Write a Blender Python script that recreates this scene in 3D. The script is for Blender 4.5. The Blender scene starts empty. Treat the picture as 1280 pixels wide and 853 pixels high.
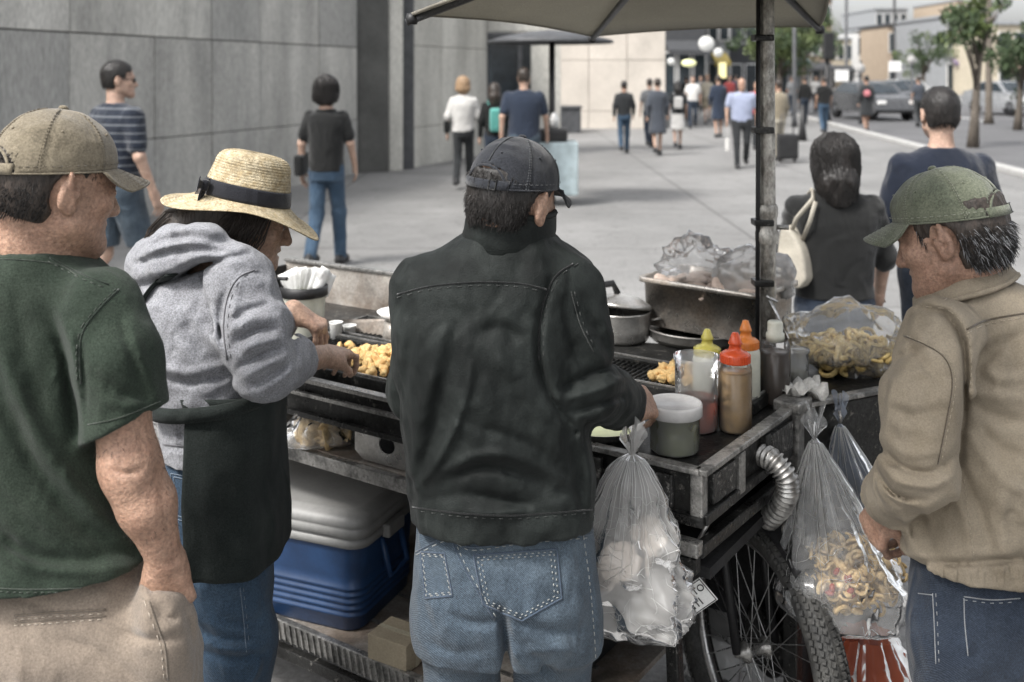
import bpy, bmesh, math, random
import numpy as np
from mathutils import Vector, Matrix
from mathutils.bvhtree import BVHTree

random.seed(7)
rng = np.random.default_rng(7)
S = bpy.context.scene
COL = S.collection
R = math.radians

# ------------------------------------------------------------------ camera
CH, FOC, YH, XC = 1.78, 1280.0, 92.0, 640.0      # lens height, focal length in photo pixels, horizon row, centre column
cd = bpy.data.cameras.new('camera')
cam = bpy.data.objects.new('camera', cd); COL.objects.link(cam)
cam.location = (0, 0, CH); cam.rotation_euler = (R(90), 0, 0)
cd.sensor_width = 36.0; cd.lens = 36.0
cd.shift_x = 0.0; cd.shift_y = -(426.5 - YH) / 1280.0
cd.clip_start = 0.05; cd.clip_end = 3000
cd.dof.use_dof = True; cd.dof.focus_distance = 2.1; cd.dof.aperture_fstop = 3.8
S.camera = cam

# ------------------------------------------------------------------ sky and sun (overcast)
SUN_EL, SUN_AZ = 52.0, 232.0      # degrees; azimuth clockwise from +Y
w = bpy.data.worlds.new('World'); S.world = w; w.use_nodes = True
nt = w.node_tree; nt.nodes.clear()
sky = nt.nodes.new('ShaderNodeTexSky'); sky.sky_type = 'NISHITA'; sky.sun_disc = False
sky.sun_elevation = R(SUN_EL); sky.sun_rotation = R(SUN_AZ)
sky.air_density = 1.0; sky.dust_density = 4.0; sky.ozone_density = 1.0
hsv = nt.nodes.new('ShaderNodeHueSaturation'); hsv.inputs['Saturation'].default_value = 0.16
bg = nt.nodes.new('ShaderNodeBackground'); bg.inputs['Strength'].default_value = 0.115
out = nt.nodes.new('ShaderNodeOutputWorld')
nt.links.new(sky.outputs[0], hsv.inputs['Color']); nt.links.new(hsv.outputs[0], bg.inputs['Color'])
nt.links.new(bg.outputs[0], out.inputs['Surface'])
ld = bpy.data.lights.new('sun', 'SUN'); ld.energy = 1.5; ld.angle = R(10); ld.color = (1.0, 0.965, 0.92)
sun = bpy.data.objects.new('sun', ld); COL.objects.link(sun)
_sd = Vector((math.sin(R(SUN_AZ)) * math.cos(R(SUN_EL)), math.cos(R(SUN_AZ)) * math.cos(R(SUN_EL)), math.sin(R(SUN_EL))))
sun.rotation_euler = _sd.to_track_quat('Z', 'Y').to_euler(); sun.location = (-6, -8, 14)
S.view_settings.view_transform = 'Standard'; S.view_settings.look = 'None'
S.view_settings.exposure = 1.45; S.view_settings.gamma = 1.0
S.render.engine = 'CYCLES'
S.cycles.use_denoising = True
S.cycles.max_bounces = 7; S.cycles.transparent_max_bounces = 24
S.cycles.diffuse_bounces = 3; S.cycles.glossy_bounces = 3; S.cycles.transmission_bounces = 5
S.cycles.caustics_reflective = False; S.cycles.caustics_refractive = False

# ------------------------------------------------------------------ small helpers
def P(px, py, D):
    """world point seen at photo pixel (px,py) when it is D metres away"""
    return np.array([(px - XC) * D / FOC, D, CH - (py - YH) * D / FOC])
def G(px, D):                      # ground point
    return np.array([(px - XC) * D / FOC, D, 0.0])
def V3(*a): return np.array(a, dtype=float)
def nrm(v): v = np.asarray(v, float); return v / (np.linalg.norm(v) + 1e-12)
def rotm(rx=0, ry=0, rz=0):        # degrees, columns = local axes in world
    return np.array((Matrix.Rotation(R(rz), 3, 'Z') @ Matrix.Rotation(R(ry), 3, 'Y') @ Matrix.Rotation(R(rx), 3, 'X')))
def tag(o, label=None, cat=None, group=None, kind=None):
    if label: o['label'] = label
    if cat: o['category'] = cat
    if group: o['group'] = group
    if kind: o['kind'] = kind
    return o
def empty(name, loc, label=None, cat=None, group=None):
    o = bpy.data.objects.new(name, None); COL.objects.link(o); o.location = tuple(loc); o.empty_display_size = .1
    return tag(o, label, cat, group)
def mw(o):
    m = Matrix.LocRotScale(o.location, o.rotation_euler, o.scale)
    return mw(o.parent) @ o.matrix_parent_inverse @ m if o.parent else m
def link(name, me, parent=None):
    """parts are modelled in world space and stay there when parented"""
    o = bpy.data.objects.new(name, me); COL.objects.link(o)
    if parent is not None:
        o.parent = parent; o.matrix_parent_inverse = mw(parent).inverted()
    return o
def copy_tree(o, parent=None):
    c = o.copy(); COL.objects.link(c); c.parent = parent
    for ch in list(o.children): copy_tree(ch, c)
    return c
def xf(p, Rm, c=(0, 0, 0)): return np.asarray(p) @ np.asarray(Rm).T + np.asarray(c)

# ------------------------------------------------------------------ materials
def mat(name, col, rough=.7, metal=0., var=.25, vs=6., fine=.2, fs=180., bump=.2, bs=220., spec=.4, dark=None, dsc=3., damt=.0,
        alpha=1., trans=0., sub=0., stretch=(1, 1, 1), sheen=0., coat=0., extra=None, wr=0., wrs=16., wrst=(1, 1, .55)):
    m = bpy.data.materials.new(name); m.use_nodes = True
    t = m.node_tree; b = t.nodes['Principled BSDF']; N = t.nodes.new; L = t.links.new
    tc = N('ShaderNodeTexCoord'); mp = N('ShaderNodeMapping'); mp.inputs['Scale'].default_value = stretch
    L(tc.outputs['Object'], mp.inputs[0])
    def noise(sc, det=4, ro=.6):
        n = N('ShaderNodeTexNoise'); n.inputs['Scale'].default_value = sc; n.inputs['Detail'].default_value = det
        n.inputs['Roughness'].default_value = ro; L(mp.outputs[0], n.inputs['Vector']); return n
    def ramp(src, lo, hi, a=.3, c=.7):
        r = N('ShaderNodeMapRange'); r.inputs['From Min'].default_value = a; r.inputs['From Max'].default_value = c
        r.inputs['To Min'].default_value = lo; r.inputs['To Max'].default_value = hi; L(src, r.inputs['Value']); return r.outputs[0]
    n1 = noise(vs); n2 = noise(fs, 3, .7)
    f1 = ramp(n1.outputs[0], 1 - var, 1 + var); f2 = ramp(n2.outputs[0], 1 - fine, 1 + fine)
    mu = N('ShaderNodeMath'); mu.operation = 'MULTIPLY'; L(f1, mu.inputs[0]); L(f2, mu.inputs[1])
    rgb = N('ShaderNodeRGB'); rgb.outputs[0].default_value = (*col, 1); src = rgb.outputs[0]
    if dark is not None:
        n3 = noise(dsc, 6, .65); mx = N('ShaderNodeMix'); mx.data_type = 'RGBA'
        L(ramp(n3.outputs[0], 0, damt, .42, .62), mx.inputs[0]); L(src, mx.inputs[6]); mx.inputs[7].default_value = (*dark, 1); src = mx.outputs[2]
    if extra: src = extra(t, N, L, mp, src, ramp, noise)
    vm = N('ShaderNodeVectorMath'); vm.operation = 'SCALE'; L(src, vm.inputs[0]); L(mu.outputs[0], vm.inputs['Scale'])
    L(vm.outputs[0], b.inputs['Base Color'])
    b.inputs['Roughness'].default_value = rough; b.inputs['Metallic'].default_value = metal
    b.inputs['Specular IOR Level'].default_value = spec
    if metal > .3 or coat: L(ramp(n1.outputs[0], max(.05, rough - .15), min(1, rough + .2)), b.inputs['Roughness'])
    if bump:
        n4 = noise(bs, 4, .65); bp = N('ShaderNodeBump'); bp.inputs['Strength'].default_value = bump; bp.inputs['Distance'].default_value = .004
        L(n4.outputs[0], bp.inputs['Height']); L(bp.outputs[0], b.inputs['Normal'])
        if wr:                                               # sharp little creases of worn cloth or crinkled film
            mp2 = N('ShaderNodeMapping'); mp2.inputs['Scale'].default_value = wrst; mp2.inputs['Rotation'].default_value = (.35, .3, .2); L(tc.outputs['Object'], mp2.inputs[0])
            n5 = N('ShaderNodeTexNoise'); n5.noise_type = 'RIDGED_MULTIFRACTAL'; n5.inputs['Scale'].default_value = wrs; n5.inputs['Detail'].default_value = 3; n5.inputs['Roughness'].default_value = .55; n5.inputs['Distortion'].default_value = .6
            L(mp2.outputs[0], n5.inputs['Vector']); b2 = N('ShaderNodeBump'); b2.inputs['Strength'].default_value = wr; b2.inputs['Distance'].default_value = .03
            L(n5.outputs[0], b2.inputs['Height']); L(bp.outputs[0], b2.inputs['Normal']); L(b2.outputs[0], b.inputs['Normal'])
    b.inputs['Alpha'].default_value = alpha; b.inputs['Transmission Weight'].default_value = trans
    if sub: b.inputs['Subsurface Weight'].default_value = sub; b.inputs['Subsurface Radius'].default_value = (.012, .005, .003)
    if sheen: b.inputs['Sheen Weight'].default_value = sheen; b.inputs['Sheen Roughness'].default_value = .5
    if coat: b.inputs['Coat Weight'].default_value = coat; b.inputs['Coat Roughness'].default_value = .12
    return m
def plastic_film(name, tint=(.85, .86, .86), milk=.25, rough=.18):
    """thin clear bag: mostly see-through, a little milky, shiny creases"""
    m = bpy.data.materials.new(name); m.use_nodes = True
    t = m.node_tree; t.nodes.clear(); N = t.nodes.new; L = t.links.new
    o = N('ShaderNodeOutputMaterial'); tr = N('ShaderNodeBsdfTransparent'); tr.inputs[0].default_value = (*[.92 + .08 * c for c in tint], 1)
    df = N('ShaderNodeBsdfDiffuse'); df.inputs[0].default_value = (*tint, 1)
    tl = N('ShaderNodeBsdfTranslucent'); tl.inputs[0].default_value = (*tint, 1)
    gl = N('ShaderNodeBsdfGlossy'); gl.inputs['Roughness'].default_value = rough; gl.inputs[0].default_value = (1, 1, 1, 1)
    tc = N('ShaderNodeTexCoord'); n = N('ShaderNodeTexNoise'); n.noise_type = 'RIDGED_MULTIFRACTAL'; n.inputs['Scale'].default_value = 22; n.inputs['Detail'].default_value = 4; n.inputs['Distortion'].default_value = .8
    L(tc.outputs['Object'], n.inputs['Vector'])
    bp = N('ShaderNodeBump'); bp.inputs['Strength'].default_value = .55; bp.inputs['Distance'].default_value = .012; L(n.outputs[0], bp.inputs['Height'])
    L(bp.outputs[0], gl.inputs['Normal']); L(bp.outputs[0], df.inputs['Normal'])
    ad = N('ShaderNodeMixShader'); ad.inputs[0].default_value = .5; L(df.outputs[0], ad.inputs[1]); L(tl.outputs[0], ad.inputs[2])
    m1 = N('ShaderNodeMixShader'); m1.inputs[0].default_value = milk; L(tr.outputs[0], m1.inputs[1]); L(ad.outputs[0], m1.inputs[2])
    fr = N('ShaderNodeFresnel'); fr.inputs['IOR'].default_value = 1.38; L(bp.outputs[0], fr.inputs['Normal'])
    m2 = N('ShaderNodeMixShader'); L(fr.outputs[0], m2.inputs[0]); L(m1.outputs[0], m2.inputs[1]); L(gl.outputs[0], m2.inputs[2])
    L(m2.outputs[0], o.inputs[0])
    return m
def emis(name, col, st=1.):
    m = bpy.data.materials.new(name); m.use_nodes = True; b = m.node_tree.nodes['Principled BSDF']
    b.inputs['Base Color'].default_value = (*col, 1); b.inputs['Emission Color'].default_value = (*col, 1); b.inputs['Emission Strength'].default_value = st
    return m

# ------------------------------------------------------------------ mesh collector
class MB:
    def __init__(s): s.v = []; s.f = []; s.mi = []; s.m = []; s.smooth = []
    def slot(s, m):
        if m not in s.m: s.m.append(m)
        return s.m.index(m)
    def add(s, v, f, m, smooth=True):
        o = len(s.v); s.v.extend([tuple(map(float, p)) for p in v]); k = s.slot(m)
        for q in f: s.f.append(tuple(int(i) + o for i in q)); s.mi.append(k); s.smooth.append(smooth)
    def box(s, c, h, m, Rm=None, bev=0.0):
        Rm = np.eye(3) if Rm is None else Rm
        h = np.asarray(h, float)
        if bev <= 0:
            v = [xf(np.array([x, y, z]) * h, Rm, c) for x in (-1, 1) for y in (-1, 1) for z in (-1, 1)]
            f = [(0, 1, 3, 2), (4, 6, 7, 5), (0, 4, 5, 1), (2, 3, 7, 6), (0, 2, 6, 4), (1, 5, 7, 3)]
            return s.add(v, f, m, False)
        bm = bmesh.new(); bmesh.ops.create_cube(bm, size=2)
        for q in bm.verts: q.co = Vector(tuple(np.array(q.co) * h))
        bmesh.ops.bevel(bm, geom=list(bm.edges), offset=min(bev, h.min() * .95), segments=2, profile=.6, affect='EDGES')
        bm.verts.index_update(); v = [xf(np.array(q.co), Rm, c) for q in bm.verts]; f = [[q.index for q in fc.verts] for fc in bm.faces]
        bm.free(); s.add(v, f, m, False)
    def beam(s, a, b, w, h, m, up=(0, 0, 1), bev=0.):
        a = np.asarray(a, float); b = np.asarray(b, float); d = nrm(b - a); x = nrm(np.cross(d, up)); z = np.cross(x, d)
        s.box((a + b) / 2, (w / 2, np.linalg.norm(b - a) / 2, h / 2), m, np.stack([x, d, z], 1), bev)
    def tube(s, pts, r, m, n=8, closed=False, caps=True, flat=1.0):
        pts = np.asarray(pts, float); k = len(pts); rr = np.full(k, r) if np.isscalar(r) else np.asarray(r, float)
        tan = np.gradient(pts, axis=0)
        if closed: tan = np.roll(pts, -1, 0) - np.roll(pts, 1, 0)
        ref = np.array([0, 0, 1.]) if abs(nrm(tan[0])[2]) < .9 else np.array([1., 0, 0])
        nx = nrm(np.cross(tan[0], ref)); v = []
        for i in range(k):
            t = nrm(tan[i]); nx = nrm(nx - t * nx.dot(t)); ny = np.cross(t, nx)
            for j in range(n):
                a = 2 * math.pi * j / n; v.append(pts[i] + rr[i] * (math.cos(a) * nx + flat * math.sin(a) * ny))
        f = []
        for i in range(k if closed else k - 1):
            for j in range(n):
                i2 = (i + 1) % k; f.append((i * n + j, i * n + (j + 1) % n, i2 * n + (j + 1) % n, i2 * n + j))
        if caps and not closed: f.append(tuple(range(n))[::-1]); f.append(tuple((k - 1) * n + j for j in range(n)))
        s.add(v, f, m)
    def lathe(s, prof, c, m, Rm=None, n=32, capb=True, capt=True, smooth=True, wob=None):
        Rm = np.eye(3) if Rm is None else Rm; v = []
        for i, (r, z) in enumerate(prof):
            for j in range(n):
                a = 2 * math.pi * j / n; q = np.array([r * math.cos(a), r * math.sin(a), z])
                if wob: q = wob(q, a, i)
                v.append(xf(q, Rm, c))
        f = [(i * n + j, i * n + (j + 1) % n, (i + 1) * n + (j + 1) % n, (i + 1) * n + j) for i in range(len(prof) - 1) for j in range(n)]
        if capb: f.append(tuple(range(n))[::-1])
        if capt: f.append(tuple((len(prof) - 1) * n + j for j in range(n)))
        s.add(v, f, m, smooth)
    def grid(s, pts, m, smooth=True, close_u=False):      # pts[nu][nv]
        pts = np.asarray(pts, float); nu, nv = pts.shape[:2]; f = []
        for i in range(nu if close_u else nu - 1):
            for j in range(nv - 1):
                i2 = (i + 1) % nu; f.append((i * nv + j, i2 * nv + j, i2 * nv + j + 1, i * nv + j + 1))
        s.add(pts.reshape(-1, 3), f, m, smooth)
    def prism(s, poly, z0, z1, m, Rm=None, c=(0, 0, 0)):   # convex-ish 2D polygon extruded in local z
        Rm = np.eye(3) if Rm is None else Rm; n = len(poly)
        v = [xf((x, y, z0), Rm, c) for x, y in poly] + [xf((x, y, z1), Rm, c) for x, y in poly]
        f = [tuple(range(n))[::-1], tuple(range(n, 2 * n))] + [(i, (i + 1) % n, n + (i + 1) % n, n + i) for i in range(n)]
        s.add(v, f, m, False)
    def lump(s, c, r, m, seed=0, amp=.25, sub=2, Rm=None, freq=2.2):
        v, f = ICO[sub]; q = np.array(v)
        d = 1 + amp * (fbm(q * freq + seed * 7.3, 2) - .5) * 2
        s.add(xf(q * d[:, None] * np.asarray(r), np.eye(3) if Rm is None else Rm, c), f, m)
    def build(s, name, parent=None, solid=0., sub=0, auto=None, origin=None):
        me = bpy.data.meshes.new(name); vv = np.array(s.v)
        if origin is not None: vv = vv - np.asarray(origin)
        me.from_pydata([tuple(p) for p in vv], [], s.f); me.update()
        for m in s.m: me.materials.append(m)
        me.polygons.foreach_set('material_index', s.mi); me.polygons.foreach_set('use_smooth', s.smooth)
        me.validate(); o = link(name, me, parent)
        if origin is not None: o.location = tuple(origin)
        if solid:
            md = o.modifiers.new('solid', 'SOLIDIFY'); md.thickness = solid; md.offset = 0
        if sub:
            md = o.modifiers.new('sub', 'SUBSURF'); md.levels = md.render_levels = sub
        return o
def _ico(n):
    bm = bmesh.new(); bmesh.ops.create_icosphere(bm, subdivisions=n, radius=1); bm.verts.index_update()
    r = ([tuple(v.co) for v in bm.verts], [[v.index for v in f.verts] for f in bm.faces]); bm.free(); return r
ICO = {n: _ico(n) for n in (1, 2, 3, 4)}

# ------------------------------------------------------------------ noise
def _h(ix, iy, iz, seed):
    h = (ix * 73856093) ^ (iy * 19349663) ^ (iz * 83492791) ^ (seed * 2654435 + 12345)
    h = (h ^ (h >> 13)) * 1274126177; h = h ^ (h >> 16)
    return (h & 0xffff).astype(np.float32) / 65535.0
def vnoise(p, seed=0):
    i = np.floor(p).astype(np.int64); f = (p - i).astype(np.float32); u = f * f * (3 - 2 * f)
    x, y, z = i[:, 0], i[:, 1], i[:, 2]; r = 0
    for dx in (0, 1):
        wx = u[:, 0] if dx else 1 - u[:, 0]
        for dy in (0, 1):
            wy = u[:, 1] if dy else 1 - u[:, 1]
            for dz in (0, 1):
                wz = u[:, 2] if dz else 1 - u[:, 2]
                r = r + wx * wy * wz * _h(x + dx, y + dy, z + dz, seed)
    return r
def fbm(p, o=3, seed=0):
    r = 0; a = .5; p = np.asarray(p, np.float64)
    for k in range(o): r = r + a * vnoise(p * 2 ** k + 17.1 * k, seed + k); a *= .5
    return r / (1 - .5 ** o)

# ------------------------------------------------------------------ solid modelling by distance field + surface nets
def smin(a, b, k):
    h = np.maximum(k - np.abs(a - b), 0) / k; return np.minimum(a, b) - h * h * k * .25
class Field:
    def __init__(s): s.ops = []; s.lo = np.full(3, 9e9); s.hi = -s.lo.copy()
    def _b(s, lo, hi):
        s.lo = np.minimum(s.lo, lo); s.hi = np.maximum(s.hi, hi)
    def op(s, fn, lo, hi, k=.01, mode='u'):
        lo = np.asarray(lo, float); hi = np.asarray(hi, float)
        if mode == 'u': s._b(lo, hi)
        s.ops.append((fn, lo, hi, k, mode)); return s
    def cap(s, a, b, ra, rb=None, k=.02, mode='u'):
        a = np.asarray(a, float); b = np.asarray(b, float); rb = ra if rb is None else rb; d = b - a; L2 = d.dot(d) + 1e-12
        def fn(p):
            q = p - a; t = np.clip(q @ d / L2, 0, 1); return np.sqrt(((q - t[:, None] * d) ** 2).sum(1)) - (ra + (rb - ra) * t)
        m = max(ra, rb); return s.op(fn, np.minimum(a, b) - m, np.maximum(a, b) + m, k, mode)
    def chain(s, pts, rs, k=.02, mode='u'):
        for i in range(len(pts) - 1): s.cap(pts[i], pts[i + 1], rs[i], rs[i + 1], k, mode)
        return s
    def ell(s, c, r, Rm=None, k=.02, mode='u'):
        c = np.asarray(c, float); r = np.asarray(r, float); Rm = np.eye(3) if Rm is None else np.asarray(Rm)
        def fn(p):
            q = (p - c) @ Rm; k0 = np.sqrt(((q / r) ** 2).sum(1)); k1 = np.sqrt(((q / (r * r)) ** 2).sum(1)); return k0 * (k0 - 1) / (k1 + 1e-9)
        m = np.abs(Rm * r).sum(1); return s.op(fn, c - m, c + m, k, mode)
    def box(s, c, h, Rm=None, rd=.01, k=.02, mode='u'):
        c = np.asarray(c, float); h = np.asarray(h, float); Rm = np.eye(3) if Rm is None else np.asarray(Rm)
        def fn(p):
            q = np.abs((p - c) @ Rm) - (h - rd); return np.sqrt((np.maximum(q, 0) ** 2).sum(1)) + np.minimum(q.max(1), 0) - rd
        m = np.abs(Rm * h).sum(1); return s.op(fn, c - m, c + m, k, mode)
    def loft(s, rows, k=.02, n=2.3, mode='u', capr=.0, Rm=None, c=None):
        """rows: (z, cx, cy, rx, ry); optional frame"""
        rows = np.array(sorted(rows), float); z0, z1 = rows[0, 0], rows[-1, 0]
        zz = np.linspace(z0, z1, 90); A = np.stack([np.interp(zz, rows[:, 0], rows[:, i]) for i in range(1, 5)], 1)
        ker = np.hanning(11); ker /= ker.sum(); pad = np.concatenate([np.repeat(A[:1], 5, 0), A, np.repeat(A[-1:], 5, 0)])
        A2 = np.stack([np.convolve(pad[:, i], ker, 'valid') for i in range(4)], 1); A2[0] = A[0]; A2[-1] = A[-1]
        Rl = np.eye(3) if Rm is None else np.asarray(Rm); cl = np.zeros(3) if c is None else np.asarray(c)
        def fn(p):
            q = (p - cl) @ Rl; z = np.clip(q[:, 2], z0, z1)
            cx, cy, rx, ry = [np.interp(z, zz, A2[:, i]) for i in range(4)]
            ox = q[:, 0] - cx; oy = q[:, 1] - cy; kk = ((np.abs(ox) / rx) ** n + (np.abs(oy) / ry) ** n) ** (1 / n) + 1e-6
            d = (1 - 1 / kk) * np.sqrt(ox * ox + oy * oy) ; d = np.where(kk < .3, -np.minimum(rx, ry) * .7, d)
            e = np.maximum(q[:, 2] - z1, z0 - q[:, 2])
            return np.where((e > 0) & (d > 0), np.sqrt(e * e + d * d), np.maximum(d, e))
        cs = []
        for r0 in rows:
            for sx in (-1, 1):
                for sy in (-1, 1): cs.append(xf((r0[1] + sx * r0[3], r0[2] + sy * r0[4], r0[0]), Rl, cl))
        cs = np.array(cs); return s.op(fn, cs.min(0), cs.max(0), k, mode)
    def part(s, f, k=.02): return s.op(lambda p: f.ev(p, 9.), f.lo, f.hi, k)
    def half(s, c, n, k=.004):        # keep the side n points away from
        c = np.asarray(c, float); n = nrm(n)
        return s.op(lambda p: (p - c) @ n, (-99,) * 3, (99,) * 3, k, 'i')
    def disp(s, fn, lo=(-99,) * 3, hi=(99,) * 3): return s.op(fn, lo, hi, 0, 'd')
    def ev(s, p, mg):
        d = np.full(len(p), 1.0); n = len(p)
        for fn, lo, hi, k, mode in s.ops:
            if lo[0] < -90: idx = slice(None); q = p
            else:
                idx = np.nonzero(((p > lo - mg - k) & (p < hi + mg + k)).all(1))[0]
                if not len(idx): continue
                q = p[idx]
            if mode == 'd':
                near = np.abs(d[idx]) < mg * 1.5
                ii = np.nonzero(near)[0] if isinstance(idx, slice) else idx[near]
                if len(ii): d[ii] += fn(p[ii])
                continue
            e = fn(q)
            if mode == 'u': d[idx] = smin(d[idx], e, max(k, 1e-5))
            elif mode == 's': d[idx] = -smin(-d[idx], e, max(k, 1e-5))
            else: d[idx] = -smin(-d[idx], -e, max(k, 1e-5))
        return d
    def mesh(s, h, lo=None, hi=None, B=6, smooth=1):
        lo = (s.lo if lo is None else np.asarray(lo)) - 3.5 * h; hi = (s.hi if hi is None else np.asarray(hi)) + 3.5 * h
        nb = np.ceil((hi - lo) / (h * B)).astype(int) + 1; c = h * B
        bi = np.stack(np.meshgrid(*[np.arange(k) for k in nb], indexing='ij'), -1).reshape(-1, 3)
        cen = lo + (bi + .5) * c - .5 * h
        dc = s.ev(cen, 2.2 * c)
        sel = np.abs(dc) < 1.35 * c + .006
        full = np.repeat(np.repeat(np.repeat(dc.reshape(nb), B, 0), B, 1), B, 2).astype(np.float32)
        off = np.stack(np.meshgrid(*[np.arange(B)] * 3, indexing='ij'), -1).reshape(-1, 3)
        ii = (bi[sel][:, None, :] * B + off[None]).reshape(-1, 3)
        pts = lo + ii * h; val = np.empty(len(pts), np.float32)
        for a in range(0, len(pts), 400000): val[a:a + 400000] = s.ev(pts[a:a + 400000], .03)
        full[ii[:, 0], ii[:, 1], ii[:, 2]] = val
        return surfnet(full, lo, h, smooth)
def surfnet(d, lo, h, smooth=1):
    sg = d < 0; nx, ny, nz = d.shape
    cnt = np.zeros((nx - 1, ny - 1, nz - 1), np.uint8)
    for a in (0, 1):
        for b in (0, 1):
            for c in (0, 1): cnt += sg[a:nx - 1 + a, b:ny - 1 + b, c:nz - 1 + c]
    act = (cnt > 0) & (cnt < 8); ijk = np.argwhere(act); ids = np.full(act.shape, -1, np.int32); ids[act] = np.arange(len(ijk))
    cor = np.array([(a, b, c) for a in (0, 1) for b in (0, 1) for c in (0, 1)])
    val = np.stack([d[ijk[:, 0] + a, ijk[:, 1] + b, ijk[:, 2] + c] for a, b, c in cor], 1)
    acc = np.zeros((len(ijk), 3)); num = np.zeros(len(ijk))
    for i in range(8):
        for j in range(i + 1, 8):
            if np.abs(cor[i] - cor[j]).sum() != 1: continue
            vi, vj = val[:, i], val[:, j]; m = (vi < 0) != (vj < 0)
            t = np.where(m, vi / np.where(m, vi - vj, 1), 0)
            acc += m[:, None] * (cor[i] + t[:, None] * (cor[j] - cor[i])); num += m
    v = lo + (ijk + acc / np.maximum(num, 1)[:, None]) * h
    faces = []
    for ax in range(3):
        o1, o2 = [(1, 2), (2, 0), (0, 1)][ax]
        sl0 = [slice(None)] * 3; sl1 = [slice(None)] * 3; sl0[ax] = slice(0, -1); sl1[ax] = slice(1, None)
        A = sg[tuple(sl0)]; Bq = sg[tuple(sl1)]; e = np.argwhere(A != Bq)
        e = e[(e[:, o1] > 0) & (e[:, o2] > 0) & (e[:, o1] < d.shape[o1] - 1) & (e[:, o2] < d.shape[o2] - 1)]
        fl = A[e[:, 0], e[:, 1], e[:, 2]]
        def g(a, b):
            q = e.copy(); q[:, o1] -= a; q[:, o2] -= b; return ids[q[:, 0], q[:, 1], q[:, 2]]
        q = np.stack([g(1, 1), g(0, 1), g(0, 0), g(1, 0)], 1); q[~fl] = q[~fl][:, ::-1]; faces.append(q)
    f = np.concatenate(faces); f = f[(f >= 0).all(1)]
    for _ in range(smooth):
        s_ = np.zeros_like(v); n_ = np.zeros(len(v))
        for a in range(4):
            b = (a + 1) % 4
            np.add.at(s_, f[:, a], v[f[:, b]]); np.add.at(s_, f[:, b], v[f[:, a]]); np.add.at(n_, f[:, a], 1); np.add.at(n_, f[:, b], 1)
        v = v * .5 + .5 * s_ / np.maximum(n_, 1)[:, None]
    return v, f
def mesh_obj(name, vf, m, parent=None, extra=None):
    v, f = vf; me = bpy.data.meshes.new(name); n = len(f)
    me.vertices.add(len(v)); me.vertices.foreach_set('co', np.asarray(v, np.float32).ravel())
    me.loops.add(n * 4); me.loops.foreach_set('vertex_index', np.asarray(f, np.int32).ravel())
    me.polygons.add(n); me.polygons.foreach_set('loop_start', np.arange(0, n * 4, 4, dtype=np.int32))
    me.polygons.foreach_set('use_smooth', np.ones(n, bool))
    me.materials.append(m); me.update(calc_edges=True); me.validate()
    if extra is not None and extra.v:                       # seams and stitches laid on the same part
        bm = bmesh.new(); bm.from_mesh(me)
        for mm in extra.m: me.materials.append(mm)
        vs = [bm.verts.new(p) for p in extra.v]
        for q, k, sm in zip(extra.f, extra.mi, extra.smooth):
            try: fc = bm.faces.new([vs[i] for i in q]); fc.material_index = k + 1; fc.smooth = sm
            except ValueError: pass
        bm.to_mesh(me); bm.free()
    return link(name, me, parent)
def bvh(vf): return BVHTree.FromPolygons([tuple(p) for p in vf[0]], [tuple(map(int, q)) for q in vf[1]])
def cast(T, px, py):
    o = Vector((0, 0, CH)); d = Vector(tuple(P(px, py, 1.0))) - o; d.normalize()
    h = T.ray_cast(o, d); return h
def drape(T, poly, step=4., lift=.0015, closed=False):
    """points lying on a garment along a pixel polyline"""
    pl = [np.array(q, float) for q in poly]
    if closed: pl.append(pl[0])
    res = []
    for a, b in zip(pl[:-1], pl[1:]):
        n = max(1, int(np.linalg.norm(b - a) / step))
        for i in range(n):
            q = a + (b - a) * i / n; h = cast(T, *q)
            if h[0] is not None: res.append(np.array(h[0]) + lift * np.array(h[1]))
    h = cast(T, *pl[-1])
    if h[0] is not None: res.append(np.array(h[0]) + lift * np.array(h[1]))
    return np.array(res)
def smoothline(poly, n=8):
    """Catmull-Rom through pixel points"""
    p = np.array(poly, float); p = np.concatenate([2 * p[:1] - p[1:2], p, 2 * p[-1:] - p[-2:-1]]); r = []
    for i in range(1, len(p) - 2):
        for t in np.linspace(0, 1, n, endpoint=False):
            a, b, c, d = p[i - 1:i + 3]
            r.append(.5 * ((2 * b) + (-a + c) * t + (2 * a - 5 * b + 4 * c - d) * t * t + (-a + 3 * b - 3 * c + d) * t ** 3))
    r.append(p[-2]); return np.array(r)
def seam(mb, T, poly, m, r=.0016, stitch=None, off=(5, 0), dash=5):
    pl = smoothline(poly); q = drape(T, pl, 3., .0006)
    if len(q) > 2 and np.linalg.norm(np.diff(q, axis=0), axis=1).max() < .06: mb.tube(q, r, m, 5)
    if stitch is not None:
        q = drape(T, pl + np.array(off), 2.0, .0008)
        for i in range(0, len(q) - 3, dash):
            if np.linalg.norm(q[i + 2] - q[i]) < .03: mb.tube(q[i:i + 3], .0009, stitch, 4)
def px_of(p):
    return np.stack([XC + FOC * p[:, 0] / p[:, 1], YH + FOC * (CH - p[:, 2]) / p[:, 1]], 1)
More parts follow.
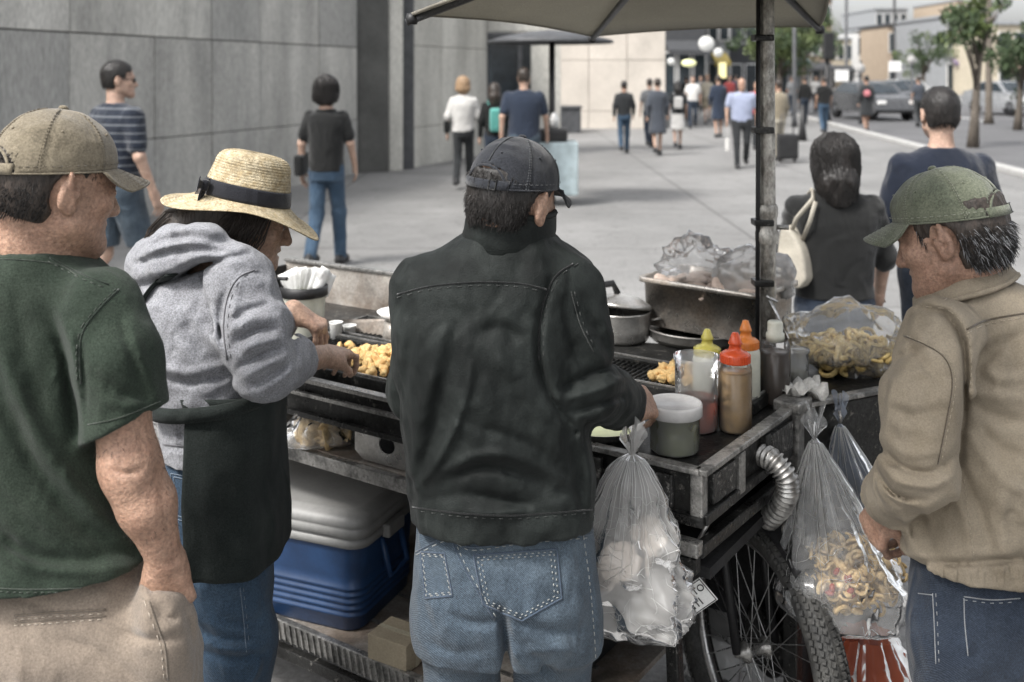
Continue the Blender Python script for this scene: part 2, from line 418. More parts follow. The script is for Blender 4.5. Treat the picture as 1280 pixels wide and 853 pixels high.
def creases(lst, ymax):
    """cloth folds: list of (polyline px, width px, depth m); + = valley, - = ridge. Only on the side of the body nearer than ymax"""
    segs = []
    for poly, wd, dp in lst:
        pl = smoothline(poly, 5)
        for i in range(len(pl) - 1):
            segs.append((pl[i], pl[i + 1], wd, dp, i == 0, i == len(pl) - 2))
    groups = [(smoothline(poly, 5), wd, dp) for poly, wd, dp in lst]
    def fn(p):
        q = px_of(p); out = np.zeros(len(p)); m0 = np.clip((ymax - p[:, 1]) / .03, 0, 1)
        for pl, wd, dp in groups:
            lo = pl.min(0) - 3 * wd; hi = pl.max(0) + 3 * wd
            idx = np.nonzero(((q > lo) & (q < hi)).all(1) & (m0 > 0))[0]
            if not len(idx): continue
            qq = q[idx]; best = np.full(len(idx), 1e9); bt = np.zeros(len(idx)); n = len(pl) - 1
            for i in range(n):
                d = pl[i + 1] - pl[i]; t = np.clip(((qq - pl[i]) @ d) / (d @ d + 1e-9), 0, 1)
                ds = ((qq - pl[i] - t[:, None] * d) ** 2).sum(1); b = ds < best; best[b] = ds[b]; bt[b] = (i + t[b]) / n
            taper = np.sin(np.pi * np.clip(bt * .9 + .05, 0, 1)) ** .6
            out[idx] += m0[idx] * dp * 1.55 * taper * np.exp(-best / (wd * wd))
        return out
    return fn
# ================================================================== materials of the place
def joints(sx, sy, wd, dk):
    def ex(t, N, L, mp, src, ramp, noise):
        sp = N('ShaderNodeSeparateXYZ'); L(mp.outputs[0], sp.inputs[0]); outs = []
        for ax, per in ((0, sx), (1, sy)):
            m1 = N('ShaderNodeMath'); m1.operation = 'PINGPONG'; m1.inputs[1].default_value = per / 2; L(sp.outputs[ax], m1.inputs[0])
            m2 = N('ShaderNodeMath'); m2.operation = 'LESS_THAN'; m2.inputs[1].default_value = wd; L(m1.outputs[0], m2.inputs[0]); outs.append(m2.outputs[0])
        mx = N('ShaderNodeMath'); mx.operation = 'MAXIMUM'; L(outs[0], mx.inputs[0]); L(outs[1], mx.inputs[1])
        mc = N('ShaderNodeMix'); mc.data_type = 'RGBA'; L(mx.outputs[0], mc.inputs[0]); L(src, mc.inputs[6]); mc.inputs[7].default_value = (*dk, 1)
        return mc.outputs[2]
    return ex
def paving_extra(t, N, L, mp, src, ramp, noise):
    src = joints(2.6, 2.6, .014, (.085, .084, .082))(t, N, L, mp, src, ramp, noise)
    v = N('ShaderNodeTexVoronoi'); v.inputs['Scale'].default_value = 2.3; L(mp.outputs[0], v.inputs['Vector'])      # gum spots and stains
    a = N('ShaderNodeMix'); a.data_type = 'RGBA'; L(ramp(v.outputs['Distance'], .7, 0, .045, .07), a.inputs[0]); L(src, a.inputs[6]); a.inputs[7].default_value = (.075, .075, .074, 1)
    n = noise(5.5, 5, .7); c = N('ShaderNodeMix'); c.data_type = 'RGBA'; L(ramp(n.outputs[0], 0, .62, .54, .68), c.inputs[0]); L(a.outputs[2], c.inputs[6]); c.inputs[7].default_value = (.105, .104, .10, 1)
    return c.outputs[2]
M = {}
M['pave'] = mat('paving_concrete', (.205, .203, .199), .8, var=.16, vs=.7, fine=.30, fs=46, bump=.35, bs=70, dark=(.14, .14, .138), dsc=.45, damt=.5, spec=.25,
                extra=paving_extra)
M['road'] = mat('asphalt', (.105, .105, .108), .75, var=.2, vs=.5, fine=.35, fs=60, bump=.3, bs=90, spec=.35)
M['kerb'] = mat('kerb_stone', (.36, .355, .345), .8, var=.15, fine=.2, fs=60)
M['line'] = mat('road_paint', (.7, .7, .68), .7, var=.2, fine=.2)
M['conc'] = mat('wall_concrete', (.46, .45, .42), .85, var=.26, vs=.8, fine=.30, fs=55, bump=.35, bs=60, dark=(.26, .258, .245), dsc=.9, damt=.8, stretch=(1, 1, .22))
M['concB'] = mat('wall_concrete_grey', (.40, .395, .375), .85, var=.3, vs=.7, fine=.32, fs=50, bump=.35, bs=60, dark=(.21, .21, .20), dsc=.7, damt=.9, stretch=(1, 1, .16))
M['concC'] = mat('wall_concrete_pale', (.50, .49, .455), .85, var=.25, vs=.9, fine=.3, fs=50, bump=.35, bs=60, dark=(.28, .275, .26), dsc=1.1, damt=.9, stretch=(1, 1, .18))
M['conc2'] = mat('pillar_concrete', (.50, .49, .45), .85, var=.2, vs=1.2, fine=.25, fs=45, bump=.3, bs=50, dark=(.32, .31, .28), dsc=.8, damt=.7, stretch=(1, 1, .25))
M['darkpanel'] = mat('dark_panel', (.085, .085, .08), .7, var=.3, vs=1.2, fine=.3, fs=45)
M['beige'] = mat('beige_stone', (.52, .475, .42), .85, var=.15, vs=.8, fine=.2, fs=30, bump=.2, bs=40, dark=(.42, .38, .335), dsc=.5, damt=.5)
M['black'] = mat('black_paint', (.018, .018, .019), .45, var=.3, fine=.3)
M['dgrey'] = mat('dark_grey_metal', (.06, .062, .066), .5, var=.3, fine=.3)
M['glassd'] = mat('dark_glass', (.03, .038, .045), .12, var=.3, fine=.0, bump=0, spec=.6)
M['white'] = mat('white_paint', (.78, .78, .76), .5, var=.06, fine=.06)
M['bark'] = mat('bark', (.10, .085, .07), .9, var=.3, vs=8, fine=.3, fs=60, bump=.8, bs=40, stretch=(1, 1, .25))
M['leafA'] = mat('leaf_light', (.095, .125, .045), .6, var=.45, vs=1.2, fine=.2, fs=9, bump=0)
M['leafB'] = mat('leaf_dark', (.045, .07, .03), .6, var=.4, vs=1.2, fine=.2, fs=9, bump=0)

# ================================================================== ground, road, kerb
def sheet(name, poly, z, m):
    mb = MB(); mb.add([(x, y, z) for x, y in poly], [tuple(range(len(poly)))], m, False); return tag(mb.build(name), kind='structure')
sheet('ground', [(-300, -20), (300, -20), (300, 900), (-300, 900)], 0.0, M['pave'])
# the street lies to the right, running away from the camera
RX0, RX1 = 9.2, 22.0
def road_x(x, y): return x + .12 * (y - 20)
sheet('road', [(road_x(RX0, 2), 2), (road_x(RX1, 2), 2), (road_x(RX1, 300), 300), (road_x(RX0, 300), 300)], .004, M['road'])
mb = MB()
for y in range(4, 160, 6): mb.beam((road_x(RX0 - .1, y), y, .055), (road_x(RX0 - .1, y + 5.98), y + 5.98, .055), .22, .11, M['kerb'], bev=.02)
tag(mb.build('kerb'), kind='structure')
mb = MB()
for y in range(6, 160, 8):
    x = road_x(15.4, y); mb.add([(x, y, .008), (x + .12, y, .008), (x + .12 + .36, y + 3, .008), (x + .36, y + 3, .008)], [(0, 1, 2, 3)], M['line'], False)
tag(mb.build('lane_marking'), kind='structure')

# ================================================================== concrete wall on the left
def wall_pt(D, z=0): return V3(-2.8 - .322 * (18.2 - D), D, z)
def oriented(a, b):
    d = nrm(V3(b[0] - a[0], b[1] - a[1], 0)); n = V3(d[1], -d[0], 0); return np.stack([d, n, V3(0, 0, 1)], 1)
t = empty('concrete_wall', wall_pt(12), 'long grey panelled concrete wall with streaky stains behind the man in striped shirt', 'wall')
mb = MB(); a = wall_pt(0.5); b = wall_pt(18.2); Rw = oriented(a, b); n = Rw[:, 1]
mb.box((a + b) / 2 - n * .0 + V3(0, 0, 2.4) + n * -.16, (np.linalg.norm(b - a) / 2, .12, 2.4), M['darkpanel'], Rw)
rr = random.Random(3); s0 = 0; Lw = np.linalg.norm(b - a)
while s0 < Lw - .05:
    wd = min(rr.choice([1.22, 1.5, 1.8, 1.22]), Lw - s0)
    for z0, z1 in ((0.0, .955), (.967, 2.23), (2.246, 4.8)):
        mb.box(a + Rw[:, 0] * (s0 + wd / 2) + V3(0, 0, (z0 + z1) / 2) + n * rr.uniform(-.012, .012), (wd / 2 - .009, .05, (z1 - z0) / 2), rr.choice((M['conc'], M['conc'], M['concB'], M['concC'])), Rw, .008)
    s0 += wd
mb.build('panel', t)

# dark recess, pilasters and the door wall further on
def wall_seg(name, pts, z0, z1, m, th=.3, label=None, cat='wall'):
    mb = MB(); a, b = V3(*pts[0], 0), V3(*pts[1], 0); Rw = oriented(a, b)
    mb.box((a + b) / 2 - Rw[:, 1] * -th / 2 * -1 + V3(0, 0, (z0 + z1) / 2), (np.linalg.norm(b - a) / 2, th / 2, (z1 - z0) / 2), m, Rw, .02)
    o = mb.build(name)
    if label: tag(o, label, cat)
    return o
def gx(px, D): return ((px - XC) * D / FOC, D)
wall_seg('wall_slab', (gx(440, 18.3), gx(486, 18.5)), 0, 4.6, M['darkpanel'], .25, 'dark grey flat panel at the end of the concrete wall', 'wall panel')
wall_seg('stone_pilaster', (gx(486, 18.6), gx(504, 18.7)), 0, 4.6, M['conc2'], .5, 'narrow pale pilaster right beside the dark panel', 'pilaster')
wall_seg('dark_pilaster', (gx(503.5, 19.0), gx(518, 19.1)), 0, 4.6, M['dgrey'], .4, 'narrow dark strip between pale pilaster and stone wall', 'pilaster')
t = empty('stone_wall', (gx(560, 20)[0], 20, 0), 'pale stone faced wall left of the dark doorway', 'wall')
mb = MB(); a, b = V3(*gx(517, 19.3), 0), V3(*gx(609, 22.5), 0); Rw = oriented(a, b); Ls = np.linalg.norm(b - a)
for k in range(3):
    for z0, z1 in ((0, .75), (.76, 2.3), (2.31, 4.6)):
        mb.box(a + Rw[:, 0] * Ls * (k + .5) / 3 + V3(0, 0, (z0 + z1) / 2) - Rw[:, 1] * .15, (Ls / 6 - .006, .15, (z1 - z0) / 2), M['conc2'], Rw, .008)
mb.build('slab', t)
t = empty('doorway', (gx(640, 22.6)[0], 22.6, 0), 'tall dark doorway with pale frame behind the walking man in navy', 'doorway')
mb = MB(); a, b = gx(608, 22.7), gx(664, 22.7); mb.box(((a[0] + b[0]) / 2, 22.95, 1.3), ((b[0] - a[0]) / 2, .05, 1.3), M['glassd']); mb.build('door', t)
mb = MB()
for x in (608, 650): mb.box((gx(x, 22.6)[0], 22.68, 1.3), (.05, .09, 1.3), M['dgrey'], None, .01)
mb.box(((a[0] + b[0]) / 2, 22.68, 2.62), ((b[0] - a[0]) / 2 + .05, .1, .06), M['dgrey'], None, .01)
mb.build('door_frame', t)
mb = MB(); mb.box(((a[0] + b[0]) / 2 + .7, 22.8, 3.7), ((b[0] - a[0]) / 2 + 1.1, .15, 1.0), M['conc2'], None, .02)
mb.box((gx(682, 22.8)[0], 22.82, 1.33), (.33, .14, 1.33), M['conc2'], None, .02); mb.build('surround', t)

t = empty('beige_building', (3, 33, 0), 'plain beige stone building corner beyond the open plaza', 'building')
mb = MB(); x0, x1 = gx(640, 33)[0], gx(832, 33)[0]
for k in range(4):
    for z0, z1 in ((0, .55), (.565, 2.2), (2.215, 4.2), (4.215, 6.5)):
        mb.box((x0 + (x1 - x0) * (k + .5) / 4, 33.2 + rr.uniform(-.01, .01), (z0 + z1) / 2), ((x1 - x0) / 8 - .008, .2, (z1 - z0) / 2), M['beige'], None, .012)
mb.box(((x0 + x1) / 2, 37, 3.25), ((x1 - x0) / 2, 3.6, 3.25), M['beige'])
mb.build('wall', t)
mb = MB(); mb.box(((x0 + x1) / 2, 36.9, 6.7), ((x1 - x0) / 2 + .15, 4.0, .2), M['conc2'], None, .03); mb.build('cornice', t)
mb = MB(); c = gx(706, 31); mb.box((c[0], 31, .37), (.46, .5, .37), M['dgrey'], None, .04); mb.box((c[0], 31, .77), (.5, .55, .03), M['dgrey'], None, .01)
tag(mb.build('planter_block'), 'low dark grey block standing before the beige building', 'planter')

# ================================================================== far vendor with its own umbrella
t = empty('vendor_stand', (gx(690, 14)[0], 14, 0), 'small distant vendor stand under a thin dark umbrella', 'stand')
x = gx(690, 14)[0]
mb = MB(); mb.tube([(x, 14, 0), (x, 14, 2.32)], .042, M['black'], 12); mb.build('pole', t)
mb = MB(); nn = 16
pts = [[(x - .02 + r * math.cos(2 * math.pi * k / nn), 14 + r * math.sin(2 * math.pi * k / nn), 2.27 - .14 * (r / .85) ** 1.6 + .1) for r in (0.01, .3, .6, .85, .86)] for k in range(nn)]
for row in pts: row[-1] = (row[-1][0], row[-1][1], row[-1][2] - .035)
mb.grid(pts, M['dgrey'], True, True); mb.build('canopy', t, solid=.012)
mb = MB(); mb.box((x + .04, 13.95, .5), (.3, .26, .36), mat('pale_box', (.42, .5, .52), .5), None, .03); mb.build('box', t)
mb = MB(); mb.box((x - .02, 13.9, .95), (.22, .2, .085), M['black'], None, .04); mb.lathe([(.05, 0), (.06, .12), (.062, .13), (.04, .2), (.02, .22)], (x + .03, 13.9, 1.03), M['white'], n=14); mb.build('goods', t)

# ================================================================== distant street: shops, signs, buildings
cols = {k: mat('facade_' + k, c, .8, var=.15, fine=.12, fs=12, bump=0) for k, c in dict(white=(.55, .55, .54), cream=(.46, .41, .32), grey=(.26, .27, .28), brown=(.2, .15, .115),
        dark=(.05, .052, .056), purple=(.16, .13, .19), yellow=(.55, .43, .14), teal=(.12, .2, .22), tan=(.36, .29, .22)).items()}
def building(x0, x1, D, h, dep, wallm, label, floors=2, bays=4, awn=None, roof=None, wh=.55):
    t = empty('shop_building', ((x0 + x1) / 2, D, 0), label, 'building')
    mb = MB(); mb.box(((x0 + x1) / 2, D + dep / 2, h / 2), ((x1 - x0) / 2, dep / 2, h / 2), wallm); mb.build('wall', t)
    mb = MB(); mb.box(((x0 + x1) / 2, D + dep / 2 - .1, h + .12), ((x1 - x0) / 2 + .12, dep / 2 + .15, .14), roof or cols['grey'], None, .02); mb.build('parapet', t)
    fh = h / floors
    for fl in range(floors):
        for k in range(bays):
            cx = x0 + (x1 - x0) * (k + .5) / bays; w2 = (x1 - x0) / bays * .34
            if fl == 0: zc, hh = fh * .42, fh * .36
            else: zc, hh = fh * (fl + .5), fh * wh * .5
            m2 = MB(); m2.box((cx, D - .03, zc), (w2 + .08, .06, hh + .08), cols['white'] if wallm is not cols['white'] else cols['grey'], None, .01); f = m2.build('window', t)
            m2 = MB(); m2.box((cx, D - .075, zc), (w2, .02, hh), M['glassd']); m2.build('pane', f)
    if awn:
        m2 = MB(); z = fh * .86
        m2.add([(x0 + .2, D - .05, z + .35), (x1 - .2, D - .05, z + .35), (x1 - .2, D - 1.3, z - .15), (x0 + .2, D - 1.3, z - .15), (x0 + .2, D - 1.3, z - .4), (x1 - .2, D - 1.3, z - .4)],
               [(0, 1, 2, 3), (3, 2, 5, 4)], awn, False); m2.build('awning', t, solid=.03)
    return t
def bx(px, D): return (px - XC) * D / FOC
building(bx(826, 52), bx(884, 52), 52, 7.2, 10, cols['dark'], 'dark fronted shop with round lit signs beyond the beige building', 2, 3, cols['dark'])
building(bx(884, 58), bx(912, 58), 58, 9, 12, cols['grey'], 'narrow grey building right of the dark shop', 3, 2, cols['yellow'])
building(bx(911, 66), bx(948, 66), 66, 12, 12, cols['dark'], 'tall dark narrow building behind the man in blue shirt', 4, 2)
building(bx(948, 74), bx(1010, 74), 74, 6.5, 12, cols['white'], 'pale building behind the street trees', 2, 5, cols['teal'])
building(bx(1036, 110), bx(1076, 110), 110, 5.4, 14, cols['cream'], 'low cream shop building far down the street', 2, 4, cols['dark'])
building(bx(1072, 108), bx(1110, 108), 108, 6.2, 14, cols['white'], 'low white building far down the street', 2, 4, cols['tan'])
building(bx(1110, 100), bx(1150, 100), 100, 6.4, 14, cols['tan'], 'tan brick building across the street with dark roof', 2, 4, cols['purple'], cols['dark'])
building(bx(1150, 96), bx(1182, 96), 96, 5.6, 12, cols['yellow'], 'yellow fronted shop across the street', 2, 3, cols['purple'])
building(bx(1182, 88), bx(1246, 88), 88, 6.6, 12, cols['grey'], 'grey building with purple awning across the street', 2, 5, cols['purple'])
building(bx(1246, 80), bx(1380, 80), 80, 5.6, 12, cols['cream'], 'long cream building at the right end of the street', 2, 7, cols['brown'])
def disc_sign(px, py, D, r, m, label, ry=1.0, arm=True):
    t = empty('hanging_sign', P(px, py, D), label, 'sign'); c = P(px, py, D)
    mb = MB(); Rm = rotm(90, 0, 0)
    mb.lathe([(r * .98, -.05), (r, -.04), (r, .04), (r * .98, .05)], c, m, Rm @ np.diag([1, ry, 1]), 32); mb.build('face', t)
    mb = MB(); mb.tube([c + V3(0, .06, r * ry), c + V3(0, .06, r * ry + .35)], .03, M['black'], 8); mb.tube([c + V3(0, .06, r * ry + .35), c + V3(0, 50.0 < D and 1.2 or .8, r * ry + .35)], .03, M['black'], 8); mb.build('bracket', t)
signw = emis('sign_white', (.6, .6, .58), .12); signy = emis('sign_warm', (.75, .76, .42), .3)
disc_sign(883, 55, 44, .33, signw, 'large round white sign hanging over the dark shop')
disc_sign(898, 66, 45, .2, signw, 'tiny round white sign right below the large round sign')
disc_sign(839, 77, 48, .16, signw, 'small round lit sign beside the oval lit sign')
disc_sign(861, 79, 48, .34, signy, 'oval yellowish lit sign on the dark shop', .5)
t = empty('lit_panel', P(903, 88, 56), 'upright yellow lit panel by the grey building', 'sign'); mb = MB(); mb.box(P(903, 88, 56), (.2, .08, .42), emis('sign_yellow', (.8, .7, .35), .6), None, .02); mb.build('face', t)
mb = MB(); mb.box(P(903, 88, 56) + V3(0, .06, 0), (.24, .05, .46), M['black'], None, .02); mb.build('frame', t)

def pole_thing(name, px, D, h, r, m, label, cat, arm=None):
    x = bx(px, D); t = empty(name, (x, D, 0), label, cat)
    mb = MB(); mb.tube([(x, D, 0), (x, D, .35), (x, D, h)], [r * 1.6, r, r * .8], m, 10); mb.build('post', t)
    if arm: arm(t, x, D, h)
    return t
def lamp_arm(t, x, D, h):
    mb = MB(); mb.tube([(x, D, h - .1), (x - .5, D, h + .35), (x - 1.4, D, h + .4)], .05, M['dgrey'], 8); mb.build('arm', t)
    mb = MB(); mb.box((x - 1.6, D, h + .38), (.35, .12, .06), M['dgrey'], None, .03); mb.build('lamp_head', t)
def light_arm(t, x, D, h):
    mb = MB(); mb.box((x, D - .15, h - .5), (.18, .16, .5), M['black'], None, .05); mb.build('signal_box', t)
pole_thing('signal_post', 1034, 38, 3.3, .1, M['black'], 'thick dark post with a box on top right of the trees', 'post', light_arm)
pole_thing('street_lamp', 993, 34, 6.5, .07, M['dgrey'], 'slender grey lamp post rising among the street trees', 'street lamp', lamp_arm)
def sign_arm(t, x, D, h):
    mb = MB(); mb.lathe([(.17, -.02), (.18, 0), (.17, .02)], (x - .05, D - .1, h - .3), M['kerb'], rotm(90, 0, 0), 28); mb.build('sign_face', t)
    mb = MB(); mb.box((x - .7, D - .1, h - .55), (.24, .02, .2), M['white'], None, .01); mb.tube([(x - .9, D - .05, h - .55), (x, D - .05, h - .55)], .025, M['dgrey'], 6); mb.build('sign_plate', t)
pole_thing('street_sign', 1076, 36, 2.25, .05, M['dgrey'], 'white round and square street signs on one post by the parked car', 'street sign', sign_arm)
pole_thing('bollard', 1003, 27, .95, .08, M['black'], 'short black bollard beyond the umbrella pole', 'bollard')

building(bx(1000, 92), bx(1040, 92), 92, 8.5, 14, cols['brown'], 'brown brick building beyond the thick dark post', 3, 3, cols['dark'])
building(bx(1094, 140), bx(1134, 140), 140, 10.5, 14, cols['grey'], 'tall grey block showing over the low white building', 4, 4)
building(bx(1196, 130), bx(1236, 130), 130, 11, 14, cols['tan'], 'tall tan block showing over the grey building with purple awning', 4, 4)
pole_thing('street_lamp', 1058, 48, 6.5, .08, M['dgrey'], 'grey lamp post beyond the parked cars', 'street lamp', lamp_arm)
pole_thing('street_lamp', 1118, 62, 7.5, .09, M['black'], 'dark lamp post across the road by the tan building', 'street lamp', lamp_arm)
pole_thing('street_sign', 1140, 40, 2.6, .05, M['dgrey'], 'white street signs on a post right of the parked cars', 'street sign', sign_arm)
pole_thing('utility_pole', 1236, 36, 5.6, .12, M['bark'], 'dark wooden utility pole near the right edge of the street', 'utility pole')
# ------------------------------------------------------------------ trees
def tree(px, D, h, cr, n, label, mats, seed, trunk=.14, cz=None):
    x = bx(px, D); rr = random.Random(seed); t = empty('street_tree', (x, D, 0), label, 'tree', 'trees along the street')
    mb = MB(); top = V3(x + .2, D, h * .62); mb.tube([(x, D, 0), (x + .05, D, h * .2), (x + .12, D + .05, h * .42), top], [trunk * 1.5, trunk, trunk * .8, trunk * .5], M['bark'], 10)
    cen = V3(x + .1, D, h - cr * .85); tips = []
    for k in range(9):
        a = rr.uniform(0, 6.28); b = V3(x + .1, D, h * rr.uniform(.36, .6)); e = cen + V3(math.cos(a) * cr * .7, math.sin(a) * cr * .7, rr.uniform(-.4, .6) * cr)
        mb.tube([b, (b + e) / 2 + V3(0, 0, .15), e], [trunk * .42, trunk * .25, .012], M['bark'], 6); tips.append(e)
    mb.build('trunk', t)
    g = np.random.default_rng(seed); mb = MB(); cl = [cen + V3(*(g.normal(size=3) * V3(.5, .5, .42) * cr)) for _ in range(26)] + tips
    v = []; f = []; 
    for c in cl:
        m_ = mats[g.integers(len(mats))]; rad = cr * g.uniform(.2, .38); k = n // len(cl)
        q = g.normal(size=(k, 3)); q = q / np.linalg.norm(q, axis=1)[:, None] * (g.uniform(.2, 1, size=(k, 1)) ** .5) * rad * V3(1, 1, .8) + c
        ax = g.normal(size=(k, 3)); ax /= np.linalg.norm(ax, axis=1)[:, None]; bx_ = np.cross(ax, g.normal(size=(k, 3))); bx_ /= np.linalg.norm(bx_, axis=1)[:, None]
        s = g.uniform(.05, .1, size=(k, 1)) * max(1, cr / 1.6)
        vv = np.stack([q - ax * s, q + bx_ * s * .5, q + ax * s, q - bx_ * s * .5], 1).reshape(-1, 3)
        mb.add(vv, [(4 * i, 4 * i + 1, 4 * i + 2, 4 * i + 3) for i in range(k)], m_, False)
    mb.build('crown', t)
tree(972, 44, 4.6, 1.75, 5200, 'leafy green street tree right behind the umbrella pole', [M['leafA'], M['leafA'], M['leafB']], 1)
tree(1003, 50, 5.2, 1.75, 5200, 'taller street tree left of the traffic post', [M['leafA'], M['leafB']], 2)
tree(1152, 60, 4.3, 1.5, 3000, 'small dark street tree across the road', [M['leafB'], M['leafB'], M['leafA']], 4)
tree(1216, 24.5, 3.7, .8, 1500, 'slim dark trunked tree at the kerb on the right', [M['leafB'], M['leafB'], M['leafA']], 5, .1)
tree(1272, 32, 3.2, 1.1, 2600, 'bushy dark tree at the right edge of the street', [M['leafB'], M['leafB']], 6, .1)

# ------------------------------------------------------------------ cars
def car(c, yaw, col, label, L=4.4, W=1.76):
    t = empty('parked_car', c, label, 'car', 'cars parked along the kerb'); Rm = rotm(0, 0, yaw); c = V3(*c)
    paint = mat('car_paint', col, .28, .2, var=.04, fine=.03, bump=0, coat=.6)
    prof = [(-L / 2, .42), (-L / 2 + .05, .78), (-L / 2 + .5, .9), (-.95, .98), (-.35, 1.40), (.75, 1.44), (1.45, 1.08), (L / 2 - .12, .98), (L / 2, .7), (L / 2 - .05, .34), (-L / 2 + .1, .3)]
    mb = MB(); pts = []
    for s_, k in ((-1, .82), (-1, 1.0), (-.6, 1.02), (.6, 1.02), (1, 1.0), (1, .82)):
        pts.append([xf((x, s_ * W / 2 * (1 - .13 * max(0, (z - .95) / .5)), .3 + (z - .3) * (k if k < 1 else 1)), Rm, c) for x, z in prof + prof[:1]])
    pts = pts[1:-1]; mb.grid(pts, paint)
    for row in (pts[0], pts[-1]): mb.add(row[:-1], [tuple(range(len(prof)))], paint, False)
    mb.build('body', t)
    for s_ in (-1, 1):
        mb = MB(); q = [(-.88, 1.0), (-.34, 1.36), (.72, 1.39), (1.3, 1.06)]
        mb.add([xf((x, s_ * (W / 2 * (1 - .13 * max(0, (z - .95) / .5)) + .008), z), Rm, c) for x, z in q], [(0, 1, 2, 3)], M['glassd'], False); mb.build('side_window', t, solid=.012)
    for q in (((-.93, 1.0), (-.38, 1.385)), ((.8, 1.42), (1.42, 1.1))):
        mb = MB(); (xa, za), (xb, zb) = q; mb.add([xf(p, Rm, c) for p in ((xa, -.7, za + .02), (xa, .7, za + .02), (xb, .66, zb + .02), (xb, -.66, zb + .02))], [(0, 1, 2, 3)], M['glassd'], False); mb.build('windscreen' if q[0][0] < 0 else 'rear_window', t, solid=.012)
    for sx in (-1.35, 1.3):
        for s_ in (-1, 1):
            cc = xf((sx, s_ * (W / 2 - .1), .32), Rm, c); mb = MB(); mb.lathe([(.2, -.1), (.3, -.1), (.32, -.06), (.32, .06), (.3, .1), (.2, .1)], cc, M['black'], Rm @ rotm(90, 0, 0), 24); wh = mb.build('wheel', t)
            mb = MB(); mb.lathe([(.2, -.105), (.06, -.112), (.001, -.112)] if True else [], cc, M['dgrey'], Rm @ rotm(90 * 1, 0, 0), 18); mb.lathe([(.2, .105), (.06, .112), (.001, .112)], cc, M['dgrey'], Rm @ rotm(90, 0, 0), 18); mb.build('rim', wh)
    for s_ in (-1, 1):
        mb = MB(); mb.box(xf((-L / 2 + .06, s_ * .62, .7), Rm, c), (.06, .17, .07), M['white'], Rm, .03); mb.build('headlight', t)
        mb = MB(); mb.box(xf((L / 2 - .05, s_ * .64, .82), Rm, c), (.05, .14, .07), mat('tail_lamp', (.3, .02, .02), .3, bump=0), Rm, .02); mb.build('taillight', t)
car((bx(1088, 40), 40, .004), 97, (.07, .072, .076), 'grey parked car beside the round white street sign')
car((bx(1108, 48), 48, .004), 97, (.035, .037, .04), 'black parked car behind the grey one at the kerb')
car((bx(1132, 58), 58, .004), 97, (.45, .45, .44), 'white parked car farthest down the kerb')
car((bx(1262, 44), 44, .004), 97, (.30, .31, .32), 'pale car on the road at the right edge')

# trolley case near the umbrella pole
t = empty('trolley_case', G(978, 20.5), 'small black trolley case standing right of the umbrella pole', 'luggage'); c = G(984, 20.5)
mb = MB(); mb.box(c + V3(0, 0, .32), (.2, .15, .25), M['black'], None, .05); mb.build('case', t)
mb = MB(); mb.tube([c + V3(-.12, 0, .55), c + V3(-.12, 0, .95), c + V3(.12, 0, .95), c + V3(.12, 0, .55)], .012, M['dgrey'], 6); mb.build('handle', t)
for s_ in (-1, 1):
    mb = MB(); mb.lathe([(.05, -.02), (.055, 0), (.05, .02)], c + V3(.15 * s_, 0, .055), M['black'], rotm(0, 90, 0), 12); mb.build('wheel', t)
# ================================================================== the food cart
CB = V3(.385, 2.12, 0); CU = nrm(V3(.828, -.561, 0)); CV = V3(-CU[1], CU[0], 0); CR = np.stack([CU, CV, V3(0, 0, 1)], 1)
def K(a, b, z): return CB - a * CU + b * CV + V3(0, 0, z)          # a: along the front to the left, b: towards the back
def specks(lo, hi, sc, colr):
    def ex(t, N, L, mp, src, ramp, noise):
        n = noise(sc, 5, .75); mx = N('ShaderNodeMix'); mx.data_type = 'RGBA'; L(ramp(n.outputs[0], 0, 1, lo, hi), mx.inputs[0]); L(src, mx.inputs[6]); mx.inputs[7].default_value = (*colr, 1); return mx.outputs[2]
    return ex
M['soot'] = mat('sooty_steel', (.028, .028, .027), .38, .55, var=.5, vs=9, fine=.4, fs=120, bump=.5, bs=60, extra=specks(.58, .68, 38, (.16, .15, .135)))
M['frame'] = mat('worn_black_steel', (.035, .035, .034), .32, .6, var=.5, vs=7, fine=.4, fs=150, bump=.5, bs=90, extra=specks(.6, .68, 55, (.30, .29, .27)))
M['edge'] = mat('rubbed_steel_edge', (.42, .41, .39), .33, .65, var=.45, vs=14, fine=.35, fs=140, bump=.35, bs=110, dark=(.05, .05, .048), dsc=14, damt=.9)
M['steel'] = mat('brushed_steel', (.50, .49, .47), .3, .75, var=.3, vs=6, fine=.15, fs=160, bump=.2, bs=40, dark=(.20, .18, .16), dsc=7, damt=.7)
M['pan'] = mat('stained_steel_pan', (.34, .315, .285), .45, .3, var=.4, vs=7, fine=.25, fs=120, bump=.35, bs=50, dark=(.16, .12, .09), dsc=6, damt=.8)
M['tread'] = mat('checker_plate', (.06, .06, .058), .35, .6, var=.4, vs=10, fine=.3, fs=90, bump=1., bs=85, extra=specks(.55, .63, 75, (.34, .33, .31)))
M['rubber'] = mat('tyre_rubber', (.045, .045, .044), .7, var=.4, vs=20, fine=.4, fs=140, bump=.5, bs=120, dark=(.07, .068, .062), dsc=18, damt=.6)
M['alu'] = mat('alloy', (.5, .5, .5), .3, .9, var=.3, fine=.2, bump=.1)
M['galv'] = mat('galvanised_hose', (.46, .455, .44), .35, .8, var=.35, vs=18, fine=.25, dark=(.14, .13, .12), dsc=16, damt=.7)
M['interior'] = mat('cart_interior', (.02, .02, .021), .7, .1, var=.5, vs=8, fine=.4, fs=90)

cart = empty('food_cart', (*K(1.0, .4, 0)[:2], 0), 'sooty black steel street food cart with grill, trays and one bicycle wheel', 'food cart')
Q0 = K(-.03, .5, 0); Q1 = K(-.2, .80, 0)
ZT = .945
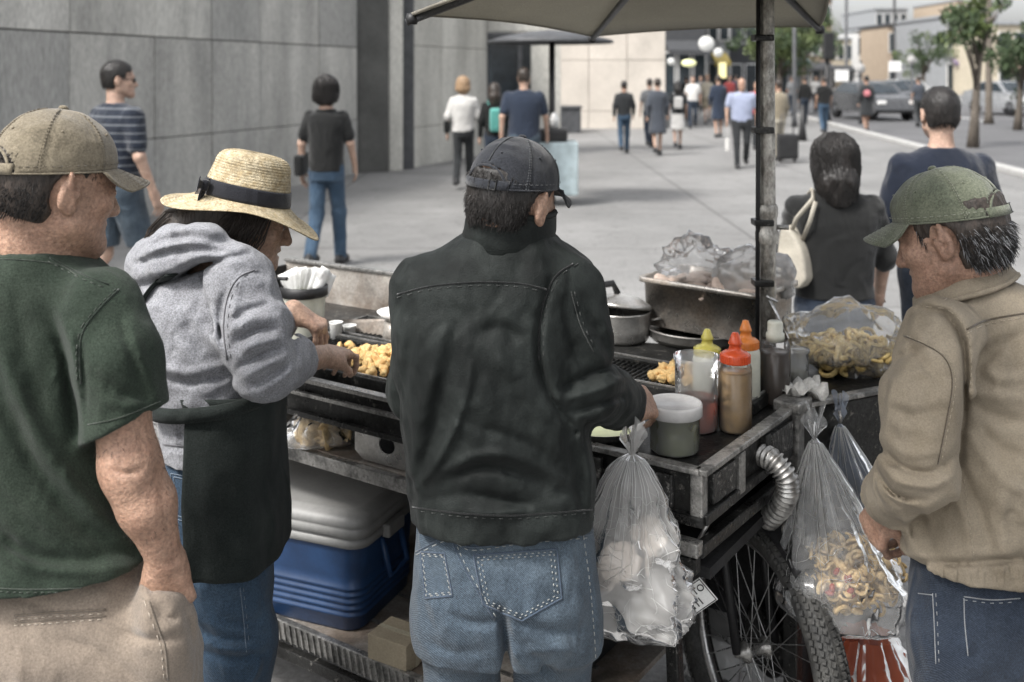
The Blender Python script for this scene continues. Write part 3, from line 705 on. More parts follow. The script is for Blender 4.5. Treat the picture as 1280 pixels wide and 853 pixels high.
# deck and inner floor
mb = MB(); deck = [K(0.02, .03, 0), Q0, Q1, K(-.12, 1.12, 0), K(.9, .80, 0), K(2.0, .75, 0), K(2.0, .03, 0)]
mb.prism([(p[0], p[1]) for p in deck], ZT - .02, ZT - .003, M['soot']); mb.build('deck', cart)
# front and side skirts with angle-iron edges
mb = MB()
def skirt(p, q, z0, z1, m, th=.012): mb.beam(p + V3(0, 0, (z0 + z1) / 2), q + V3(0, 0, (z0 + z1) / 2), th, z1 - z0, m)
skirt(K(2.0, .0, 0), K(.0, .0, 0), .855, .955, M['soot']); skirt(K(0, .0, 0), Q0, .862, .95, M['soot']); skirt(Q0, Q1, .62, .95, M['soot'])
skirt(Q1, K(-.12, 1.12, 0), .62, .95, M['soot']); skirt(K(2.0, 0, 0), K(2.0, .75, 0), .7, 1.06, M['soot'])
mb.build('skirt', cart)
mb = MB()
skirt(K(2.0, .75, 0), K(.72, .79, 0), .93, 1.075, M['pan']); mb.beam(K(2.0, .75, 1.08), K(.72, .79, 1.08), .028, .012, M['edge'], bev=.003)
for a in (1.02, 1.3, 1.62): mb.beam(K(a, .735, .95), K(a, .735, 1.07), .02, .03, M['soot'])
mb.box(K(1.2, .742, 1.0), (.11, .006, .05), mat('green_black_panel', (.03, .05, .045), .4, .3), CR, .003)
mb.build('splashback', cart)
mb = MB()
def angle(p, q, z, w=.026, m=None):
    m = m or M['edge']; mb.beam(p + V3(0, 0, z), q + V3(0, 0, z), w, .012, m, bev=.003); 
angle(K(2.0, -.012, 0), K(-.012, -.012, 0), .962); angle(K(-.014, -.02, 0), Q0 + V3(.0, 0, 0), .962, .03); angle(Q0, Q1, .962, .03); angle(Q1, K(-.12, 1.12, 0), .962)
mb.beam(K(2.0, -.02, .925), K(.45, -.02, .925), .014, .010, M['edge'], bev=.002); mb.beam(K(2.0, -.02, .87), K(.45, -.02, .87), .014, .014, M['frame'], bev=.002)
mb.beam(K(.45, -.016, .86), K(-.02, -.016, .86), .02, .02, M['frame'], bev=.003); mb.beam(K(-.016, -.01, .862), Q0 + V3(0, 0, .862), .02, .022, M['frame'], bev=.003)
mb.build('edge_trim', cart)
# tray corner: checker plates, corner angle, ledge below
mb = MB()
for a0, a1 in ((.05, .19), (.22, .40)): mb = MB(); mb.box(K((a0 + a1) / 2, -.012, .908), ((a1 - a0) / 2, .006, .034), M['tread'], CR, .003); mb.build('checker_plate', cart)
sd = nrm(Q0 - K(0, 0, 0)); Rs = np.stack([sd, V3(sd[1], -sd[0], 0), V3(0, 0, 1)], 1); side = lambda f, o, z: K(0, 0, 0) + (Q0 - K(0, 0, 0)) * f + Rs[:, 1] * o + V3(0, 0, z)
for f0, f1 in ((.08, .3), (.68, .93)): mb = MB(); mb.box(side((f0 + f1) / 2, .010, .908), ((f1 - f0) / 2 * .5, .006, .032), M['tread'], Rs, .003); mb.build('checker_plate', cart)
mb = MB(); mb.box(K(-.004, -.004, .905), (.014, .014, .055), M['edge'], CR, .004); mb.build('corner_angle', cart); mb = MB(); mb.box(side(.34, .012, .906), (.014, .01, .045), M['edge'], Rs, .003); mb.build('rib_plate', cart); mb = MB(); mb.box(side(.62, .012, .906), (.012, .01, .045), M['frame'], Rs, .003); mb.build('rib_plate', cart); mb = MB()
mb.box(Q0 + V3(0, 0, .80), (.022, .022, .16), M['edge'], Rs, .006); mb.box(Q0 + V3(0, 0, .968), (.04, .035, .014), M['edge'], Rs, .006)
mb.box(Q0 + V3(0, 0, .36), (.018, .018, .32), M['frame'], Rs, .004)
mb.build('corner_post', cart)
for (a, b) in ((1.97, .03), (1.97, .72), (.05, .85)):
    mb = MB(); mb.box(K(a, b, .47), (.018, .018, .47), M['frame'], CR, .004); mb.build('leg', cart)
mb = MB(); mb.beam(K(1.28, -.005, .28), K(1.28, -.005, .86), .025, .025, M['frame']); mb.build('upright', cart)
mb = MB(); mb.beam(K(.42, -.01, .80), K(-.01, -.01, .80), .03, .03, M['edge'], bev=.004); mb.beam(K(.45, .0, .76), K(-.0, .0, .76), .03, .035, M['frame'], bev=.004)
mb.beam(K(.0, 0, .79), Q0 + V3(0, 0, .80), .022, .028, M['frame'], bev=.004)
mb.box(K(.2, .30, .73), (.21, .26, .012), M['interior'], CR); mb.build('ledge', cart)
# shelves
mb = MB(); mb.box(K(1.2, .37, .762), (.79, .36, .008), M['pan'], CR, .003); mb.beam(K(2.0, -.005, .752), K(.45, -.005, .752), .02, .035, M['edge'], bev=.003); mb.build('middle_shelf', cart)
mb = MB(); mb.box(K(1.15, .37, .27), (.85, .37, .008), M['pan'], CR, .003); mb.beam(K(2.0, -.01, .268), K(.02, -.01, .268), .02, .05, M['edge'], bev=.003); mb.beam(K(2.0, -.02, .215), K(.02, -.02, .215), .025, .03, M['frame'], bev=.003)
for i in range(70): mb.beam(K(.35 + i * .022, -.024, .245), K(.361 + i * .022, -.024, .292), .004, .004, M['edge'])
for y in (.14, .29): mb.beam(K(1.95, y, .279), K(.4, y, .279), .012, .006, M['edge'])
mb.build('bottom_shelf', cart)
# back and end linings, dark underside
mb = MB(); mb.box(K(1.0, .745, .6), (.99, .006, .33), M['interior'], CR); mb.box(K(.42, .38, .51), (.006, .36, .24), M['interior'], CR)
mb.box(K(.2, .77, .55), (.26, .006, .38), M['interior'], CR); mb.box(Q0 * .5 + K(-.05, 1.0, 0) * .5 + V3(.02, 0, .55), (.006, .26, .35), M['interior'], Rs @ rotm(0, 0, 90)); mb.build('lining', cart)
mb = MB(); mb.beam(K(.42, .02, .36), K(-.0, .1, .30), .04, .07, M['frame'], bev=.006); mb.beam(K(.45, .0, .24), K(.05, .0, .23), .03, .05, M['frame'], bev=.006)
mb.beam(K(.12, .12, .72), K(.10, .12, .28), .03, .03, M['frame'], bev=.004); mb.build('undercarriage', cart)
# burner panel with round holes
mb = MB(); n = 22
pc = K(.98, .03, .825); Rp = CR
hole = [(.0 + .03 * math.cos(2 * math.pi * i / n), .03 * math.sin(2 * math.pi * i / n)) for i in range(n)]
for cx in (.11,):
    ring = []
    for i in range(n):
        a = 2 * math.pi * i / n; c_, s_ = math.cos(a), math.sin(a); k = 1 / max(abs(c_) / .11, abs(s_) / .052); ring.append((c_ * k, s_ * k))
    v = [xf((cx + x * .9, -.004, z * .72), Rp, pc) for x, z in hole] + [xf((cx + x, -.004, z), Rp, pc) for x, z in ring]
    mb.add(v, [(i, (i + 1) % n, n + (i + 1) % n, n + i) for i in range(n)], M['steel'], False)
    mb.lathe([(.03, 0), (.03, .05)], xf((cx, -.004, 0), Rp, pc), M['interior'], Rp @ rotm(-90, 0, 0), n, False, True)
mb.build('burner_panel', cart, solid=.003)
# grill: recessed fire box with bars
def grill(a0, a1, b0, b1):
    mb = MB()
    for p, q in ((K(a0, b0, 0), K(a1, b0, 0)), (K(a1, b0, 0), K(a1, b1, 0)), (K(a1, b1, 0), K(a0, b1, 0)), (K(a0, b1, 0), K(a0, b0, 0))):
        mb.beam(p + V3(0, 0, .962), q + V3(0, 0, .962), .022, .03, M['soot'], bev=.004); mb.beam(p + V3(0, 0, .980), q + V3(0, 0, .980), .006, .004, M['edge'])
    g = mb.build('grill', cart)
    mb = MB(); k = int((a1 - a0) / .016)
    for i in range(1, k): a = a0 + (a1 - a0) * i / k; mb.tube([K(a, b0, .966), K(a, b1, .966)], .0028, M['frame'], 5)
    for b in np.linspace(b0, b1, 7)[1:-1]: mb.tube([K(a0, b, .961), K(a1, b, .961)], .003, M['frame'], 5)
    mb.build('grate', g)
grill(.60, 1.38, .06, .33); grill(.72, 1.42, .36, .56); grill(.05, .56, .42, .62)
mb = MB(); mb.add([K(1.52, .40, .965), K(1.12, .46, .965), K(1.12, .47, 1.03), K(1.50, .41, .985)], [(0, 1, 2, 3)], M['pan'], False); mb.build('wind_plate', cart, solid=.004)
# flexible duct
hs = [P(930, 566, 2.44), P(948, 566, 2.36), P(968, 576, 2.32), P(983, 595, 2.31), P(985, 615, 2.32), P(976, 634, 2.36), P(960, 650, 2.44)]
hs = np.array(hs); tt = np.linspace(0, len(hs) - 1, 120); pth = np.stack([np.interp(tt, range(len(hs)), hs[:, i]) for i in range(3)], 1)
for _ in range(30): pth[1:-1] = (pth[:-2] + pth[1:-1] * 2 + pth[2:]) / 4
mb = MB(); mb.tube(pth, .0235 + .0035 * np.sign(np.sin(np.arange(120) * 1.25)), M['galv'], 14); mb.build('flexible_duct', cart)
mb = MB(); mb.tube([P(892, 640, 2.18), P(853, 716, 2.22)], .005, M['steel'], 8); mb.tube([P(853, 716, 2.22), P(846, 735, 2.3)], .004, M['steel'], 8); mb.build('stay_rod', cart)
for px, py, D in ((795, 556, 2.2), (1014, 535, 2.48), (1048, 520, 2.55)):
    c = P(px, py, D); mb = MB(); mb.tube([c + V3(0, .02, .01), c + V3(0, -.01, .012), c + V3(0, -.02, 0), c + V3(0, -.012, -.012)], .004, M['edge'], 6); mb.build('hook', cart)
# bicycle wheel
WC = V3(.608, 2.55, .345); WD = nrm(V3(.35, -.94, 0)); WN = V3(WD[1], -WD[0], 0); WN = WN if WN[0] < 0 else -WN
RW = np.stack([WD, V3(0, 0, 1), WN], 1)                  # wheel plane x,y; axis z
wheel = empty('wheel', WC); wheel.parent = cart; wheel.matrix_parent_inverse = mw(cart).inverted()
mb = MB(); R0, r0 = .302, .038; nt_, ns_ = 150, 14
pts = []
for i in range(nt_):
    th = 2 * math.pi * i / nt_; row = []
    for j in range(ns_ + 1):
        ph = 2 * math.pi * j / ns_; rr_ = r0; row.append(xf(((R0 + rr_ * math.cos(ph)) * math.cos(th), (R0 + rr_ * math.cos(ph)) * math.sin(th), rr_ * 1.0 * math.sin(ph)), RW, WC))
    pts.append(row)
mb.grid(pts, M['rubber'], True, True)
for i in range(132):                                     # tread knobs
    th = 2 * math.pi * i / 132
    for j, ph in enumerate((-1.15, -.72, -.28, .28, .72, 1.15)):
        t2 = th + (.5 if j % 2 else 0) * 2 * math.pi / 132; er = V3(math.cos(t2) * math.cos(ph), math.sin(t2) * math.cos(ph), math.sin(ph)); et = V3(-math.sin(t2), math.cos(t2), 0); eb = np.cross(er, et)
        rot = .35 * (1 if j < 3 else -1); e1 = et * math.cos(rot) + eb * math.sin(rot); e2 = np.cross(er, e1); c = V3(R0 * math.cos(t2), R0 * math.sin(t2), 0) + er * (r0 + .002)
        mb.box(xf(c, RW, WC), (.0055, .0042, .0042), M['rubber'], RW @ np.stack([e1, e2, er], 1))
mb.build('tyre', wheel)
mb = MB(); mb.lathe([(.262, -.012), (.270, -.013), (.273, 0), (.270, .013), (.262, .012), (.252, .009), (.250, 0), (.252, -.009), (.262, -.012)], WC, M['alu'], RW, 72, False, False); mb.build('rim', wheel)
mb = MB()
for i in range(36):
    a = 2 * math.pi * i / 36; sg = 1 if i % 2 else -1; a2 = a + (.95 if (i // 2) % 2 else -.95)
    mb.tube([xf((.022 * math.cos(a2), .022 * math.sin(a2), sg * .028), RW, WC), xf((.254 * math.cos(a), .254 * math.sin(a), sg * .004), RW, WC)], .0013, M['alu'], 4, caps=False)
o = mb.build('spokes', wheel); o['kind'] = 'thing'
mb = MB(); mb.lathe([(.008, -.06), (.012, -.045), (.026, -.033), (.026, -.026), (.014, -.02), (.014, .02), (.026, .026), (.026, .033), (.012, .045), (.008, .06)], WC, M['edge'], RW, 20); mb.build('hub', wheel)
mb = MB()
for sg in (-1, 1): mb.tube([xf((0, 0, .055 * sg), RW, WC), xf((-.05, .2, .058 * sg), RW, WC), xf((-.10, .40, .05 * sg), RW, WC)], [.011, .013, .015], M['black'], 8)
mb.tube([xf((-.10, .39, -.055), RW, WC), xf((-.10, .39, .055), RW, WC)], .016, M['black'], 8); mb.build('fork', cart)
mb = MB(); arc = []
for i in range(28):
    th = R(55 + 80 * i / 27); arc.append([xf((.362 * math.cos(th), .362 * math.sin(th), z), RW, WC) + V3(0, 0, -.012 * (abs(z) / .03) ** 2) for z in (-.035, -.018, 0, .018, .035)])
mb.grid(arc, M['black']); mb.build('mudguard', cart, solid=.003)
# chain guard / crank seen through the wheel
mb = MB(); mb.lathe([(.085, -.003), (.092, 0), (.085, .003)], P(955, 800, 2.75), M['frame'], RW, 26); mb.tube([P(955, 800, 2.7), P(1000, 770, 2.72)], .012, M['black'], 8); mb.build('chainring', cart)

# ================================================================== umbrella over the cart
um = empty('umbrella', (.7218, 2.9, ZT), 'grey brown market umbrella on a rusty steel pole rising from the cart', 'umbrella')
M['canvas'] = mat('umbrella_canvas', (.23, .215, .18), .85, var=.15, vs=3, fine=.3, fs=190, bump=.25, bs=300, trans=0)
M['pole'] = mat('rusty_pole', (.46, .445, .41), .36, .5, var=.5, vs=16, fine=.4, fs=120, bump=.5, bs=80, dark=(.09, .075, .062), dsc=34, damt=.65, stretch=(1, 1, .5))
tips = [P(515, 18, 2.4), P(740, 45, 3.6), P(1025, 33, 3.2), V3(.56, 1.5, 1.955), V3(.38, .95, 1.955), V3(.14, 1.15, 1.94)]
apex = V3(.43, 2.35, 2.27); mb = MB(); nn = len(tips); top = []
pts = []
for k in range(nn):
    a, b = tips[k], tips[(k + 1) % nn]
    for i in range(8):
        f = i / 8; e = a * (1 - f) + b * f; mid = (apex - e); e = e + nrm(V3(mid[0], mid[1], 0)) * .06 * math.sin(math.pi * f) * np.linalg.norm(a - b) * .35 + V3(0, 0, .035 * math.sin(math.pi * f) * .3)
        row = []
        for j in range(9):
            g = j / 8; q = e * (1 - g) + apex * g; q = q + V3(0, 0, -.05 * math.sin(math.pi * g) * (.5 + .5 * math.sin(math.pi * f))); row.append(q)
        pts.append(row)
_t = M['canvas'].node_tree; _b = _t.nodes['Principled BSDF']; _tl = _t.nodes.new('ShaderNodeBsdfTranslucent'); _mx = _t.nodes.new('ShaderNodeMixShader'); _mx.inputs[0].default_value = .26
_o = [n_ for n_ in _t.nodes if n_.type == 'OUTPUT_MATERIAL'][0]; _tl.inputs[0].default_value = (.62, .60, .53, 1); _t.links.new(_b.outputs[0], _mx.inputs[1]); _t.links.new(_tl.outputs[0], _mx.inputs[2]); _t.links.new(_mx.outputs[0], _o.inputs[0])
mb.grid(pts, M['canvas'], True, True); can = mb.build('canopy', um, solid=.003)
mb = MB(); hem = [r_[0] for r_ in pts]; mb.tube(hem, .0045, M['canvas'], 6, True, flat=1.0); mb.build('hem', can)
for tp in tips:
    mb = MB(); d = apex - tp; mb.tube([tp - nrm(d) * .015 + V3(0, 0, -.012), tp + d * .5 + V3(0, 0, -.062), apex + V3(0, 0, -.03)], [.009, .012, .012], M['dgrey'], 8)
    mb.lathe([(.012, -.012), (.016, 0), (.012, .014)], tp + V3(0, 0, -.012), M['black'], None, 10); mb.build('rib', um)
mb = MB(); pb = V3(.7218, 2.9, 0)
mb.tube([pb + V3(.004, 0, ZT), pb + V3(.003, 0, 1.35), pb + V3(0, 0, 1.95), pb + V3(0, 0, 2.13)], [.0225, .022, .021, .021], M['pole'], 16)
mb.build('pole', um)
mb = MB(); mb.tube([pb + V3(-.03, -.012, ZT), pb + V3(-.0285, -.014, 1.5), pb + V3(-.027, -.012, 2.05)], .0065, M['black'], 8)
for z in (1.01, 1.19, 1.36, 1.62, 1.88): mb.box(pb + V3(-.014, -.006, z), (.028, .026, .009), M['frame'], None, .004)
mb.build('side_rod', um)
mb = MB(); mb.lathe([(.03, 0), (.033, .01), (.033, .03), (.028, .04), (.028, .07), (.031, .08), (.031, .1), (.027, .11)], pb + V3(0, 0, 1.3), M['pole'], None, 20, False, False); mb.tube([pb + V3(.02, 0, 1.345), pb + V3(.06, -.01, 1.345)], .007, M['edge'], 8); mb.build('clamp', um)
mb = MB(); mb.tube([P(962, 375, 2.86), P(972, 395, 2.84), P(985, 428, 2.82)], .004, M['alu'], 6); mb.tube([P(958, 370, 2.86), P(972, 378, 2.85)], .004, M['alu'], 6); mb.build('tie_wire', um)

# ================================================================== things on the cart
def film_bag(name, label, cat, top, bottom, w, dpt, film, seed, neck=.12, yaw=-20, nh=44, na=72, knot=.02, slump=.5, wr=.055, lean=V3(0, 0, 0), flare=True, group=None, loops=True, pw=.9, folds=0, crinkle_glints=0):
    """hanging plastic bag: gathered neck, pleats running down, bulging bottom with corners"""
    top = np.asarray(top, float); H = top[2] - bottom; Rm = rotm(0, 0, yaw); pts = []; g = random.Random(seed); ph = [g.uniform(0, 6.28) for _ in range(8)]
    ths = np.linspace(0, 2 * np.pi, na, endpoint=False)
    q0 = np.stack([np.cos(ths), np.sin(ths), 0 * ths], 1)
    rows = []
    for i in range(nh):
        t = i / (nh - 1)                                   # 0 neck .. 1 bottom
        z = top[2] - H * t
        prof = knot + (1 - knot) * (np.clip(t / .72, 0, 1) ** pw) if True else 0
        cl = np.clip((t - .86) / .14, 0, 1); prof *= math.sqrt(max(0., 1 - cl ** 2.2 * .93))
        pleat = 1 + .10 * (1 - t) ** 1.1 * np.sin(11 * ths + ph[0] + 1.5 * t) + .08 * (1 - t) * np.sin(17 * ths + ph[1]) + .035 * np.sin(5 * ths + ph[2] + 3 * t)
        ex = 2.0 + .9 * t; sq = (np.abs(np.cos(ths)) ** ex + np.abs(np.sin(ths)) ** ex) ** (-1 / ex)
        x = w / 2 * prof * pleat * sq * np.cos(ths); y = dpt / 2 * prof * pleat * sq * np.sin(ths)
        nz = fbm(np.stack([x * 22 + seed, y * 22, np.full(na, z * 20)], 1), 3) - .5; nz2 = np.abs(fbm(np.stack([x * 40 + seed, y * 40, np.full(na, z * 30)], 1), 2) - .5)
        k = 1 + (nz * 2.4 - nz2 * 1.2) * wr * 4 * (.35 + .65 * t)
        sw = V3(0, 0, 0) + lean * t
        rows.append(xf(np.stack([x * k, y * k, np.full(na, z) - top[2] + (nz * .012 if t > .85 else 0)], 1), Rm, top + sw))
    pts = np.transpose(np.array(rows), (1, 0, 2)); mb = MB(); mb.grid(pts, film, True, True)
    b = len(mb.v); mb.add([*pts[:, -1, :]], [tuple(range(na))], film)
    g2 = np.random.default_rng(seed)
    for i in range(folds):                                # tight folds running down from the knot
        j = int(g2.integers(na)); k0 = 1; k1 = int(g2.uniform(.3, .78) * nh); ln = pts[j, k0:k1]
        cx = pts[:, k0:k1].mean(0); dv = ln - cx; dv = dv / (np.linalg.norm(dv, axis=1)[:, None] + 1e-6); ln = ln + dv * .0025
        mb.tube(ln, np.linspace(.0012, .0004, len(ln)), M['fold'], 4, caps=False)
    for i in range(crinkle_glints):                              # short pale threads standing in for highlights on crinkled film
        a_, b_ = g2.uniform(.2, .97) * nh, g2.uniform(0, na); dr = g2.uniform(0, 6.28); ln = []
        for k in range(int(g2.integers(3, 8))):
            ia = int(np.clip(a_, 1, nh - 2)); q = pts[int(b_) % na, ia]; cx = pts[:, ia].mean(0); dv = q - cx; ln.append(q + dv / (np.linalg.norm(dv) + 1e-6) * .002); dr += g2.normal() * .6; a_ += 1.3 * math.sin(dr); b_ += 1.6 * math.cos(dr)
        ln = np.array(ln)
        if np.linalg.norm(ln[-1] - ln[0]) > .006: mb.tube(ln, np.linspace(.0009, .0002, len(ln)), M['fold'], 3, caps=False)
    if flare:                                             # gathered tail and handles above the knot
        fr = []
        for i in range(7):
            t = i / 6; r = w * .5 * (knot * .8 + .12 * t); k = 1 + .5 * np.sin(7 * ths + ph[3]) * t
            fr.append(xf(np.stack([r * k * np.cos(ths), r * k * np.sin(ths), .055 * t * (1 + .5 * np.sin(3 * ths + ph[4]))], 1), Rm, top))
        mb.grid(np.transpose(np.array(fr), (1, 0, 2)), film, True, True)
    if loops:
        for s_ in (-1, 1): mb.tube([top, top + V3(s_ * .012, 0, .03), top + V3(s_ * .008, .01, .055), top + V3(0, .012, .03)], .0022, film, 5)
    return tag(mb.build(name), label, cat, group)
M['fold'] = plastic_film('bag_fold_glint', (.9, .9, .89), .62, .25); M['film'] = plastic_film('clear_bag', (.86, .87, .87), .24, .2); M['film_white'] = plastic_film('milky_bag', (.78, .77, .75), .40, .24); M['film_blue'] = plastic_film('blue_grey_bag', (.42, .47, .56), .45, .22)
M['film_grey'] = plastic_film('grey_bag', (.6, .6, .59), .55, .25)
M['bread'] = mat('bread', (.56, .40, .20), .7, var=.45, vs=14, fine=.25, fs=120, bump=.5, bs=90, dark=(.62, .48, .28), dsc=20, damt=.7)
M['dough'] = mat('pale_food', (.66, .48, .22), .6, var=.35, vs=30, fine=.25, fs=160, bump=.5, bs=140, dark=(.42, .22, .07), dsc=45, damt=.8)
M['chips'] = mat('chips', (.60, .43, .16), .6, var=.4, vs=16, fine=.25, fs=120, bump=.4, dark=(.70, .58, .30), dsc=30, damt=.6)

def pile(name, label, cen, rad, n, size, m, seed, flat=.6, up=1.0, kind='stuff', shape='lump', cat=None):
    g = np.random.default_rng(seed); mb = MB()
    for i in range(n):
        q = g.normal(size=3); q /= np.linalg.norm(q); q *= g.uniform(0, 1) ** .45; c = cen + q * np.asarray(rad); s = size * g.uniform(.7, 1.3)
        Rm = rotm(*g.uniform(0, 360, 3))
        if shape == 'lump' or (shape == 'curl' and i % 4 == 0): mb.lump(c, V3(s * 1.1, s * .8, s * flat), m, seed + i, .5, 2, Rm)
        elif shape == 'curl' and i % 4:
            a = np.linspace(0, g.uniform(2.5, 4.5), 9); mb.tube(xf(np.stack([s * np.cos(a), s * np.sin(a), .25 * s * a], 1), Rm, c), s * .33, m, 6, flat=.75)
        else:
            v, f = ICO[1]; mb.add(xf(np.array(v) * V3(s, s, s * .15), Rm, c), f, m)
    return tag(mb.build(name), label, cat, None, kind)
# bag hanging at the tray front (milky, folded paper and bags inside)
film_bag('plastic_bag', 'milky crumpled plastic bag hanging at the tray front beside the man in black', 'plastic bag', P(790, 568, 2.08), P(790, 792, 2.08)[2], .262, .17, M['film_white'], 3, yaw=-25, wr=.11, knot=.06, lean=V3(-.014, 0, 0), pw=.62, folds=60, crinkle_glints=260)
mb = MB(); g = np.random.default_rng(5)
for i in range(5): mb.lump(P(786 + g.uniform(-28, 32), 705 + 22 * g.normal(), 2.09 + g.uniform(-.03, .03)), V3(.040, .005, .045) * g.uniform(.7, 1.1), mat('crumpled_paper', (.62, .54, .47), .8, var=.15), i, .35, 3, rotm(*g.uniform(0, 360, 3)), 3)
tag(mb.build('bag_filling'), 'pale crumpled wrappings inside the milky bag at the tray front', 'wrapping', None, 'stuff')
# bag of bread at the corner post
film_bag('plastic_bag', 'clear tied bag of bread hanging from the corner post above the wheel', 'plastic bag', P(1018, 548, 2.40), P(1060, 786, 2.40)[2], .285, .2, M['film'], 8, yaw=-15, wr=.05, knot=.035, lean=V3(.075, 0, 0), folds=60, crinkle_glints=90)
pile('bread_pieces', 'golden bread rolls and pieces inside the clear bag by the wheel', P(1064, 716, 2.40), V3(.122, .075, .082), 420, .0135, M['bread'], 4, cat='bread', shape='curl')
mb = MB(); g = np.random.default_rng(9)
for i in range(7): mb.lump(P(1045 + g.uniform(-20, 22), 728 + g.uniform(-16, 22), 2.335), V3(.011, .007, .006), mat('red_pepper', (.22, .035, .022), .45, bump=.2), i, .3, 2, rotm(*g.uniform(0, 360, 3)))
tag(mb.build('red_peppers'), 'dark red bits among the bread in the clear bag', 'food', None, 'stuff')
film_bag('plastic_bag', 'bluish tied bag hanging behind the bag of bread', 'plastic bag', P(1050, 530, 2.55), P(1085, 668, 2.55)[2], .19, .13, M['film_blue'], 12, yaw=-10, wr=.05, knot=.04, lean=V3(.055, 0, 0), folds=40)
film_bag('plastic_bag', 'large grey crumpled bag stowed behind the spokes of the wheel', 'plastic bag', P(930, 620, 2.95), P(935, 860, 2.95)[2], .42, .22, M['film_grey'], 21, yaw=-20, wr=.1, knot=.2, flare=False, loops=False)
o = film_bag('plastic_bag', 'orange red bag lying on the ground under the bag of bread', 'plastic bag', P(1082, 792, 2.55), .002, .36, .3, plastic_film('red_bag', (.50, .12, .05), .85, .45), 31, yaw=10, wr=.11, knot=.35, flare=False, loops=False)
# steel box on the shallow pan
def open_box(mb, c, Rm, hx, hy, z0, z1, m, th=.004, lip=.012, taper=.97):
    v = []; 
    def ring(x, y, z, r=.03, n=5):
        pts = []
        for sx, sy, a0 in ((1, 1, 0), (-1, 1, 90), (-1, -1, 180), (1, -1, 270)):
            for i in range(n): a = R(a0 + 90 * i / (n - 1)); pts.append(xf((sx * (x - r) + r * math.cos(a), sy * (y - r) + r * math.sin(a), z), Rm, c))
        return pts
    rows = [ring(hx * taper, hy * taper, z0), ring(hx, hy, z1), ring(hx + lip * .6, hy + lip * .6, z1 + .004), ring(hx + lip, hy + lip, z1 + .001), ring(hx + lip, hy + lip, z1 - .012), ring(hx + lip - .004, hy + lip - .004, z1 - .012)]
    rows2 = [ring(hx - th, hy - th, z1), ring(hx * taper - th, hy * taper - th, z0 + th)]
    n = len(rows[0])
    A = [rows2[1], rows2[0]] + [rows[2], rows[3], rows[4], rows[5]]
    Bq = [rows[0], rows[1], rows[5]]
    for rs in (A, Bq):
        vv = [p for r_ in rs for p in r_]; mb.add(vv, [(i * n + j, i * n + (j + 1) % n, (i + 1) * n + (j + 1) % n, (i + 1) * n + j) for i in range(len(rs) - 1) for j in range(n)], m)
    mb.add(rows[0], [tuple(range(n))[::-1]], m); mb.add(rows2[1], [tuple(range(n))], m)
bc = P(900, 392, 3.16); bd = nrm(P(940, 372, 3.0) - P(803, 350, 3.25)); bd[2] = 0; bd = nrm(bd); RB = np.stack([bd, V3(-bd[1], bd[0], 0), V3(0, 0, 1)], 1)
corner = V3(*P(942, 372, 3.0)[:2], 0); bc = corner - RB[:, 0] * .195 + RB[:, 1] * .135
mb = MB(); open_box(mb, V3(bc[0], bc[1], 0), RB, .20, .135, .984, 1.132, mat('stained_box_steel', (.52, .49, .45), .33, .75, var=.35, vs=9, fine=.3, fs=130, bump=.4, bs=60, dark=(.24, .18, .13), dsc=9, damt=.7)); tag(mb.build('steel_box'), 'deep stained steel box raised on pans at the foot of the umbrella pole', 'food box')
def crumple(name, label, c, rad, m, seed, amp=.5, pile_on=None, sub=4, fr=2.4):
    mb = MB(); v, f = ICO[sub]; q = np.array(v); d = 1 + amp * (fbm(q * fr + seed, 3) - .5) * 2 - amp * .9 * np.abs(fbm(q * fr * 2.2 + seed + 9, 3) - .5)
    mb.add(q * d[:, None] * rad + c, f, m); return tag(mb.build(name), label, 'plastic bag')
crumple('plastic_bag', 'clear crumpled bag standing up at the left in the steel box', V3(*(bc - RB[:, 0] * .10 + RB[:, 1] * .02)[:2], 1.15), V3(.12, .11, .10), M['film'], 3, .6)
crumple('plastic_bag', 'white knotted bag bulging at the right of the steel box', V3(*(bc + RB[:, 0] * .10 + RB[:, 1] * .05)[:2], 1.14), V3(.125, .12, .10), M['film_white'], 14, .4)
mb = MB(); g = np.random.default_rng(2)
for i in range(34): 
    q = bc + RB[:, 0] * g.uniform(-.17, .17) + RB[:, 1] * g.uniform(-.10, .10); mb.lump(V3(q[0], q[1], 1.105 + g.uniform(-.01, .022)), V3(.045, .035, .014), mat('flat_bread', (.55, .44, .37), .8, var=.25, bump=.4) if i == 0 else mb.m[0], i, .35, 2, rotm(g.uniform(-25, 25), g.uniform(-25, 25), g.uniform(0, 360)))
tag(mb.build('flat_breads'), 'pinkish flat pieces filling the steel box under the clear bags', 'food', None, 'stuff')
# pots behind the tray
def pot(c, r, h, label, lid=True, m=None):
    t = empty('cooking_pot', c, label, 'pot'); m = m or M['steel']
    mb = MB(); mb.lathe([(r * .9, 0), (r * .97, .012), (r, h * .5), (r, h), (r * 1.035, h + .004), (r * 1.035, h + .008), (r * .97, h + .006), (r * .96, .015)], c, m, None, 44, True, True); mb.build('body', t)
    if lid:
        mb = MB(); Rl = rotm(-8, 6, 0); mb.lathe([(r * 1.06, 0), (r * 1.06, .008), (r * .98, .014), (r * .6, .032), (.002, .04)], c + V3(0, 0, h + .018), m, Rl, 44); ld_ = mb.build('lid', t)
        mb = MB(); q = c + V3(-.06, .0, h + .058); mb.tube([q + V3(-.05, -.02, .0), q + V3(-.035, -.02, .025), q + V3(.035, 0, .032), q + V3(.05, 0, .0)], .011, M['black'], 8); mb.build('handle', ld_)
    for s_ in (-1, 1):
        mb = MB(); mb.tube([c + V3(s_ * r * .98, -.03, h * .8), c + V3(s_ * (r + .03), -.03, h * .82), c + V3(s_ * (r + .03), .03, h * .82), c + V3(s_ * r * .98, .03, h * .8)], .005, m, 6); mb.build('loop_handle', t)
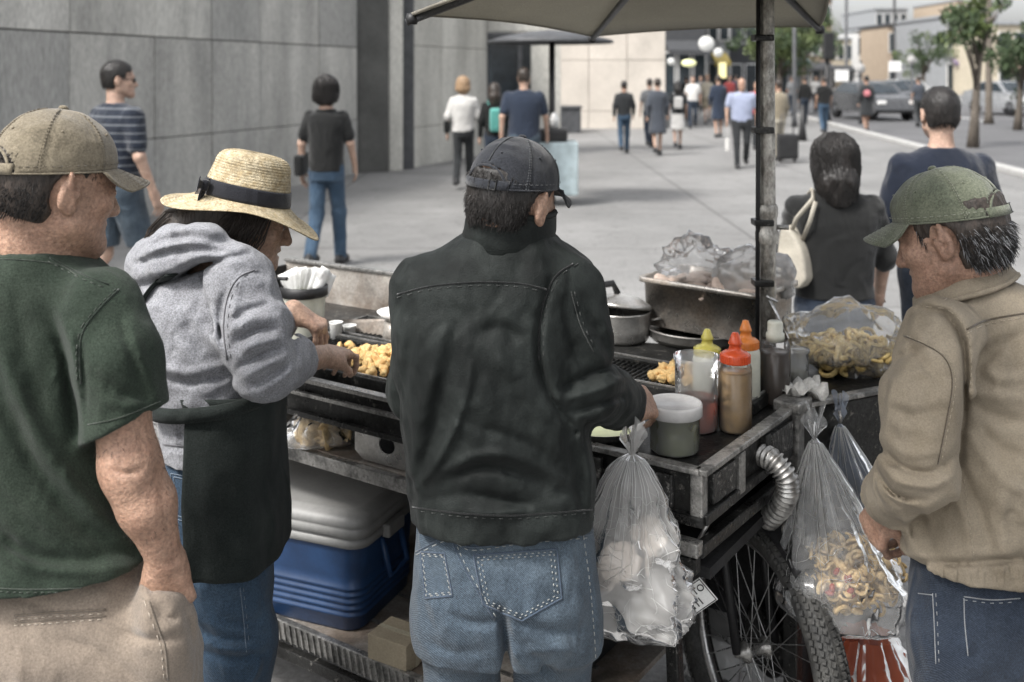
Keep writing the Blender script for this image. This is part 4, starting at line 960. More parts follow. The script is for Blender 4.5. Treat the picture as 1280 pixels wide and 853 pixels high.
pot(V3(*P(776, 432, 3.22)[:2], ZT), .092, .085, 'steel cooking pot with a tilted lid left of the steel box')
pot(V3(bc[0] - .06, bc[1] - .0, ZT), .165, .034, 'wide shallow steel pan under the raised steel box', False)
# food on the grills
def food_pieces(n, a0, a1, b0, b1, z, label, group, seed, sz=.017, heap=.03):
    g = np.random.default_rng(seed); protos = []
    for k in range(5):
        mb = MB(); mb.lump((0, 0, 0), V3(sz, sz * .85, sz * .7), M['dough'], seed * 10 + k, .55, 3, None, 2.0); protos.append(mb)
    base = []
    for i in range(n):
        u_ = g.normal() * .36; v_ = g.normal() * .36; u_ = max(-1, min(1, u_)); v_ = max(-1, min(1, v_))
        c = K((a0 + a1) / 2 + u_ * (a1 - a0) / 2, (b0 + b1) / 2 + v_ * (b1 - b0) / 2, z + sz * .6 + heap * max(0, 1 - (u_ * u_ + v_ * v_) * 2.2) * g.uniform(0, 1))
        if i < 5: o = protos[i].build('dumpling'); base.append(o)
        else: o = base[i % 5].copy(); COL.objects.link(o)
        o.location = tuple(c); o.rotation_euler = tuple(g.uniform(0, 6.28, 3)); s = g.uniform(.75, 1.25); o.scale = (s, s, s)
        tag(o, label, 'dumpling', group)
food_pieces(120, .82, 1.24, .08, .32, .966, 'golden dumpling in the heap on the left grill by the woman', 'golden dumplings heaped on the left grill', 3, .0165)
food_pieces(42, .10, .42, .43, .60, .966, 'browned dumpling in the heap on the right grill behind the sauces', 'browned dumplings on the right grill', 6, .0165)
# sauces and tubs
def plastic(name, c, a=1., tr=.0, rough=.25, **kw): return mat(name, c, rough, 0, var=.08, vs=10, fine=.06, fs=90, bump=.08, bs=60, trans=tr, **kw)
PL = dict(thin=plastic_film('bottle_plastic', (.8, .81, .8), .07, .12), clear=plastic_film('tub_plastic', (.8, .81, .8), .32, .12), yellow=plastic('yellow_cap', (.62, .55, .13)), red=plastic('red_cap', (.62, .09, .03)), orange=plastic('orange_cap', (.68, .22, .05)),
          tan=plastic('tan_sauce', (.40, .26, .125)), brown=plastic('dark_sauce', (.075, .055, .045)), salsa=plastic('red_salsa', (.42, .085, .045)), green=plastic('green_salsa', (.34, .36, .20)), pale=plastic('milky_bottle', (.56, .56, .48)))
def ring_prof(r, z0, z1, e=.004): return [(r - e, z0), (r, z0 + e), (r, z1 - e), (r - e, z1)]
def bottle(c, r, h, fill, sauce, capm, label, body=None, nozzle=True, cap_h=.03):
    t = empty('sauce_bottle', c, label, 'sauce bottle')
    mb = MB(); mb.lathe([(r * .93, .002), (r * .985, .008), (r * .985, h * fill), (r * .9, h * fill + .002)], c, sauce, None, 32); mb.build('sauce', t)
    mb = MB(); mb.lathe([(r * .95, 0), (r, .006), (r, h * .9), (r * .93, h * .96), (r * .8, h)], c, body or PL['thin'], None, 32, True, False); mb.build('bottle', t)
    z = h - .004; mb = MB(); prof = [(r * .86, z), (r * .9, z + .003), (r * .9, z + cap_h * .8), (r * .72, z + cap_h)]
    if nozzle: prof += [(r * .42, z + cap_h * 1.12), (r * .34, z + cap_h * 1.7), (r * .44, z + cap_h * 1.75), (r * .40, z + cap_h * 1.95), (r * .2, z + cap_h * 2.75), (r * .14, z + cap_h * 2.8)]
    else: prof = [(r * .6, z), (r * .6, z + .02), (r * .5, z + .022), (r * .5, z + .045), (r * .45, z + .05)]
    mb.lathe(prof, c, capm, None, 28)
    if nozzle:
        for i in range(40): a = 2 * math.pi * i / 40; mb.box(c + V3(math.cos(a) * r * .9, math.sin(a) * r * .9, z + cap_h * .42), (.0012, .0012, cap_h * .34), capm, rotm(0, 0, math.degrees(a)))
    mb.build('cap', t); return t
def tub(c, r, h, fill, sauce, label, lid=True):
    t = empty('plastic_tub', c, label, 'tub')
    mb = MB(); mb.lathe([(r * .9, .002), (r * .93, .006), (r * .97, h * fill), (r * .1, h * fill + .001)], c, sauce, None, 40); mb.build('sauce', t)
    mb = MB(); mb.lathe([(r * .92, 0), (r * .95, .004), (r, h * .93), (r * 1.05, h * .94), (r * 1.05, h)], c, PL['clear'], None, 40, True, False); mb.build('tub', t)
    if lid:
        mb = MB(); mb.lathe([(r * 1.06, h - .022), (r * 1.09, h - .02), (r * 1.09, h), (r * 1.05, h + .006), (r * .96, h + .004), (r * .9, h - .001), (.002, h)], c, PL['lid'], None, 44, False, True); mb.build('lid', t)
PL['lid'] = plastic('milky_lid', (.62, .61, .6), tr=.25)
def onk(px, D, z=ZT): p = P(px, 500, D); return V3(p[0], p[1], z)
tub(onk(843, 2.275, ZT), .057, .10, .80, PL['green'], 'round tub of green salsa with milky lid at the tray corner')
tub(onk(871, 2.415, ZT), .052, .17, .42, PL['salsa'], 'tall clear tub half full of red salsa behind the green one', False)
bottle(onk(884, 2.62), .037, .118, .3, PL['pale'], PL['yellow'], 'squeeze bottle with yellow nozzle cap behind the tubs', PL['pale'], True, .024)
bottle(onk(919, 2.40), .0385, .162, .84, PL['tan'], PL['red'], 'tan sauce bottle with bright red nozzle cap', None, True, .025)
bottle(onk(932, 2.56), .036, .152, .6, PL['pale'], PL['orange'], 'pale sauce bottle with orange cap hidden behind the red capped one', PL['pale'], True, .025)
bottle(onk(969, 2.60), .0385, .16, .80, PL['brown'], PL['pale'], 'dark brown sauce bottle with pale cap in front of the umbrella pole', None, False)
mb = MB(); c = onk(997, 2.66); mb.lathe([(.026, 0), (.028, .006), (.028, .11), (.031, .112), (.031, .12), (.026, .122)], c, PL['clear'], None, 28, True, True); mb.lathe([(.025, .003), (.025, .06), (.002, .062)], c, PL['pale'], None, 24); tag(mb.build('glass_jar'), 'slim clear jar standing right of the dark sauce bottle', 'jar')
mb = MB(); c = K(.18, .06, ZT + .004); mb.lathe([(.05, 0), (.085, .02), (.10, .036), (.104, .037), (.098, .034), (.08, .018), (.048, .006)], K(.28, .09, ZT), M['steel'], None, 36, True, False); mb.lathe([(.07, .014), (.002, .018)], K(.28, .09, ZT), PL['green'], None, 30, False, True); tag(mb.build('metal_bowl'), 'shallow metal bowl under the hand of the man in black', 'bowl')
# chips bag on the right wing
crumple('plastic_bag', 'big clear bag of yellow chips resting on the right wing of the cart', V3(*P(1062, 440, 2.86)[:2], 1.04), V3(.165, .13, .105), M['film'], 40, .38)
pile('fried_chips', 'yellow fried chips inside the big clear bag on the cart', V3(*P(1062, 455, 2.86)[:2], 1.005), V3(.135, .10, .045), 210, .019, M['chips'], 8, shape='curl', cat='chips')
mb = MB(); g = np.random.default_rng(4); c = V3(*P(1005, 500, 2.56)[:2], .978)
mb.grid([[c + V3((i - 5) * .011, .002 * i + .011 * (j - 4) , .012 + .014 * math.sin(i * 1.3 + j) + .010 * math.sin(j * 2.1 + i * .5)) for j in range(9)] for i in range(11)], mat('white_cloth', (.55, .54, .51), .8, var=.2)); tag(mb.build('cloth_rag', solid=.002), 'small white rag lying on the corner post', 'rag')
# bucket, napkins, cups
t = empty('plastic_bucket', (*P(380, 400, 3.2)[:2], ZT), 'clear round bucket with black rim at the left end of the cart', 'bucket'); c = V3(*P(380, 400, 3.2)[:2], ZT)
mb = MB(); mb.lathe([(.058, 0), (.06, .004), (.068, .15), (.07, .155)], c, PL['pale'], None, 36, True, False); mb.build('body', t)
mb = MB(); mb.lathe([(.071, .142), (.074, .144), (.074, .172), (.070, .174), (.066, .168), (.066, .15)], c, M['black'], None, 36, False, False); mb.build('rim', t)
mb = MB(); mb.lathe([(.058, .02), (.066, .12), (.002, .125)], c, plastic('bucket_salad', (.35, .36, .24)), None, 26); mb.build('contents', t)
mb = MB(); mb.tube([c + V3(-.07, 0, .16), c + V3(-.075, -.03, .2), c + V3(-.04, -.06, .205)], .006, M['black'], 6); mb.build('handle', t)
mb = MB(); M['paper'] = mat('napkin_paper', (.74, .74, .72), .8, var=.06, fine=.08)
for k in range(7):
    a = -50 + 20 * k; rowz = [[c + V3(.01 + .012 * k - .03, .01 * math.sin(k), .15) + xf((u_ * .035, .008 * math.sin(u_ * 4 + k), v_ * .075), rotm(0, a * .5, 10 * k)) for v_ in np.linspace(0, 1, 5)] for u_ in np.linspace(-1, 1, 7)]; mb.grid(rowz, M['paper'])
tag(mb.build('paper_napkins', solid=.001), 'white paper napkins sticking out of the bucket', 'napkins')
for px, D, h, lb in ((420, 3.15, .062, 'taller small white cup behind the grill left of the wind plate'), (437, 3.2, .04, 'shorter small white cup beside the taller one')):
    mb = MB(); mb.lathe([(.016, 0), (.02, h), (.022, h + .003), (.018, h - .004), (.015, .004)], V3(*P(px, 400, D)[:2], ZT + .006), M['paper'], None, 20, True, True); tag(mb.build('cup'), lb, 'cup')
mb = MB(); mb.lathe([(.03, 0), (.045, .012), (.062, .03), (.064, .029), (.047, .01), (.03, .003)], V3(*P(497, 400, 3.15)[:2], 1.02), M['white'], None, 36, True, True)
mb.lathe([(.05, 0), (.04, .07)], V3(*P(497, 400, 3.15)[:2], .95), M['pan'], None, 30); tag(mb.build('white_bowl'), 'white bowl half hidden behind the left arm of the man in black', 'bowl')
# middle shelf: pastries in a bag, tongs
film_bag('plastic_bag', 'clear bag of folded pastries lying on the middle shelf', 'plastic bag', P(402, 506, 2.80), .772, .24, .16, M['film'], 51, yaw=10, wr=.06, knot=.3, flare=False, loops=False)
pile('pastries', 'golden folded pastries inside the bag on the middle shelf', V3(*P(403, 535, 2.80)[:2], .805), V3(.085, .05, .024), 40, .034, M['bread'], 14, flat=.28, cat='pastry')
mb = MB(); c = K(.72, .1, .775)
for s_ in (-1, 1): mb.tube([c + V3(-.09, .03 * s_, .0), c + V3(.0, .012 * s_, .008), c + V3(.09, .0, .004)], .005, M['steel'], 6, flat=.5)
tag(mb.build('tongs'), 'steel tongs lying on the middle shelf behind the man in black', 'tongs')
# cooler on the bottom shelf
M['blue'] = plastic('blue_plastic', (.018, .048, .12), rough=.38, dark=(.01, .02, .05), dsc=6, damt=.5); M['lidgrey'] = plastic('grey_lid', (.215, .215, .21), rough=.45, dark=(.25, .25, .24), dsc=5, damt=.5)
cc = V3(*P(455, 780, 2.72)[:2], .278); Rk = rotm(0, 0, -22); cc = cc + xf((-.235, .165, 0), Rk)
t = empty('cooler', cc, 'blue picnic cooler with grey lid on the bottom shelf of the cart', 'cooler')
def rrect(hx, hy, r=.05, n=6):
    return [(sx * (hx - r) + r * math.cos(R(a0 + 90 * i / (n - 1))), sy * (hy - r) + r * math.sin(R(a0 + 90 * i / (n - 1)))) for sx, sy, a0 in ((1, 1, 0), (-1, 1, 90), (-1, -1, 180), (1, -1, 270)) for i in range(n)]
def stack(mb, rings, m, smooth=True):
    n = len(rings[0][1]); v = [xf((x, y, z), Rk, cc) for z, r_ in rings for x, y in r_]
    mb.add(v, [(i * n + j, i * n + (j + 1) % n, (i + 1) * n + (j + 1) % n, (i + 1) * n + j) for i in range(len(rings) - 1) for j in range(n)], m, smooth)
    mb.add([xf((x, y, rings[-1][0]), Rk, cc) for x, y in rings[-1][1]], [tuple(range(n))], m, False); mb.add([xf((x, y, rings[0][0]), Rk, cc) for x, y in rings[0][1]], [tuple(range(n))[::-1]], m, False)
mb = MB(); rg = [(0, rrect(.205, .15)), (.01, rrect(.213, .158))]
for k in range(5): z = .04 + k * .018; rg += [(z, rrect(.216, .160)), (z + .003, rrect(.2195, .1635)), (z + .009, rrect(.2195, .1635)), (z + .012, rrect(.216, .160))]
rg += [(.15, rrect(.219, .163)), (.232, rrect(.226, .170))]; stack(mb, rg, M['blue']); mb.build('body', t)
mb = MB(); stack(mb, [(.233, rrect(.230, .174)), (.236, rrect(.236, .18)), (.256, rrect(.237, .181)), (.258, rrect(.232, .176)), (.262, rrect(.232, .176)), (.264, rrect(.239, .183)), (.286, rrect(.239, .183)), (.289, rrect(.235, .179)), (.292, rrect(.238, .182)), (.306, rrect(.236, .18)), (.318, rrect(.224, .168)), (.324, rrect(.20, .145))], M['lidgrey']); mb.build('lid', t)
mb = MB(); mb.box(xf((.245, -.02, .245), Rk, cc), (.012, .045, .018), M['lidgrey'], Rk, .006); mb.tube([xf((.225, -.05, .22), Rk, cc), xf((.25, -.05, .12), Rk, cc), xf((.25, .05, .12), Rk, cc), xf((.225, .05, .22), Rk, cc)], .009, M['blue'], 8); mb.build('handle', t)
mb = MB(); M['card'] = mat('cardboard', (.33, .28, .20), .85, var=.15, fine=.15); mb.box(V3(*P(498, 770, 2.62)[:2], .318), (.06, .05, .036), M['card'], rotm(0, 0, -30), .003); mb.box(V3(*P(498, 770, 2.62)[:2], .318), (.0602, .008, .0365), mat('box_tape', (.42, .38, .28), .4), rotm(0, 0, -30)); tag(mb.build('cardboard_box'), 'small cardboard box beside the cooler on the bottom shelf', 'box')
# printed tag hanging at the wheel
t = empty('printed_tag', P(870, 745, 2.2), 'white printed tag tilted beside the wheel fork', 'tag')
tc_ = P(868, 748, 2.21); tx = nrm(P(893, 738, 2.2) - P(850, 768, 2.22)); tz = nrm(V3(-.42, 0, 1.0) - tx * V3(-.42, 0, 1).dot(tx)); tn = np.cross(tx, tz); RT = np.stack([tx, -tn, tz], 1)
mb = MB(); mb.box(tc_, (.040, .0015, .030), M['white'], RT, .001); mb.build('card', t)
mb = MB()
for (x0, x1, z0, z1) in ((-.038, .038, .0265, .028), (-.038, .038, -.028, -.0265), (-.038, -.0365, -.028, .028), (.0365, .038, -.028, .028)): mb.box(xf(((x0 + x1) / 2, -.002 * (1 if RT[1, 1] > 0 else -1), (z0 + z1) / 2), RT, tc_), ((x1 - x0) / 2, .0008, (z1 - z0) / 2), M['black'], RT)
mb.build('border', t)
def text(s, size, c, Rm, m, parent, name='lettering'):
    cu = bpy.data.curves.new(name, 'FONT'); cu.body = s; cu.size = size; cu.extrude = .0006; cu.align_x = 'CENTER'; cu.align_y = 'CENTER'; cu.materials.append(m)
    tmp = bpy.data.objects.new(name, cu); COL.objects.link(tmp); me = bpy.data.meshes.new_from_object(tmp.evaluated_get(bpy.context.evaluated_depsgraph_get())); COL.objects.unlink(tmp); bpy.data.objects.remove(tmp)
    o = bpy.data.objects.new(name, me); COL.objects.link(o); mx = Matrix([list(r_) for r_ in np.stack([Rm[:, 0], Rm[:, 2], -Rm[:, 1]], 1)]).to_4x4()
    sgn = 1 if Rm[1, 1] > 0 else -1
    mx.translation = Vector(tuple(np.asarray(c) - Rm[:, 1] * .0025 * sgn)); o.parent = parent; o.matrix_parent_inverse = mw(parent).inverted(); o.matrix_basis = mx; return o
text('MUSTO', .021, xf((0, 0, .011), RT, tc_), RT, M['black'], t); text('ITI', .024, xf((-.002, 0, -.012), RT, tc_), RT, M['black'], t)
# ================================================================== people: shared anatomy
def skin_mat(name, c, dark=None):
    return mat(name, c, .48, var=.2, vs=18, fine=.32, fs=150, bump=.55, bs=210, spec=.4, dark=dark or (c[0] * .66, c[1] * .55, c[2] * .52), dsc=22, damt=.38, sub=.1, wr=.12, wrs=60, wrst=(1, 1, 1))
SK = [skin_mat('skin_tan', (.37, .235, .17)), skin_mat('skin_light', (.44, .30, .23)), skin_mat('skin_brown', (.32, .20, .145)), skin_mat('skin_woman', (.40, .265, .195))]
HAIRM = dict(black=mat('hair_black', (.016, .014, .013), .42, var=.5, vs=30, fine=.5, fs=240, bump=.8, bs=160, stretch=(1, 1, .3)),
             dark=mat('hair_dark', (.035, .027, .022), .45, var=.5, vs=30, fine=.5, fs=240, bump=.8, bs=160, stretch=(1, 1, .3)),
             grey=mat('hair_grey', (.12, .12, .122), .45, var=.7, vs=60, fine=.6, fs=260, bump=.8, bs=160, stretch=(1, 1, .3)),
             blond=mat('hair_blond', (.30, .20, .12), .5, var=.35, vs=30, fine=.4, fs=240, bump=.8, bs=160, stretch=(1, 1, .3)))
EYEW = mat('eye_white', (.6, .58, .55), .2, bump=0, fine=0, var=0); EYED = mat('eye_dark', (.02, .013, .01), .1, bump=0, fine=0, var=0)
def fabric(name, c, rough=.9, heather=.25, var=.14, bump=.45, sheen=.25, vs=5, **kw):
    return mat(name, c, rough, var=var, vs=vs, fine=heather, fs=kw.pop('fs', 320), bump=bump, bs=kw.pop('bs', 380), spec=.12, sheen=sheen, wr=kw.pop('wr', .35), **kw)
def denim_mat(name, c, fade):
    def ex(t, N, L, mp, src, ramp, noise):
        wv = N('ShaderNodeTexWave'); wv.inputs['Scale'].default_value = 150; wv.inputs['Distortion'].default_value = 3.5; wv.inputs['Detail'].default_value = 2; L(mp.outputs[0], wv.inputs['Vector']); wv.bands_direction = 'DIAGONAL'
        a = N('ShaderNodeMix'); a.data_type = 'RGBA'; L(ramp(wv.outputs['Fac'], 0, .5, .3, .9), a.inputs[0]); L(src, a.inputs[6]); a.inputs[7].default_value = (*fade, 1); return a.outputs[2]
    return mat(name, c, .85, var=.25, vs=5, fine=.4, fs=260, bump=.5, bs=300, spec=.2, dark=fade, dsc=6, damt=.38, extra=ex, sheen=.1, wr=.45, wrs=20)
DEN = dict(light=denim_mat('denim_light', (.028, .042, .060), (.13, .165, .195)), mid=denim_mat('denim_mid', (.022, .045, .078), (.085, .13, .185)), dark=denim_mat('denim_dark', (.012, .018, .030), (.045, .058, .08)))

class Head:
    """head frame: x right, y forward, z up; origin between the ears"""
    def __init__(s, c, yaw, pitch=0, roll=0, sc=1.0):          # yaw: 0 faces +Y (away), 90 faces -X, -90 faces +X
        s.c = np.asarray(c, float); s.R = rotm(0, 0, yaw) @ rotm(pitch, 0, 0) @ rotm(0, roll, 0); s.k = sc
    def w(s, p): return xf(np.asarray(p, float) * s.k, s.R, s.c)
    def loc(s, p): return ((p - s.c) @ s.R) / s.k
def head_field(F, H, neck_to, neck_r=.056, detail=True, fem=False, ear=True, jowl=0.):
    w, k = H.w, H.k
    def e(c, r, kk=.02, mode='u', Rm=None): F.ell(w(c), np.asarray(r) * k, H.R if Rm is None else H.R @ Rm, kk * k, mode)
    def c_(a, b, ra, rb=None, kk=.02, mode='u'): F.cap(w(a), w(b), ra * k, (ra if rb is None else rb) * k, kk * k, mode)
    e((0, -.012, .035), (.074, .095, .086)); e((0, .012, .0), (.068, .082, .085), .03)
    jw = .048 if fem else .054
    e((0, .040, -.045), (.056, .056, .064), .03)
    for s_ in (-1, 1):
        c_((s_ * jw, .012, -.062), (s_ * .018, .082, -.098), .02, .017, .035)
        if detail:
            e((s_ * .040, .068, -.022), (.022, .02, .017), .025)
    e((0, .083, -.098), (.02, .017, .017), .025)
    if jowl: e((0, .045, -.092), (.05, .045, .03), .035)
    if detail:
        c_((-.03, .086, .018), (.03, .086, .018), .011, None, .02)
        for s_ in (-1, 1): e((s_ * .032, .099, -.001), (.017, .012, .010), .012, 's')
        for s_ in (-1, 1): F.cap(w((s_ * .032 - .012, .083, -.001)), w((s_ * .032 + .012, .083, -.001)), .0095 * k, .0095 * k, .006)
        c_((0, .092, .012), (0, .115, -.033), .0075, .0125, .012)
        for s_ in (-1, 1): e((s_ * .0135, .103, -.037), (.009, .011, .008), .008)
        c_((-.021, .089, -.063), (0, .097, -.060), .0062, .0085, .008); c_((.021, .089, -.063), (0, .097, -.060), .0062, .0085, .008)
        c_((-.018, .090, -.074), (0, .095, -.0745), .006, .009, .008); c_((.018, .090, -.074), (0, .095, -.0745), .006, .009, .008)
        c_((-.022, .102, -.0675), (.022, .102, -.0675), .0035, None, .006, 's')
    if ear:
        for s_ in (-1, 1):
            Re = rotm(0, 0, s_ * 22) @ rotm(-14, 0, 0)
            ec = V3(s_ * .079, -.008, -.008)
            e(ec, (.0105, .0205, .034), .010, 'u', Re)
            e(ec + Re @ V3(s_ * .012, .003, .002), (.0105, .0125, .021), .004, 's', Re)
            e(ec + V3(s_ * .001, .006, -.027), (.0075, .010, .011), .008)
            if detail:
                rim = []
                for a in np.linspace(-100, 150, 9): rim.append(ec + Re @ V3(s_ * .0075, -.0165 * math.sin(R(a + 60)) * 1.0, .029 * math.cos(R(a - 30))))
                for i in range(8): c_(rim[i], rim[i + 1], .0042, None, .004)
                c_(ec + V3(s_ * .006, .014, -.006), ec + V3(s_ * .006, .013, .004), .005, None, .006)
    nb = np.asarray(neck_to, float)
    F.cap(w((0, -.034, -.03)), nb, neck_r * .88 * k, neck_r * 1.05, .025); F.cap(w((0, -.012, -.06)), nb, neck_r * .72 * k, neck_r * .9, .025)
def eyes(H, parent):
    for s_ in (-1, 1):
        mb = MB(); v, f = ICO[3]; mb.add(H.w(np.array(v) * .0118 + V3(s_ * .032, .0835, -.001)), f, EYEW)
        mb.add(H.w(np.array(v) * V3(.0056, .003, .0056) + V3(s_ * .032, .0935, -.001)), f, EYED); mb.build('eye', parent)
def hand_field(F, wrist, d, n, side, curl=(20, 30, 20), spread=6, sc=1.0, thumb=((.35, .75, -.35), (.2, .9, -.4)), kk=.006, per=None):
    """d: wrist to knuckles, n: back of the hand, side=+1 thumb on the +x side (x = d x n)"""
    d = nrm(d); n = nrm(np.asarray(n) - d * np.dot(n, d)); x = np.cross(d, n) * side; wrist = np.asarray(wrist, float)
    q = lambda a, b, c: wrist + sc * (a * x + b * d + c * n)
    offs = (.029, .0095, -.0105, -.029); kb = (.088, .092, .087, .078)
    seg = ((.043, .026, .021), (.047, .030, .022), (.043, .027, .021), (.034, .020, .018)); rad = (.0088, .009, .0086, .0076)
    for i in range(4):
        F.cap(q(offs[i] * .55, .005, -.002), q(offs[i], kb[i], 0), .0145 * sc, .0108 * sc, .018)
    F.cap(q(-.012, .03, -.006), q(.014, .03, -.008), .016 * sc, .018 * sc, .02)
    tips = []
    for i in range(4):
        cu = per[i] if per else curl; a = 0.0; p = q(offs[i], kb[i], 0); sp = R(spread * (1.5 - i)); r = rad[i]
        for j in range(3):
            a += R(cu[j]); dirv = math.cos(a) * (math.cos(sp) * d + math.sin(sp) * x) - math.sin(a) * n; p2 = p + sc * seg[i][j] * dirv
            F.cap(p, p2, r * sc * (1 - .08 * j), r * sc * (.93 - .1 * j), kk if j else .009); p = p2
        tips.append(p)
    p = q(.022, .018, -.008); F.cap(p, q(.036, .045, -.018), .015 * sc, .0125 * sc, .016); p = q(.036, .045, -.018)
    for j, tv in enumerate(thumb):
        tv = nrm(V3(*tv)); p2 = p + sc * (.036, .028)[j] * (tv[0] * x + tv[1] * d + tv[2] * n); F.cap(p, p2, (.0112, .0098)[j] * sc, (.0098, .008)[j] * sc, kk); p = p2
    tips.append(p); return tips
def hair_shell(F, H, thick, zcut=None, front=.03, sides=True, low=-.055, noise=.004, seed=0):
    """short hair: the skull grown by `thick`, cut by the hairline"""
    k = H.k
    F.ell(H.w((0, -.014, .036)), (V3(.074, .096, .087) + thick) * k, H.R, .01); F.ell(H.w((0, -.035, -.01)), (V3(.066, .066, .075) + thick) * k, H.R, .02)
    def cut(p):
        q = H.loc(p); y, z, x = q[:, 1], q[:, 2], np.abs(q[:, 0])
        hl = front + (z - .05) * .1                                  # front hairline at the temple
        d1 = y - np.where(z > .055, .075, np.where(z > -.026, .043, -.022)); d2 = low + .012 * np.cos(x * 40) - z
        earhole = .026 - np.sqrt((y + .008) ** 2 + ((z + .012) * .75) ** 2)
        earhole = np.where(x > .05, earhole, -1)
        d = np.maximum(np.maximum(d1, d2), earhole)
        if zcut is not None: d = np.maximum(d, z - zcut)
        return d * k
    F.op(cut, (-99,) * 3, (99,) * 3, .004, 'i')
    def bumps(p):
        q = H.loc(p); st = q * V3(150, 150, 42); return (fbm(st + seed, 2) - .5) * noise * 2
    F.disp(bumps)
def strands(mb, H, n, m, seed, region, length=(.012, .022), r=.0007, lift=.25, down=1.0, jit=.35):
    """short tapering hairs that break up the outline"""
    g = np.random.default_rng(seed); c = 0; 
    while c < n:
        q = g.normal(size=3); q /= np.linalg.norm(q); p = q * (V3(.074, .096, .087) + .007) + V3(0, -.014, .036)
        lowr = g.random() < .5
        if lowr: p = q * (V3(.066, .066, .075) + .007) + V3(0, -.035, -.01)
        oc, orr = (V3(0, -.014, .036), V3(.074, .096, .087)) if lowr else (V3(0, -.035, -.01), V3(.066, .066, .075))
        if not region(p) or (((p - oc) / (orr + .004)) ** 2).sum() < 1: continue
        c += 1; L_ = g.uniform(*length); dn = V3(0, -.25, -1) * down; dn = dn - q * dn.dot(q); d = nrm(nrm(dn) + q * lift + g.normal(size=3) * jit * .5)
        d2 = nrm(d + V3(0, 0, -.3) + g.normal(size=3) * jit * .3); mb.tube([H.w(p - q * .003), H.w(p + d * L_ * .5), H.w(p + d * L_ * .5 + d2 * L_ * .5)], [r * 1.3, r, r * .25], m, 3, caps=False)
def sleeve(F, pts, rs, cut, n, inner, ir, k=.03):
    f = Field(); f.chain(pts, rs, .02); f.half(cut, n); f.cap(inner[0], inner[1], ir[0], ir[1], .004, 's'); F.part(f, k)
